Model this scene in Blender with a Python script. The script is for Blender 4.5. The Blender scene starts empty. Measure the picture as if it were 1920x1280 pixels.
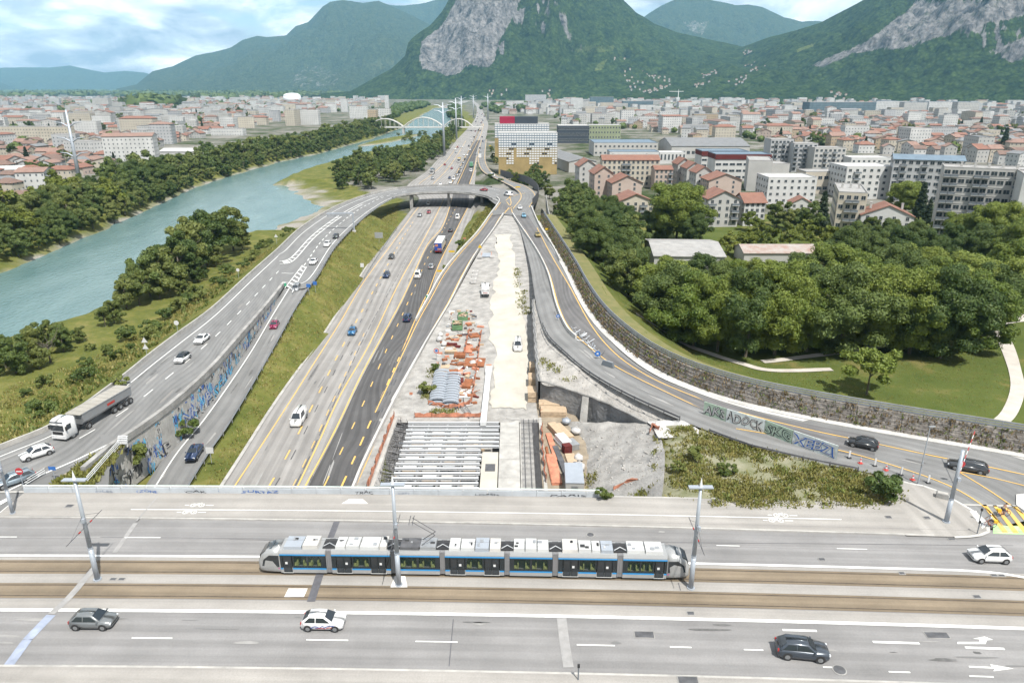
import bpy, bmesh, math, random
import numpy as np
from mathutils import Vector, Matrix
random.seed(7); np.random.seed(7)
sc = bpy.context.scene
C = sc.collection
R = math.radians
# ---------------------------------------------------------------- camera
F, HZ, CZ = 1340.0, 165.0, 54.0            # focal length (px of 1920), horizon row, camera height (m)
TH = math.atan((640 - HZ) / F)             # pitch below the horizon
cam = bpy.data.cameras.new('camera'); camo = bpy.data.objects.new('camera', cam); C.objects.link(camo)
cam.sensor_width = 36.0; cam.lens = 36.0 * F / 1920.0
cam.clip_start = 1.0; cam.clip_end = 60000.0
camo.location = (0, 0, CZ); camo.rotation_euler = (math.pi / 2 - TH, 0, 0)
sc.camera = camo
# ---------------------------------------------------------------- sky, sun, exposure
SUN_EL, SUN_AZ = R(60), R(152)             # azimuth clockwise from +Y (the sun stands behind the camera, to the right)
w = bpy.data.worlds.new('World'); sc.world = w; w.use_nodes = True
nt = w.node_tree; nt.nodes.clear(); N = nt.nodes.new; LK = nt.links.new
wo = N('ShaderNodeOutputWorld'); bs = N('ShaderNodeBackground'); bc = N('ShaderNodeBackground'); mx = N('ShaderNodeMixShader')
sky = N('ShaderNodeTexSky'); sky.sky_type = 'NISHITA'; sky.sun_disc = False
sky.sun_elevation = SUN_EL; sky.sun_rotation = SUN_AZ; sky.air_density = 1.0; sky.dust_density = 0.6
LK(sky.outputs[0], bs.inputs[0]); bs.inputs[1].default_value = 0.085
tc = N('ShaderNodeTexCoord'); sp = N('ShaderNodeSeparateXYZ'); LK(tc.outputs['Generated'], sp.inputs[0])
az = N('ShaderNodeMath'); az.operation = 'ADD'; LK(sp.outputs[2], az.inputs[0]); az.inputs[1].default_value = 0.38
dx = N('ShaderNodeMath'); dx.operation = 'DIVIDE'; LK(sp.outputs[0], dx.inputs[0]); LK(az.outputs[0], dx.inputs[1])
dy = N('ShaderNodeMath'); dy.operation = 'DIVIDE'; LK(sp.outputs[1], dy.inputs[0]); LK(az.outputs[0], dy.inputs[1])
cb = N('ShaderNodeCombineXYZ'); LK(dx.outputs[0], cb.inputs[0]); LK(dy.outputs[0], cb.inputs[1])
n1 = N('ShaderNodeTexNoise'); n1.inputs['Scale'].default_value = 2.3; n1.inputs['Detail'].default_value = 6; n1.inputs['Roughness'].default_value = 0.56
n1.inputs['Distortion'].default_value = 0.35
LK(cb.outputs[0], n1.inputs['Vector'])
cr = N('ShaderNodeValToRGB'); cr.color_ramp.elements[0].position = 0.385; cr.color_ramp.elements[1].position = 0.47
LK(n1.outputs['Fac'], cr.inputs[0])
of = N('ShaderNodeVectorMath'); of.operation = 'ADD'; LK(cb.outputs[0], of.inputs[0]); of.inputs[1].default_value = (0.06, -0.16, 3.1)
n2 = N('ShaderNodeTexNoise'); n2.inputs['Scale'].default_value = 4.4; n2.inputs['Detail'].default_value = 6; n2.inputs['Roughness'].default_value = 0.55
n2.inputs['Distortion'].default_value = 0.3
LK(of.outputs[0], n2.inputs['Vector'])
c2 = N('ShaderNodeValToRGB'); e = c2.color_ramp.elements
e[0].position = 0.36; e[0].color = (0.42, 0.47, 0.55, 1); e[1].position = 0.62; e[1].color = (1.75, 1.75, 1.74, 1)
em = c2.color_ramp.elements.new(0.46); em.color = (0.80, 0.83, 0.88, 1)
LK(n2.outputs['Fac'], c2.inputs[0]); LK(c2.outputs[0], bc.inputs[0]); bc.inputs[1].default_value = 0.62
LK(cr.outputs[0], mx.inputs[0]); LK(bs.outputs[0], mx.inputs[1]); LK(bc.outputs[0], mx.inputs[2]); LK(mx.outputs[0], wo.inputs[0])
sun = bpy.data.lights.new('sun', 'SUN'); sun.energy = 5.0; sun.angle = R(0.53); sun.color = (1.0, 0.965, 0.90)
suno = bpy.data.objects.new('sun', sun); C.objects.link(suno)
sdir = Vector((math.sin(SUN_AZ) * math.cos(SUN_EL), math.cos(SUN_AZ) * math.cos(SUN_EL), math.sin(SUN_EL)))
suno.rotation_euler = sdir.to_track_quat('Z', 'Y').to_euler(); suno.location = (60, -120, 300)
vs = sc.view_settings; vs.view_transform = 'Standard'; vs.look = 'None'; vs.exposure = 0.66; vs.gamma = 1.0; vs.use_curve_mapping = False
cy = sc.cycles; cy.use_denoising = True; cy.max_bounces = 5; cy.diffuse_bounces = 3; cy.glossy_bounces = 2
cy.transmission_bounces = 3; cy.transparent_max_bounces = 6; cy.volume_bounces = 1; cy.caustics_reflective = False; cy.caustics_refractive = False
cy.sample_clamp_indirect = 6.0
try: cy.denoiser = 'OPENIMAGEDENOISE'
except Exception: pass
w.cycles.sampling_method = 'MANUAL'; w.cycles.sample_map_resolution = 512
cy.use_adaptive_sampling = True; cy.adaptive_threshold = 0.02
# ---------------------------------------------------------------- survey helpers
CT, ST = math.cos(TH), math.sin(TH)
def P(px, py, z=0.0):
	"""survey: the point at height z seen at this place of the photograph"""
	u = (px - 960) / F; v = (640 - py) / F
	t = (z - CZ) / (-ST + v * CT)
	return Vector((u * t, (CT + v * ST) * t, z))
def ZAT(py, Y, px=960):
	"""height of a point at forward distance Y seen at row py"""
	v = (640 - py) / F
	return CZ + Y * (-ST + v * CT) / (CT + v * ST)
def XAT(px, Y, z=0.0):
	return (px - 960) / F * (Y * CT - (z - CZ) * ST)
def PD(px, py, Y):
	z = ZAT(py, Y); return Vector((XAT(px, Y, z), Y, z))
# ---------------------------------------------------------------- numpy noise
_perm = np.random.RandomState(3).permutation(512)
def _hash(ix, iy):
	return _perm[(_perm[ix & 511] + iy) & 511] / 511.0
def vnoise(x, y):
	ix = np.floor(x).astype(int); iy = np.floor(y).astype(int); fx = x - ix; fy = y - iy
	fx = fx * fx * (3 - 2 * fx); fy = fy * fy * (3 - 2 * fy)
	a = _hash(ix, iy); b = _hash(ix + 1, iy); c = _hash(ix, iy + 1); d = _hash(ix + 1, iy + 1)
	return (a + (b - a) * fx) * (1 - fy) + (c + (d - c) * fx) * fy
def fbm(x, y, o=5, g=0.5):
	s = 0; a = 1; t = 0
	for i in range(o):
		s = s + a * (vnoise(x + 17.3 * i, y - 9.1 * i) * 2 - 1); t += a; a *= g; x = x * 2.03; y = y * 2.03
	return s / t
def ridged(x, y, o=5, g=0.5):
	s = 0; a = 1; t = 0
	for i in range(o):
		s = s + a * (1 - np.abs(vnoise(x + 31.7 * i, y + 4.9 * i) * 2 - 1)); t += a; a *= g; x = x * 2.07; y = y * 2.07
	return s / t
# ---------------------------------------------------------------- materials
M = {}
def srgb(r, g, b):
	f = lambda c: ((c / 255) / 12.92) if c / 255 <= 0.04045 else (((c / 255) + 0.055) / 1.055) ** 2.4
	return (f(r), f(g), f(b), 1)
def mat(name, col, rough=0.7, metal=0.0, var=0.0, scale=1.0, bump=0.0, bscale=None, spec=0.5, coord='Object', col2=None, detail=5, stretch=None, coat=0.0):
	"""procedural surface: base colour broken up by noise, optional second colour and fine relief"""
	m = bpy.data.materials.new(name); m.use_nodes = True; nt = m.node_tree; b = nt.nodes['Principled BSDF']
	if len(col) == 3: col = (*col, 1)
	b.inputs['Base Color'].default_value = col; b.inputs['Roughness'].default_value = rough
	b.inputs['Metallic'].default_value = metal; b.inputs['Specular IOR Level'].default_value = spec
	if coat: b.inputs['Coat Weight'].default_value = coat; b.inputs['Coat Roughness'].default_value = 0.05
	if var or bump or col2:
		tc = nt.nodes.new('ShaderNodeTexCoord'); mp = nt.nodes.new('ShaderNodeMapping')
		nt.links.new(tc.outputs[coord], mp.inputs[0])
		if stretch: mp.inputs['Scale'].default_value = stretch
		n = nt.nodes.new('ShaderNodeTexNoise'); n.inputs['Scale'].default_value = scale; n.inputs['Detail'].default_value = detail
		n.inputs['Roughness'].default_value = 0.62
		nt.links.new(mp.outputs[0], n.inputs['Vector'])
		if var or col2:
			r = nt.nodes.new('ShaderNodeValToRGB'); r.color_ramp.elements[0].position = 0.32; r.color_ramp.elements[1].position = 0.68
			a = col2 if col2 else tuple(max(0, c * (1 - var)) for c in col[:3])
			d = col if col2 else tuple(c * (1 + var) for c in col[:3])
			r.color_ramp.elements[0].color = (*a[:3], 1); r.color_ramp.elements[1].color = (*d[:3], 1)
			nt.links.new(n.outputs['Fac'], r.inputs[0]); nt.links.new(r.outputs[0], b.inputs['Base Color'])
		if bump:
			n3 = n
			if bscale:
				n3 = nt.nodes.new('ShaderNodeTexNoise'); n3.inputs['Scale'].default_value = bscale; n3.inputs['Detail'].default_value = 4
				nt.links.new(mp.outputs[0], n3.inputs['Vector'])
			bp = nt.nodes.new('ShaderNodeBump'); bp.inputs['Strength'].default_value = bump; bp.inputs['Distance'].default_value = 0.3
			nt.links.new(n3.outputs['Fac'], bp.inputs['Height']); nt.links.new(bp.outputs[0], b.inputs['Normal'])
	M[name] = m; return m
def asphalt(name, col, tracks=0.12, patch=0.18):
	"""worn road surface: UV in metres (u across, v along): stains drawn out along the lanes, wheel tracks, fine grain"""
	m = bpy.data.materials.new(name); m.use_nodes = True; nt = m.node_tree; b = nt.nodes['Principled BSDF']; L = nt.links.new
	uv = nt.nodes.new('ShaderNodeUVMap'); uv.uv_map = 'UVMap'
	def noise(sx, sy, sc_, det):
		mp = nt.nodes.new('ShaderNodeMapping'); mp.inputs['Scale'].default_value = (sx, sy, 1); L(uv.outputs[0], mp.inputs[0])
		n = nt.nodes.new('ShaderNodeTexNoise'); n.inputs['Scale'].default_value = sc_; n.inputs['Detail'].default_value = det; n.inputs['Roughness'].default_value = 0.65
		L(mp.outputs[0], n.inputs['Vector']); return n
	a = noise(1.0, 0.03, 1.0, 5); c = noise(0.12, 0.10, 1.0, 6); g = noise(1, 1, 6.0, 3)
	wv = nt.nodes.new('ShaderNodeTexWave'); wv.wave_type = 'BANDS'; wv.bands_direction = 'X'; wv.inputs['Scale'].default_value = 0.172
	wv.inputs['Distortion'].default_value = 1.2; wv.inputs['Detail'].default_value = 1; wv.inputs['Detail Scale'].default_value = 0.15
	L(uv.outputs[0], wv.inputs['Vector'])
	def mixf(f, lo, hi):
		mr = nt.nodes.new('ShaderNodeMapRange'); mr.inputs[1].default_value = 0.3; mr.inputs[2].default_value = 0.7
		mr.inputs[3].default_value = lo; mr.inputs[4].default_value = hi; L(f, mr.inputs[0]); return mr.outputs[0]
	def mul(p, q):
		k = nt.nodes.new('ShaderNodeMath'); k.operation = 'MULTIPLY'; L(p, k.inputs[0]); L(q, k.inputs[1]); return k.outputs[0]
	f = mul(mul(mixf(a.outputs['Fac'], 1 - tracks, 1 + tracks), mixf(c.outputs['Fac'], 1 - patch, 1 + patch)),
			mul(mixf(g.outputs['Fac'], 0.92, 1.08), mixf(wv.outputs['Fac'], 1 - tracks * .7, 1 + tracks * .4)))
	rgb = nt.nodes.new('ShaderNodeVectorMath'); rgb.operation = 'SCALE'; rgb.inputs[0].default_value = col[:3]; L(f, rgb.inputs['Scale'])
	L(rgb.outputs[0], b.inputs['Base Color']); b.inputs['Roughness'].default_value = 0.85; b.inputs['Specular IOR Level'].default_value = 0.3
	bp = nt.nodes.new('ShaderNodeBump'); bp.inputs['Strength'].default_value = 0.25; bp.inputs['Distance'].default_value = 0.02
	L(g.outputs['Fac'], bp.inputs['Height']); L(bp.outputs[0], b.inputs['Normal'])
	M[name] = m; return m
# ---------------------------------------------------------------- mesh builder
class MB:
	def __init__(s): s.v = []; s.f = []; s.m = []; s.uv = {}
	def quad(s, a, b, c, d, mi=0):
		n = len(s.v); s.v += [tuple(a), tuple(b), tuple(c), tuple(d)]; s.f.append((n, n + 1, n + 2, n + 3)); s.m.append(mi)
	def poly(s, pts, mi=0):
		n = len(s.v); s.v += [tuple(p) for p in pts]; s.f.append(tuple(range(n, n + len(pts)))); s.m.append(mi)
	def box(s, c, d, rz=0.0, mi=0, taper=1.0, bot=True):
		x, y, z = c; a, b, h = d[0] / 2, d[1] / 2, d[2] / 2; ca, sa = math.cos(rz), math.sin(rz); n = len(s.v)
		for k, t in ((-1, 1.0), (1, taper)):
			for i, j in ((-1, -1), (1, -1), (1, 1), (-1, 1)):
				p, q = i * a * t, j * b * t
				s.v.append((x + p * ca - q * sa, y + p * sa + q * ca, z + k * h))
		fs = [(4, 5, 6, 7), (0, 1, 5, 4), (1, 2, 6, 5), (2, 3, 7, 6), (3, 0, 4, 7)] + ([(3, 2, 1, 0)] if bot else [])
		for q in fs: s.f.append(tuple(n + i for i in q)); s.m.append(mi)
		return s
	def tube(s, pts, r, seg=6, mi=0, cap=True):
		pts = [Vector(p) for p in pts]; rs = r if isinstance(r, (list, tuple)) else [r] * len(pts); n0 = len(s.v)
		for i, p in enumerate(pts):
			d = (pts[min(i + 1, len(pts) - 1)] - pts[max(i - 1, 0)]).normalized()
			a = d.cross(Vector((0, 0, 1)));
			if a.length < 1e-3: a = Vector((1, 0, 0))
			a.normalize(); b = a.cross(d)
			for k in range(seg):
				t = 2 * math.pi * k / seg; s.v.append(tuple(p + (a * math.cos(t) + b * math.sin(t)) * rs[i]))
		for i in range(len(pts) - 1):
			for k in range(seg):
				A = n0 + i * seg + k; B = n0 + i * seg + (k + 1) % seg
				s.f.append((A, B, B + seg, A + seg)); s.m.append(mi)
		if cap:
			s.f.append(tuple(n0 + k for k in range(seg))[::-1]); s.m.append(mi)
			e = n0 + (len(pts) - 1) * seg; s.f.append(tuple(e + k for k in range(seg))); s.m.append(mi)
		return s
	def cyl(s, c, r, h, seg=12, mi=0, r2=None, axis='z'):
		c = Vector(c); ax = {'z': Vector((0, 0, 1)), 'y': Vector((0, 1, 0)), 'x': Vector((1, 0, 0))}[axis]
		return s.tube([c - ax * h / 2, c + ax * h / 2], [r, r if r2 is None else r2], seg, mi)
	def prism(s, prof, x0, x1, mi=0):
		"""profile (y,z) extruded along x"""
		n = len(s.v); k = len(prof)
		s.v += [(x0, y, z) for y, z in prof] + [(x1, y, z) for y, z in prof]
		for i in range(k):
			j = (i + 1) % k; s.f.append((n + i, n + j, n + k + j, n + k + i)); s.m.append(mi)
		s.f.append(tuple(range(n, n + k))[::-1]); s.m.append(mi); s.f.append(tuple(range(n + k, n + 2 * k))); s.m.append(mi)
		return s
	def mesh(s, name, mats, smooth=False):
		me = bpy.data.meshes.new(name); me.from_pydata(s.v, [], s.f)
		for m in (mats if isinstance(mats, (list, tuple)) else [mats]): me.materials.append(M[m] if isinstance(m, str) else m)
		if any(s.m): me.polygons.foreach_set('material_index', s.m)
		if smooth: me.polygons.foreach_set('use_smooth', [True] * len(s.f))
		me.update(); return me
	def build(s, name, mats, parent=None, smooth=False):
		return link(name, s.mesh(name, mats, smooth), parent)
def link(name, me, parent=None):
	o = bpy.data.objects.new(name, me); C.objects.link(o)
	if parent is not None: o.parent = parent
	return o
def tag(o, label=None, cat=None, group=None, kind=None):
	if label: o['label'] = label
	if cat: o['category'] = cat
	if group: o['group'] = group
	if kind: o['kind'] = kind
	return o
def struct(o): o['kind'] = 'structure'; return o
def thing(name, label, cat, loc=(0, 0, 0), rz=0.0, group=None):
	o = bpy.data.objects.new(name, None); C.objects.link(o); o.location = loc; o.rotation_euler = (0, 0, rz); o.empty_display_size = 0.5
	return tag(o, label, cat, group)
def copy_tree(o, parent=None):
	c = o.copy(); C.objects.link(c); c.parent = parent
	for ch in o.children: copy_tree(ch, c)
	return c
def spline(pts, n):
	"""n samples of a centripetal-like Catmull-Rom through pts"""
	pts = [Vector(p) for p in pts]
	if len(pts) == 2: return [pts[0].lerp(pts[1], i / (n - 1)) for i in range(n)]
	out = []
	for i in range(n):
		t = i / (n - 1) * (len(pts) - 1); k = min(int(t), len(pts) - 2); f = t - k
		a = pts[k - 1] if k > 0 else pts[0] * 2 - pts[1]; b = pts[k]; c = pts[k + 1]
		d = pts[k + 2] if k + 2 < len(pts) else pts[-1] * 2 - pts[-2]
		out.append(0.5 * ((2 * b) + (c - a) * f + (2 * a - 5 * b + 4 * c - d) * f * f + (3 * b - a - 3 * c + d) * f ** 3))
	return out
def resample(pts, step):
	pts = [Vector(p) for p in pts]; L = [0.0]
	for a, b in zip(pts, pts[1:]): L.append(L[-1] + (b - a).length)
	n = max(2, int(L[-1] / step) + 1); out = []; k = 0
	for i in range(n):
		s = L[-1] * i / (n - 1)
		while k < len(L) - 2 and L[k + 1] < s: k += 1
		out.append(pts[k].lerp(pts[k + 1], (s - L[k]) / max(1e-6, L[k + 1] - L[k])))
	return out
def grid_mesh(name, rows, mats, uvscale=True, smooth=True, uvs=None):
	"""rows: equal-length lists of points -> one sheet; UV in metres"""
	nr, nc = len(rows), len(rows[0]); v = [tuple(p) for r in rows for p in r]
	f = [(i * nc + j, i * nc + j + 1, (i + 1) * nc + j + 1, (i + 1) * nc + j) for i in range(nr - 1) for j in range(nc - 1)]
	me = bpy.data.meshes.new(name); me.from_pydata(v, [], f)
	for m in (mats if isinstance(mats, (list, tuple)) else [mats]): me.materials.append(M[m])
	uvl = me.uv_layers.new(name='UVMap'); V = []; acc = 0.0
	for i in range(nr):
		if i: acc += (Vector(rows[i][nc // 2]) - Vector(rows[i - 1][nc // 2])).length
		w_ = 0.0; r = []
		for j in range(nc):
			if j: w_ += (Vector(rows[i][j]) - Vector(rows[i][j - 1])).length
			r.append((w_, acc))
		V.append(r)
	co = []
	for (a, b, c, d) in f:
		for k in (a, b, c, d): co += V[k // nc][k % nc]
	uvl.data.foreach_set('uv', co)
	if smooth: me.polygons.foreach_set('use_smooth', [True] * len(f))
	me.update(); return me
def ribbon_rows(Lp, Rp, n, nc=2, lift=0.0):
	A = spline(Lp, n); B = spline(Rp, n); up = Vector((0, 0, lift))
	return [[a.lerp(b, j / (nc - 1)) + up for j in range(nc)] for a, b in zip(A, B)]
def strip(path, width, lift=0.0, dash=None, step=1.5):
	"""painted line along a path; dash=(on, off) in metres. returns MB"""
	mb = MB(); pts = resample(path, step if not dash else 0.5); up = Vector((0, 0, lift)); acc = 0.0; W = width if callable(width) else (lambda p: width)
	for a, b in zip(pts, pts[1:]):
		seg = (b - a).length
		on = True
		if dash: on = (acc % (dash[0] + dash[1])) < dash[0]
		acc += seg
		if not on or seg < 1e-5: continue
		n = Vector((-(b - a).y, (b - a).x, 0)).normalized()
		mb.quad(a - n * W(a) / 2 + up, b - n * W(b) / 2 + up, b + n * W(b) / 2 + up, a + n * W(a) / 2 + up)
	return mb
def wall_mesh(path_bot, path_top, thick, mi=0, side=1):
	"""upright wall between two matched polylines (front face at the polylines, body behind)"""
	mb = MB()
	for i in range(len(path_bot) - 1):
		a, b, c, d = path_bot[i], path_bot[i + 1], path_top[i + 1], path_top[i]
		n = Vector((-(b - a).y, (b - a).x, 0)).normalized() * thick * side
		mb.quad(a, b, c, d, mi); mb.quad(d, c, c + n, d + n, mi); mb.quad(a + n, d + n, c + n, b + n, mi)
	return mb
# ---------------------------------------------------------------- setting: materials
asphalt('asphalt_bridge', (0.188, 0.184, 0.182), 0.11, 0.17)
asphalt('asphalt_ramp', (0.158, 0.158, 0.156), 0.13, 0.2)
asphalt('asphalt_motorway', (0.215, 0.206, 0.196), 0.17, 0.16)
asphalt('asphalt_dark', (0.075, 0.073, 0.073), 0.22, 0.22)
asphalt('asphalt_exit', (0.115, 0.112, 0.112), 0.16, 0.2)
asphalt('track_bed', (0.172, 0.138, 0.098), 0.2, 0.22)
asphalt('pavement', (0.258, 0.245, 0.228), 0.09, 0.17)
mat('white_paint', (0.62, 0.62, 0.60), 0.6, var=0.12, scale=1.5)
mat('yellow_paint', (0.62, 0.37, 0.07), 0.6, var=0.22, scale=0.6, col2=(0.50, 0.33, 0.12))
mat('dark_paint', (0.055, 0.055, 0.06), 0.8, var=0.3, scale=0.8)
mat('green_paint', (0.32, 0.50, 0.24), 0.7, var=0.2, scale=1.0)
mat('concrete', (0.33, 0.32, 0.30), 0.85, var=0.22, scale=0.5, bump=0.2, bscale=4.0)
mat('concrete_dirty', (0.24, 0.235, 0.225), 0.9, var=0.35, scale=0.35, bump=0.2, bscale=3.0)
mat('concrete_pale', (0.42, 0.41, 0.39), 0.8, var=0.15, scale=0.4, bump=0.1, bscale=4.0)
mat('shotcrete', (0.165, 0.165, 0.165), 0.9, var=0.3, scale=0.25, bump=0.9, bscale=1.1)
mat('scrub_soil', (0.25, 0.235, 0.17), 0.95, var=0.2, scale=0.4, col2=(.10, .11, .045), bump=0.4, bscale=3, detail=8)
mat('lawn', (.10, .11, .03), .95, var=.35, scale=.5, col2=(.16, .14, .055))
mat('gravel', (0.265, 0.255, 0.24), 0.95, var=0.3, scale=0.45, bump=0.5, bscale=3.5, detail=9)
mat('sand', (0.385, 0.362, 0.315), 0.95, var=0.13, scale=0.22, bump=0.2, bscale=2.5, detail=8)
mat('rubble', (0.30, 0.285, 0.265), 0.95, var=0.28, scale=0.5, bump=0.9, bscale=2.2, detail=8)
mat('lime', (0.42, 0.41, 0.40), 0.95, var=0.15, scale=0.5, bump=0.5, bscale=2.0)
mat('steel', (0.36, 0.37, 0.38), 0.45, 0.6, var=0.15, scale=1.2)
mat('galvanised', (0.34, 0.37, 0.41), 0.5, 0.35, var=0.08, scale=0.6)
mat('steel_dark', (0.10, 0.10, 0.105), 0.6, 0.4, var=0.3, scale=1.0)
mat('rail_steel', (0.11, 0.085, 0.065), 0.5, 0.5, var=0.3, scale=1.0)
mat('white_metal', (0.56, 0.57, 0.57), 0.45, 0.0, var=0.08, scale=0.7)
mat('black', (0.02, 0.02, 0.021), 0.6, var=0.2, scale=2)
mat('rust', (0.21, 0.075, 0.03), 0.9, var=0.35, scale=1.5)
mat('orange_net', (0.40, 0.165, 0.10), 0.8, var=0.3, scale=1.3)
mat('timber', (0.37, 0.28, 0.19), 0.85, var=0.25, scale=1.5, stretch=(1, 6, 1))
mat('soil', (0.23, 0.19, 0.14), 0.95, var=0.25, scale=0.5, bump=0.4, bscale=3)
def ground_material():
	m = bpy.data.materials.new('ground'); m.use_nodes = True; nt = m.node_tree; b = nt.nodes['Principled BSDF']; L = nt.links.new
	tc = nt.nodes.new('ShaderNodeTexCoord'); at = nt.nodes.new('ShaderNodeVertexColor'); at.layer_name = 'zone'
	sp = nt.nodes.new('ShaderNodeSeparateColor'); L(at.outputs[0], sp.inputs[0])
	def noise(s, d, ro=0.62):
		n = nt.nodes.new('ShaderNodeTexNoise'); n.inputs['Scale'].default_value = s; n.inputs['Detail'].default_value = d; n.inputs['Roughness'].default_value = ro
		L(tc.outputs['Object'], n.inputs['Vector']); return n
	def ramp(n, cols):
		r = nt.nodes.new('ShaderNodeValToRGB'); e = r.color_ramp.elements
		for i, (p, c) in enumerate(cols):
			q = e[i] if i < 2 else e.new(p)
			q.position = p; q.color = (*c, 1)
		L(n.outputs['Fac'], r.inputs[0]); return r
	g = ramp(noise(0.16, 6, 0.7), [(0.30, (0.056, 0.074, 0.017)), (0.72, (0.19, 0.163, 0.062)), (0.52, (0.108, 0.116, 0.030))])
	p = ramp(noise(0.09, 6, 0.7), [(0.30, (0.055, 0.078, 0.018)), (0.72, (0.17, 0.14, 0.055)), (0.55, (0.080, 0.098, 0.025))])
	c = ramp(noise(0.02, 5, 0.75), [(0.40, (0.035, 0.052, 0.018)), (0.62, (0.20, 0.19, 0.175)), (0.50, (0.11, 0.11, 0.085))])
	s = ramp(noise(1.5, 3, 0.7), [(0.30, (0.17, 0.155, 0.13)), (0.70, (0.32, 0.305, 0.28))])
	def mix(f, a, d):
		k = nt.nodes.new('ShaderNodeMix'); k.data_type = 'RGBA'; L(f, k.inputs[0]); L(a, k.inputs[6]); L(d, k.inputs[7]); return k.outputs[2]
	col = mix(sp.outputs[0], c.outputs[0], g.outputs[0]); col = mix(sp.outputs[1], col, p.outputs[0]); col = mix(sp.outputs[2], col, s.outputs[0])
	L(col, b.inputs['Base Color']); b.inputs['Roughness'].default_value = 0.95; b.inputs['Specular IOR Level'].default_value = 0.1
	bp = nt.nodes.new('ShaderNodeBump'); bp.inputs['Strength'].default_value = 0.8; bp.inputs['Distance'].default_value = 0.35
	L(noise(1.3, 4, 0.75).outputs['Fac'], bp.inputs['Height']); L(bp.outputs[0], b.inputs['Normal']); M['ground'] = m
ground_material()
# ---------------------------------------------------------------- alignments (surveyed edge lines)
def LP(l): return [P(*q) for q in l]
UP_L = LP([(-160,905,7),(0,842,7),(110,795,7),(217,720,6.9),(283,667,6.8),(333,629,6.8),(400,579,6.7),(467,517,6.6),(520,470,6.5)])
UP_R = LP([(20,925,7),(87,893,7),(159,862,7),(260,812,6.9),(333,757,6.8),(400,694,6.8),(440,648,6.7),(505,572,6.6),(532,537,6.5)])
MG_L = LP([(520,470,6.5),(530,460,6.5),(560,432,6.5),(600,405,6.5),(640,384,6.5),(690,366,6.6),(745,354,6.8),(800,349.5,7),(860,348,7),(905,349.5,6.9),(938,354,6.7)])
MG_R = LP([(532,537,6.5),(583,534,6.5),(630,462,6.5),(673,417,6.5),(707,390,6.5),(740,371.5,6.6),(775,364,6.8),(830,361.5,7),(875,363,7),(910,369,6.9),(934,379,6.7)])
LW_L = LP([(262,927,0.05),(313,850,.4),(367,787,1.3),(413,727,2.2),(460,660,3.3),(500,594,4.6),(533,541,6.45)])
LW_R = LP([(345,925,0.05),(393,847,.4),(430,794,1.3),(480,710,2.4),(520,640,3.6),(553,580,5),(583,534,6.45)])
EX_L = LP([(700,775,.03),(753,660,.03),(780,602,.35),(805,557,1.0),(829,514,2.4),(860,475,4.0),(895,437,5.4),(920,402,6.4),(936,379,6.65)])
EX_R = LP([(735,757,.03),(797,647,.03),(822,606,.35),(845,567,1.0),(870,517,2.4),(893,476,4.0),(925,432,5.4),(944,402,6.4),(964,388,6.65)])
RR_L = LP([(960,401,6.6),(975,430,6.6),(993,494,6.6),(1000,537,6.6),(1007,577,6.6),(1023,624,6.6),(1053,657,6.6),(1100,697,6.6),(1173,740,6.6),(1273,786,6.7),(1400,833,6.8),(1530,867,6.9),(1620,884,7),(1715,908,7),(1800,942,7),(1858,990,7)])
RR_R = LP([(994,387,6.6),(1006,415,6.6),(1040,475,6.6),(1060,512,6.6),(1083,560,6.6),(1110,603,6.6),(1150,645,6.6),(1205,687,6.6),(1280,724,6.7),(1380,757,6.8),(1500,784,6.9),(1620,807,7),(1740,828,7),(1860,848,7),(2000,874,7),(2200,915,7)])
SL_L = LP([(958,392,6.6),(974,369,6.6),(963,353,5.5),(929,335,3.5),(905,322,2),(896,305,.8),(896,285,.15),(902,262,.05)])
SL_R = LP([(997,388,6.6),(1007,366,6.6),(988,349,5.5),(955,338,3.5),(925,324,2),(912,305,.8),(911,285,.15),(913,262,.05)])
MW_L = LP([(405,925),(450,854),(519,747),(590,648),(622,600),(672,520),(722,454),(765,400),(785,371),(762,350),(800,321),(820,300),(839,285),(856,263),(874,244),(886,230),(893,215),(893,200),(885,190)])
MW_R = LP([(655,925),(686,854),(744,747),(797,648),(815,600),(836,520),(864,452),(888,400),(893,371),(890,348),(893,321),(896,300),(901,285),(910,263),(914,244),(915,230),(908,215),(901,200),(890,190)])
BANK_L = LP([(-900,930,-4),(-420,690,-4),(-200,600,-4),(0,512,-4),(200,428,-4),(300,383,-4),(370,350,-4),(450,325,-4),(520,305,-4),(600,288,-4),(700,260,-4),(735,247,-4),(760,238,-4),(778,225,-4),(795,214,-4),(815,203,-4)])
BANK_R = LP([(-500,930,-4),(-120,705,-4),(0,650,-4),(110,618,-4),(225,560,-4),(330,505,-4),(430,455,-4),(520,422,-4),(592,388,-4),(545,365,-4),(512,347,-4),(560,326,-4),(640,300,-4),(720,283,-4),(800,268,-4),(838,252,-4),(848,240,-4),(846,228,-4),(842,216,-4),(840,204,-4)])
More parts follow.
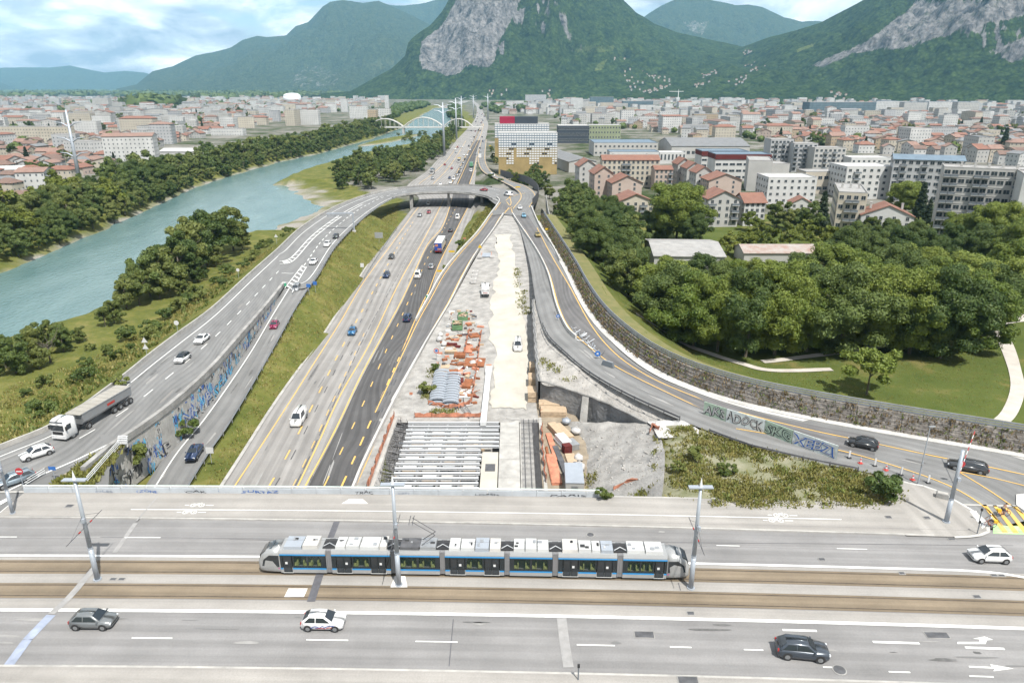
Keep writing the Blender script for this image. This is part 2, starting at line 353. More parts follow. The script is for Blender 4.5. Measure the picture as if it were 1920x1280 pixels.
# ---------------------------------------------------------------- terrain
def axis_pts(lo, hi, fine0, fine1, s, grow):
	a = list(np.arange(fine0, fine1 + .01, s)); st = s
	while a[-1] < hi: st *= grow; a.append(a[-1] + st)
	st = s
	while a[0] > lo: st *= grow; a.insert(0, a[0] - st)
	return np.array(a)
gx = axis_pts(-14000, 14000, -240, 220, 2.2, 1.045); gy = axis_pts(-400, 26000, 40, 470, 2.2, 1.035)
X, Y = np.meshgrid(gx, gy)
def sdist(poly):
	"""distance, side (+ right of travel) and height of the nearest point of a polyline; far where the foot is beyond its ends"""
	D = np.full(X.shape, 1e9); S = np.zeros(X.shape); Z = np.zeros(X.shape); n = len(poly)
	for i in range(n - 1):
		a, b = poly[i], poly[i + 1]; ux, uy = b.x - a.x, b.y - a.y; L2 = ux * ux + uy * uy
		t = ((X - a.x) * ux + (Y - a.y) * uy) / L2; ok = np.ones(X.shape, bool)
		if i == 0: ok &= t >= 0
		if i == n - 2: ok &= t <= 1
		t = np.clip(t, 0, 1); ex = X - a.x - t * ux; ey = Y - a.y - t * uy; d = np.where(ok, np.hypot(ex, ey), 1e9)
		m = d < D; D[m] = d[m]; S[m] = np.sign(uy * ex - ux * ey)[m]; Z[m] = (a.z + t * (b.z - a.z))[m]
	return D, S, Z
def bank_x(b): return np.interp(Y[:, 0], [p.y for p in b], [p.x for p in b])[:, None]
H = -0.35 + 0.0 * X
def emb(poly, sl, sr, wl=0, wr=0):
	global H
	D, S, Z = sdist(poly); s = D * S; z = np.full(X.shape, -50.0); ok = D < 200
	if sl is not None: z = np.where(ok & (s <= 0), Z - .25 + s * sl, z)
	else: z = np.where(ok & (s <= 0) & (s > -wl), Z - .7, z)
	if sr is not None: z = np.where(ok & (s > 0), Z - .25 - s * sr, z)
	else: z = np.where(ok & (s > 0) & (s < wr), Z - .7, z)
	H = np.maximum(H, z)
sp_ = lambda l, n=60: spline(l, n)
emb(sp_(UP_L)[:], 0.42, None, wr=7)
emb(sp_(MG_L[:7]), 0.5, None, wr=7)
emb(sp_(LW_R) + sp_(MG_R[1:7])[1:], None, 0.55, wl=5)
emb(sp_(EX_L[2:] + [P(931, 371, 6.9)]), 0.55, None, wr=5)
emb(sp_(SL_L[1:]), 0.6, None, wr=5)
emb([P(912, 371, 6.7), P(905, 349, 6.7), P(930, 340, 5)], 0.5, 0.5)
emb(sp_(SL_R[1:]), None, 0.6, wl=5)
D, S, Z = sdist(sp_(RR_R[1:], 90)); s = -D * S      # (this edge runs towards the camera)
H = np.maximum(H, np.where((s > -7) & (s <= 0), Z - .7, -50))
H = np.maximum(H, np.where((s > 0) & (D < 90), np.where(s < 3.8, Z - .6, np.minimum(Z + 2.4, Z + 2.4 - .62 * (s - 6.2))), -50))
# bridge-level land at both ends of the tram bridge
def inside(poly):
	r = np.zeros(X.shape, bool); n = len(poly); j = n - 1
	for i in range(n):
		a, b = poly[i], poly[j]; j = i
		c = ((a.y > Y) != (b.y > Y)) & (X < (b.x - a.x) * (Y - a.y) / (b.y - a.y + 1e-9) + a.x); r ^= c
	return r
H = np.where((X > 48) & (Y < 74) , 6.4, H)
H = np.where((X < -56) & (Y < 78) & (X > -72), np.maximum(H, 6.4), H)
# river
xl, xr = bank_x(BANK_L), bank_x(BANK_R)
dl = xl - X; dr = X - xr; dout = np.maximum(dl, dr)
wob = 1.6 * fbm(X / 14, Y / 14, 3)
prof = -6.2 + np.where(dout < -3.5, 0, (dout + 3.5) * 0.62 + wob)
prof = np.where((dr > dl) & (Y > 290) & (Y < 460), np.maximum(-6.2, -4.3 + (dout) * 0.075 + wob * .3), prof)   # shingle bar
prof = np.where((Y < 62), 9, prof)
rv = np.minimum(H, np.maximum(prof, -6.2))
H = np.where((Y > 60) & (Y < 3500), rv, H)
ic = P(735, 262, -4); it = (P(800, 247, -4) - P(690, 270, -4)); il = it.length / 2; it.normalize()
ia = ((X - ic.x) * it.x + (Y - ic.y) * it.y) / il; ib = (-(X - ic.x) * it.y + (Y - ic.y) * it.x) / 15.0
isl = np.clip(1.15 - ia ** 2 - ib ** 2, 0, 1)
H = np.where(isl > 0, np.maximum(H, -6.0 + 3.6 * np.sqrt(isl)), H)
# building site: the terrain stays well below the laid surfaces
site = [P(702, 935, 0), P(735, 786, 0), P(800, 660, 1), P(852, 560, 3), P(920, 450, 5.8), P(990, 450, 5.8), P(1003, 560, 6), P(1020, 650, 6), P(1220, 775, 6), P(1255, 850, 6), P(1230, 935, 6)]
H = np.where(inside(site), -7.5, H)
mot = inside(list(MW_L[:10]) + list(MW_R[:10])[::-1]); H = np.where(mot, np.minimum(H, -0.45), H)
far = np.clip((Y - 300) / 400, 0, 1)
H = H + np.where(mot | inside(site), 0, 0.10 * fbm(X / 3.1, Y / 3.1, 3)) * (H > -6)
nr, nc = X.shape
me = bpy.data.meshes.new('ground')
me.vertices.add(nr * nc); me.vertices.foreach_set('co', np.stack([X, Y, H], -1).ravel().astype(np.float32))
idx = np.arange(nr * nc).reshape(nr, nc)
q = np.stack([idx[:-1, :-1], idx[:-1, 1:], idx[1:, 1:], idx[1:, :-1]], -1).reshape(-1, 4)
me.loops.add(q.size); me.loops.foreach_set('vertex_index', q.ravel().astype(np.int32))
me.polygons.add(len(q)); me.polygons.foreach_set('loop_start', np.arange(0, q.size, 4, dtype=np.int32))
me.polygons.foreach_set('use_smooth', np.ones(len(q), bool)); me.update(calc_edges=True)
ca = me.color_attributes.new('zone', 'FLOAT_COLOR', 'POINT')
nb = fbm(X / 30, Y / 30, 3) * 25
zr = ((Y < 330 + nb) | ((np.abs(dout) < 45 + nb * .6) & (Y < 2500)) | (isl > 0)).astype(float)
park = (inside([P(1040, 440), P(1075, 560), P(1210, 660), P(1500, 740), P(2300, 900), P(2300, 420), P(1560, 400), P(1200, 430)])).astype(float)
peb = np.clip((-2.9 - H) / 0.8, 0, 1) * (H > -7) * (Y > 62) * (np.clip(fbm(X / 9, Y / 9, 3) + .75, 0, 1))
peb = np.maximum(peb, np.where((dr > -2) & (Y > 285) & (Y < 460) & (dr < 22), np.clip(fbm(X / 7, Y / 7, 4) * 2.6 + .15, 0, 1), 0) * (H < -1))
col = np.stack([zr, park, peb, np.ones_like(zr)], -1).ravel().astype(np.float32); ca.data.foreach_set('color', col)
me.materials.append(M['ground']); struct(link('ground', me))
def hz(x, y):
	i = int(np.clip(np.searchsorted(gy, y), 1, nr - 1)); j = int(np.clip(np.searchsorted(gx, x), 1, nc - 1))
	fx = (x - gx[j - 1]) / (gx[j] - gx[j - 1]); fy = (y - gy[i - 1]) / (gy[i] - gy[i - 1])
	return float((H[i - 1, j - 1] * (1 - fx) + H[i - 1, j] * fx) * (1 - fy) + (H[i, j - 1] * (1 - fx) + H[i, j] * fx) * fy)
# river water
m = bpy.data.materials.new('water'); m.use_nodes = True; nt = m.node_tree; b = nt.nodes['Principled BSDF']; M['water'] = m
tc = nt.nodes.new('ShaderNodeTexCoord'); n = nt.nodes.new('ShaderNodeTexNoise'); n.inputs['Scale'].default_value = 0.03; n.inputs['Detail'].default_value = 6
mp = nt.nodes.new('ShaderNodeMapping'); mp.inputs['Rotation'].default_value = (0, 0, R(28)); mp.inputs['Scale'].default_value = (3.0, 1, 1); nt.links.new(tc.outputs['Object'], mp.inputs[0]); nt.links.new(mp.outputs[0], n.inputs[0])
r = nt.nodes.new('ShaderNodeValToRGB'); r.color_ramp.elements[0].position = 0.3; r.color_ramp.elements[0].color = (0.072, 0.134, 0.134, 1)
r.color_ramp.elements[1].position = 0.7; r.color_ramp.elements[1].color = (0.112, 0.180, 0.178, 1); nt.links.new(n.outputs[0], r.inputs[0]); nt.links.new(r.outputs[0], b.inputs['Base Color'])
b.inputs['Roughness'].default_value = 0.22; b.inputs['IOR'].default_value = 1.33
n2 = nt.nodes.new('ShaderNodeTexNoise'); n2.inputs['Scale'].default_value = 0.55; n2.inputs['Detail'].default_value = 6; n2.inputs['Distortion'].default_value = 0.6
mp2 = nt.nodes.new('ShaderNodeMapping'); mp2.inputs['Rotation'].default_value = (0, 0, R(28)); mp2.inputs['Scale'].default_value = (1.6, 0.7, 1); nt.links.new(tc.outputs['Object'], mp2.inputs[0]); nt.links.new(mp2.outputs[0], n2.inputs[0])
bp = nt.nodes.new('ShaderNodeBump'); bp.inputs['Strength'].default_value = 0.55; bp.inputs['Distance'].default_value = 0.4; nt.links.new(n2.outputs[0], bp.inputs['Height']); nt.links.new(bp.outputs[0], b.inputs['Normal'])
wl = [p + Vector((-9, 0, 0)) for p in resample(BANK_L, 12)]; ys = [p.y for p in wl]
rows = [[Vector((p.x, p.y, -4.0)), Vector((float(np.interp(p.y, [q.y for q in BANK_R], [q.x for q in BANK_R])) + 9, p.y, -4.0))] for p in wl]
struct(link('river', grid_mesh('river', rows, 'water')))
# ---------------------------------------------------------------- roads
def road(name, L_, R_, mt, n=90, nc=3, lift=0.0):
	return struct(link(name, grid_mesh(name, ribbon_rows(L_, R_, n, nc, lift), mt)))
motorway = road('motorway', MW_L, MW_R, 'asphalt_motorway', 160, 4)
ramp = road('river_side_road', UP_L, UP_R, 'asphalt_ramp', 80)
# merged ramp and overpass deck
rows = ribbon_rows(MG_L, MG_R, 90, 3); over = struct(link('overpass_road', grid_mesh('overpass_road', rows, 'asphalt_ramp')))
lower = road('lower_slip_road', LW_L, LW_R, 'asphalt_ramp', 60)
exitr = road('exit_ramp', EX_L, EX_R, 'asphalt_exit', 70, 3, 0.02)
right = road('curved_road', RR_L, RR_R, 'asphalt_ramp', 110, 4)
slip = road('far_slip_road', SL_L, SL_R, 'asphalt_ramp', 60, 3, 0.03)
mb = MB(); mb.poly([P(*q, 6.58) for q in ((905,349),(938,353),(965,358),(985,372),(1000,385),(1000,402),(960,404),(944,402),(922,404),(930,384),(910,369))])
o = mb.build('junction_road', 'asphalt_ramp'); struct(o); o.data.uv_layers.new(name='UVMap')
def fr(Lp, Rp, f0, f1=None, n=90, i0=0.0, i1=1.0, lift=0.03):
	"""a line on a road at fraction f of its width"""
	A, B = spline(Lp, n), spline(Rp, n); f1 = f0 if f1 is None else f1; k0, k1 = int(i0 * (n - 1)), int(i1 * (n - 1))
	return [A[k].lerp(B[k], f0 + (f1 - f0) * (k - k0) / max(1, k1 - k0)) + Vector((0, 0, lift)) for k in range(k0, k1 + 1)]
def paint(path, width, mt, parent, dash=None, name='lane_marking', lift=0.0):
	return strip(path, width, lift, dash).build(name, mt, parent)
def pxl(l, z=0.0, n=60): return spline([P(a, b, z) for a, b in l], n)
# dark newer carriageway and its exit lane on the motorway
DK_L = [(570,925),(612,845),(641,787),(684,697),(757,561),(801,465),(829,430),(843,392),(848,371),(853,350),(866,321),(874,300),(883,280),(893,263)]
DK_R = [(655,925),(676,868),(716,762),(757,662),(797,580),(826,489),(857,429),(876,391),(879,371),(880,350),(887,321),(891,300),(895,280),(901,263)]
link('dark_surface', grid_mesh('dark_surface', ribbon_rows([P(*q, .02) for q in DK_L], [P(*q, .02) for q in DK_R], 110, 4), 'asphalt_dark'), motorway)
link('exit_surface', grid_mesh('exit_surface', ribbon_rows([P(*q, .014) for q in [(640,925),(668,868),(708,772),(757,662)]], [P(*q, .014) for q in [(654,925),(684,854),(742,747),(796,648)]], 40, 3), 'asphalt_exit'), motorway)
link('queue_lane_surface', grid_mesh('queue_lane_surface', ribbon_rows([P(*q, .014) for q in [(838,350),(856,321),(871,295),(886,266),(897,244)]], [P(*q, .014) for q in [(846,350),(863,321),(876,295),(890,266),(900,244)]], 40, 3), 'asphalt_exit'), motorway)
Yl = 'yellow_paint'; Wt = 'white_paint'
ml = lambda l, w_=.2, d=None, m_=Yl, z=.04: paint(pxl(l, z), w_, m_, motorway, d)
ml([(437,915),(480,850),(547,747),(593,674),(640,600),(683,527),(737,454),(768,410),(785,388)])
ml([(502,915),(540,850),(590,752),(647,640),(703,540),(747,460),(775,415)], .24, (3, 5.5))
ml([(513,915),(551,850),(600,752),(655,642),(710,540),(753,460)], .16, (3, 5.5), 'dark_paint', .045)
ml([(551,915),(583,850),(628,752),(690,618),(740,528),(772,470),(800,428)], .14, (4, 1.5), 'dark_paint')
ml([(547,915),(579,850),(624,752),(686,618)], .14, (2.5, 3.5), Yl)
ml([(556,915),(597,830),(640,737),(693,644),(750,527),(790,457),(806,427),(822,395),(832,373)], .22)
ml([(570,915),(612,838),(641,780),(684,690),(757,555),(800,461),(828,427),(842,392),(847,371)], .24)
ml([(846,345),(858,321),(872,295),(887,268),(898,246),(905,232)], .28)
ml([(858,345),(869,321),(880,297),(894,270),(903,248),(907,232)], .28)
ml([(880,345),(888,321),(893,300),(898,285)], .28)
ml([(785,345),(812,325),(840,298),(858,272)], .22)
ml([(812,345),(838,318),(858,290),(874,264)], .22)
ml([(607,912),(640,845),(683,752),(728,648),(771,553),(800,487),(826,440),(858,384)], .2, (2.6, 6.5))
ml([(612,912),(644,845),(687,752),(732,648)], .16, (2.6, 6.5), 'dark_paint', .045)
ml([(640,912),(660,868),(700,778),(753,660)], .28, (2.8, 3.4))
ml([(646,912),(666,868),(707,778),(760,660)], .22, (2.8, 3.4), 'dark_paint', .045)
ml([(653,912),(673,868),(713,778),(765,662)], .2, (2.8, 3.4), 'dark_paint', .045)
ml([(664,917),(686,868),(732,764),(790,653)], .2)
ml([(753,660),(774,610),(793,566),(803,548)], .26)
ml([(753,660),(780,612),(800,575),(810,556)], .26)
ml([(803,548),(826,489),(857,428),(877,389)], .24)
for k in range(7):      # chevrons between the diverging lines
	f = .2 + .11 * k; a = P(*[u + (v - u) * f for u, v in zip((753,660),(803,548))], .05); b2 = P(*[u + (v - u) * f for u, v in zip((753,660),(810,556))], .05)
	mid = (a + b2) / 2 - Vector((.1, 1.6 - .1 * k, 0))
	paint([a, mid, b2], .3, Yl if k % 2 else 'orange_net', motorway, name='chevron_marking')
# river-side road and overpass markings
paint(fr(UP_L, UP_R, .17), .2, Wt, ramp); paint(fr(UP_L, UP_R, .93, .9), .26, Wt, ramp)
paint(fr(UP_L, UP_R, .53, .56), .18, Wt, ramp, (3, 4.5))
paint(fr(MG_L, MG_R, .14), .2, Wt, over); paint(fr(MG_L, MG_R, .34, .42, i1=.5), .3, Wt, over)
paint(fr(MG_L, MG_R, .42, .5, i1=.42), .28, Wt, over); paint(fr(MG_L, MG_R, .9), .2, Wt, over)
paint(fr(MG_L, MG_R, .68, .6, i1=.6), .26, Wt, over, (3, 3))
paint(fr(MG_L, MG_R, .5, .5, i0=.5), .2, Wt, over, (3, 6))
A = fr(MG_L, MG_R, .34, .42, i1=.42, n=180); B = fr(MG_L, MG_R, .42, .5, i1=.42, n=180)
for k in range(6, 62, 3): paint([A[k], B[min(k + 2, len(B) - 1)]], .45, Wt, over, name='gore_marking')
paint(fr(LW_L, LW_R, .24, .20), .2, Wt, lower)
for l in ([(567,497),(548,522),(534,540)], [(575,500),(560,525),(548,548)]): paint(pxl(l, 6.56), .2, Wt, over)
for k in range(7): paint([P(567 - 4.7 * k, 499 + 6.2 * k, 6.56), P(573 - 3.9 * k, 502 + 6.8 * k, 6.56)], .5, Wt, over, name='gore_marking')
paint(fr(EX_L, EX_R, .1, lift=.05), .2, Yl, exitr); paint(fr(EX_L, EX_R, .9, lift=.05), .2, Yl, exitr)
# curved road: newer dark lane, orange edge lines
DL = [(962,404),(981,432),(1007,471),(1028,514),(1045,574),(1066,617),(1110,657),(1163,694),(1283,753),(1375,790),(1513,833),(1640,862)]
DR = [(990,404),(1008,432),(1033,477),(1052,510),(1078,553),(1107,603),(1150,653),(1207,694),(1283,729),(1380,763),(1513,794),(1640,818)]
dz = lambda k: 6.6 if k < 8 else 6.6 + (k - 7) * .1
link('dark_surface', grid_mesh('dark_surface', ribbon_rows([P(*q, dz(k) + .03) for k, q in enumerate(DL)], [P(*q, dz(k) + .03) for k, q in enumerate(DR)], 90, 4), 'asphalt_exit'), right)
rz3 = lambda l: spline([P(a, b, (6.65 if a < 1200 else 6.65 + min(.4, (a - 1200) / 1000))) for a, b in l], 110)
paint(rz3([(983,430),(1009,470),(1030,513),(1047,572),(1068,615),(1111,655),(1164,692),(1284,751),(1330,770)]), .22, Yl, right)
paint(rz3([(1007,427),(1033,477),(1070,540),(1107,607),(1150,659),(1207,700),(1280,734),(1380,770),(1513,804),(1623,827),(1740,852),(1850,874),(1920,889),(2000,906)]), .22, Yl, right)
paint(rz3([(1380,803),(1450,815),(1513,830),(1600,850),(1700,880),(1780,910),(1840,945),(1880,985)]), .2, Yl, right)
paint(rz3([(1800,885),(1860,922),(1915,960),(1960,990)]), .2, Yl, right); paint(rz3([(1800,884),(1860,895),(1930,912)]), .2, Yl, right)
link('pale_shoulder', grid_mesh('pale_shoulder', ribbon_rows([P(*q, 6.64 + .35 * k / 12) for k, q in enumerate([(1018,430),(1046,478),(1066,513),(1090,560),(1117,605),(1158,651),(1214,694),(1284,727),(1380,760),(1500,788),(1620,811),(1740,833),(1920,868)])],
	 [P(*q, 6.66 + .35 * k / 12) for k, q in enumerate([(1026,430),(1053,478),(1073,513),(1097,557),(1125,600),(1167,645),(1222,686),(1289,719),(1385,751),(1500,778),(1620,801),(1740,822),(1920,855)])], 90, 2), 'concrete_pale'), right)
paint(fr(SL_L, SL_R, .1, lift=.06), .25, Yl, slip); paint(fr(SL_L, SL_R, .88, lift=.06), .25, Yl, slip)
for l in ([(946,400),(958,382),(955,368)], [(948,376),(960,368),(985,362)], [(962,405),(958,390),(950,378)]): paint(pxl(l, 6.63, 20), .25, Yl, slip)
# ---------------------------------------------------------------- parapets, rails, edges
def wall_along(name, path, h, th, mt, label, cat, seg=6.0, group=None, base=-.15):
	"""a wall of cast lengths with open joints: each length is a part"""
	pts = resample(path, .5 * seg if seg < 4 else 2.0); root = thing(name, label, cat, pts[0], 0, group); o = pts[0]; L = 0; cur = [pts[0]]; runs = []
	for a, b in zip(pts, pts[1:]):
		cur.append(b); L += (b - a).length
		if L >= seg: runs.append(cur); cur = [b]; L = 0
	if len(cur) > 1: runs.append(cur)
	for rn in runs:
		mb = MB(); n = []
		for i in range(len(rn)):
			d = (rn[min(i + 1, len(rn) - 1)] - rn[max(i - 1, 0)]); n.append(Vector((-d.y, d.x, 0)).normalized() * th / 2)
		d0 = (rn[1] - rn[0]).normalized() * .03; rn = list(rn); rn[0] = rn[0] + d0; rn[-1] = rn[-1] - (rn[-1] - rn[-2]).normalized() * .03
		U = Vector((0, 0, h)); Bz = Vector((0, 0, base))
		for i in range(len(rn) - 1):
			a, b = rn[i] - o, rn[i + 1] - o; p, q_ = n[i], n[i + 1]
			mb.quad(a - p + Bz, b - q_ + Bz, b - q_ * .8 + U, a - p * .8 + U); mb.quad(b + q_ + Bz, a + p + Bz, a + p * .8 + U, b + q_ * .8 + U); mb.quad(a - p * .8 + U, b - q_ * .8 + U, b + q_ * .8 + U, a + p * .8 + U)
			if i == 0: mb.quad(a + p + Bz, a - p + Bz, a - p * .8 + U, a + p * .8 + U)
			if i == len(rn) - 2: mb.quad(b - q_ + Bz, b + q_ + Bz, b + q_ * .8 + U, b - q_ * .8 + U)
		mb.build('barrier_length', mt, root)
	return root
def guard_rail(name, path, label, step=4.0, h=.75, mt='steel', side=1):
	pts = resample(path, step); root = thing(name, label, 'guard rail', pts[0]); o = pts[0]
	post = MB(); post.box((0, 0, h / 2), (.12, .14, h)); pm = post.mesh('post', mt)
	for p in pts: q = link('post', pm, root); q.location = p - o
	mb = MB()
	for a, b in zip(pts, pts[1:]):
		a, b = a - o, b - o; n = Vector((-(b - a).y, (b - a).x, 0)).normalized() * .1 * side
		z = [h - .32, h - .24, h - .16, h - .08, h]; k = [1, 1.7, 1, 1.7, 1]
		for i in range(4): mb.quad(a + n * k[i] + Vector((0, 0, z[i])), b + n * k[i] + Vector((0, 0, z[i])), b + n * k[i + 1] + Vector((0, 0, z[i + 1])), a + n * k[i + 1] + Vector((0, 0, z[i + 1])))
	mb.build('rail', mt, root); return root
wall_along('road_parapet', [p for p in spline(UP_L[1:] + MG_L[2:7], 90)], .7, .35, 'concrete', 'low concrete parapet along the river side of the left road', 'parapet', 8)
guard_rail('guard_rail', [p + Vector((.4, 0, 0)) for p in spline(LW_R[:-1] + MG_R[1:6], 60)], 'steel guard rail between the lower slip road and the grass slope')
wall_along('ramp_barrier', spline(EX_R[:-1], 60), .75, .4, 'concrete_pale', 'pale concrete barrier between exit ramp and building site', 'barrier', 5)
wall_along('ramp_barrier', spline(EX_L[2:] + [P(931, 371, 6.8)], 60), .75, .4, 'concrete_pale', 'pale concrete barrier on the grassy side of the exit ramp', 'barrier', 5)
wall_along('site_barrier', pxl([(661,922),(686,862),(741,750),(792,656)], 0, 40), .75, .45, 'concrete_pale', 'concrete barrier between motorway exit lane and the tunnel site', 'barrier', 5)
wall_along('road_barrier', rz3([(961,402),(980,431),(1006,470),(1027,513),(1043,573),(1062,616),(1080,635)]), .75, .4, 'concrete_pale', 'concrete barrier on the site side of the dark curved lane', 'barrier', 5)
wall_along('kerb_barrier', rz3([(996,389),(1012,425),(1036,463),(1050,490)]), .8, .4, 'concrete_pale', 'short concrete barrier at the top of the curved road', 'barrier', 5)
guard_rail('guard_rail', [p + Vector((0, 0, .05)) for p in rz3([(1018,612),(1030,636),(1055,661),(1102,701),(1175,744),(1274,789)])], 'dark guard rail on the site edge of the closed curved lane', 3.0, .8, 'steel_dark', -1)
guard_rail('guard_rail', rz3([(1330,812),(1400,838),(1460,853),(1530,869),(1608,884)]), 'dark guard rail in front of the rough grass by the graffiti boards', 3.0, .75, 'steel_dark', -1)
guard_rail('guard_rail', pxl([(684,522),(700,496),(722,462),(745,428)], .0, 30), 'steel guard rail at the foot of the grass slope by the motorway', 4, .7, 'steel')
paint(pxl([(408,922),(452,854),(521,747),(592,648),(624,600),(674,520),(690,495)], .03), .55, 'concrete', motorway, name='edge_kerb', lift=.1)
# overpass structure
ov = thing('overpass', 'curved concrete road overpass spanning the motorway', 'overpass', P(840, 372, 0)); ovo = Vector(ov.location)
A = spline(MG_L, 120); B = spline(MG_R, 120); k0, k1 = 66, 113
mb = MB(); dn = Vector((0, 0, -.95)); nn = Vector((0, 0, -.05))
for k in range(k0, k1):
	a, b, c, d = [v - ovo for v in (A[k], A[k + 1], B[k], B[k + 1])]
	mb.quad(c + dn + (a - c) * .12, d + dn + (b - d) * .12, d + nn - (b - d) * .04, c + nn - (a - c) * .04); mb.quad(a + dn - (a - c) * .12, a + nn + (a - c) * .04, b + nn + (b - d) * .04, b + dn - (b - d) * .12)
	mb.quad(a + dn - (a - c) * .12, b + dn - (b - d) * .12, d + dn + (b - d) * .12, c + dn + (a - c) * .12); mb.quad(a + nn + (a - c) * .04, c + nn - (a - c) * .04, d + nn - (b - d) * .04, b + nn + (b - d) * .04)
mb.build('deck', 'concrete_dirty', ov)
for (px_, py_) in ((841, 386),):
	p = P(px_, py_, 0) - ovo; mb = MB(); mb.box((p.x, p.y + 1.5, 3.0), (1.1, 6.5, 6.2), .1); mb.build('pier', 'concrete_dirty', ov); mb = MB(); mb.box((p.x, p.y + 1.5, .3), (2.0, 7.6, .6), .1); mb.build('pier_base', 'concrete', ov)
for (px_, py_, rz_) in ((771, 389, .1), (908, 388, -.15)):
	p = P(px_, py_, 0) - ovo; mb = MB(); mb.box((p.x, p.y + 3, 2.9), (1.4, 13, 6.4), rz_); mb.build('abutment', 'concrete_dirty', ov)
for S_ in (A, B):
	mb = MB()
	for k in range(k0 - 8, k1):
		a, b = S_[k] - ovo, S_[k + 1] - ovo; s_ = (1 if S_ is B else -1)
		n = Vector((-(b - a).y, (b - a).x, 0)).normalized() * .2
		for w0, w1 in ((n, n), (-n, -n)): mb.quad(a + w0 - Vector((0, 0, .1)), b + w1 - Vector((0, 0, .1)), b + w1 + Vector((0, 0, .65)), a + w0 + Vector((0, 0, .65)))
		mb.quad(a - n + Vector((0, 0, .65)), b - n + Vector((0, 0, .65)), b + n + Vector((0, 0, .65)), a + n + Vector((0, 0, .65)))
	mb.build('parapet', 'concrete_dirty', ov)
# graffiti retaining wall between river-side road and lower slip road
WT = spline(UP_R[3:] , 60); wb = spline(LW_L, 120)
def lower_z(p):
	best = min(wb, key=lambda q: (q.x - p.x) ** 2 + (q.y - p.y) ** 2); return best.z
WP = spline([P(205, 848, 7)] + UP_R[3:], 60); WP = [P(160, 888, 7)] + WP
gw = thing('graffiti_wall', 'long concrete retaining wall covered in graffiti beside the lower slip road', 'wall', WP[0]); gwo = Vector(gw.location)
runs = resample(WP, 6.0); GWB, GWT = [], []
for p in runs: GWB.append(Vector((p.x, p.y, lower_z(p) - .3))); GWT.append(Vector((p.x, p.y, p.z)))
for i in range(len(runs) - 1):
	a, b = GWB[i] - gwo, GWB[i + 1] - gwo; c, d = GWT[i + 1] - gwo, GWT[i] - gwo; e = (b - a).normalized() * .02; n = Vector((-(b - a).y, (b - a).x, 0)).normalized() * .5
	mb = MB(); mb.quad(a + e, b - e, c - e, d + e); mb.quad(d + e, c - e, c - e + n, d + e + n); mb.quad(a + e, d + e, d + e + n, a + e + n); mb.quad(b - e, b - e + n, c - e + n, c - e); mb.build('wall_panel', 'concrete', gw)
	c2, d2 = c + Vector((0, 0, 1.0)), d + Vector((0, 0, 1.0)); q = n * -.35
	mb = MB(); mb.quad(d + q + e, c + q - e, c2 + q - e, d2 + q + e); mb.quad(d2 + q + e, c2 + q - e, c2 + n - e, d2 + n + e); mb.quad(c + n - e, d + n + e, d2 + n + e, c2 + n - e); mb.quad(d + e + n, d + e + q, d2 + e + q, d2 + e + n); mb.quad(d + q + e, d + n + e, c + n - e, c + q - e); mb.build('coping', 'concrete_dirty', gw)
# ---------------------------------------------------------------- tram bridge
ZB = 7.0
def yb(x): return 63.45 - 0.0265 * x - 0.00023 * x * x       # the upper white line; offsets t are measured from it
def bp_(x, t, z=0.0): return Vector((x, yb(x) + t, ZB + z))
XS = np.linspace(-100, 100, 101)
def tk(x): return 6.5 - .0105 * x          # kerb line
def blong(name, t0, t1, mt, z=0.0, parent=None, x0=-100, x1=100, nc=3):
	xs = np.linspace(x0, x1, max(3, int((x1 - x0) / 2) + 1))
	rows = [[bp_(x, t0 + (t1 - t0) * j / (nc - 1), z) for j in range(nc)] for x in xs]
	return link(name, grid_mesh(name, [r[::-1] for r in rows], mt), parent)
bridge = struct(blong('bridge_road', -22, 7.6, 'asphalt_bridge'))
# body of the deck, only over the motorway
db = thing('tram_bridge', 'wide concrete bridge carrying road and tram tracks over the motorway', 'bridge', (0, 60, 0))
for t, nm in ((12.75, 'fascia'), (-22.2, 'fascia')):
	mb = MB()
	for x0, x1 in zip(XS, XS[1:]):
		a, b = bp_(x0, t), bp_(x1, t); a.y -= 60; b.y -= 60
		s_ = .2 if t > 0 else -.2
		mb.quad(a + Vector((0, s_, -1.6)), b + Vector((0, s_, -1.6)), b + Vector((0, s_, .05)), a + Vector((0, s_, .05))); mb.quad(a + Vector((0, s_, .05)), b + Vector((0, s_, .05)), b + Vector((0, -s_, .05)), a + Vector((0, -s_, .05)))
	mb.build(nm, 'concrete', db)
mb = MB(); mb.box((0, -2, 5.6), (190, 32, .6)); mb.build('underside', 'concrete_dirty', db)
for x in (-37, -21.5, -2, 9): mb = MB(); mb.box((x, 0, 2.2), (1.4, 26, 6.6)); mb.build('pier', 'concrete', db)
# tracks
for t0 in (-1.05, -4.75):
	tb = blong('track_bed', t0 - 1.9, t0 + .35, 'track_bed', .012); struct(tb)
	for dt in (-.05 + .1, -1.435 - .1):
		mb = MB()
		for x0, x1 in zip(XS, XS[1:]):
			a, b = bp_(x0, t0 + dt), bp_(x1, t0 + dt); d = Vector((0, .05, 0)); u = Vector((0, 0, .03)); mb.quad(a - d + u, b - d + u, b + d + u, a + d + u); mb.quad(a - d, b - d, b - d + u, a - d + u)
		mb.build('rail', 'rail_steel', tb)
struct(blong('tram_verge', -8.1, -6.75, 'pavement', .012)); struct(blong('tram_verge', -.68, -.2, 'pavement', .010)); struct(blong('tram_platform_strip', -4.4, -2.95, 'pavement', .010))
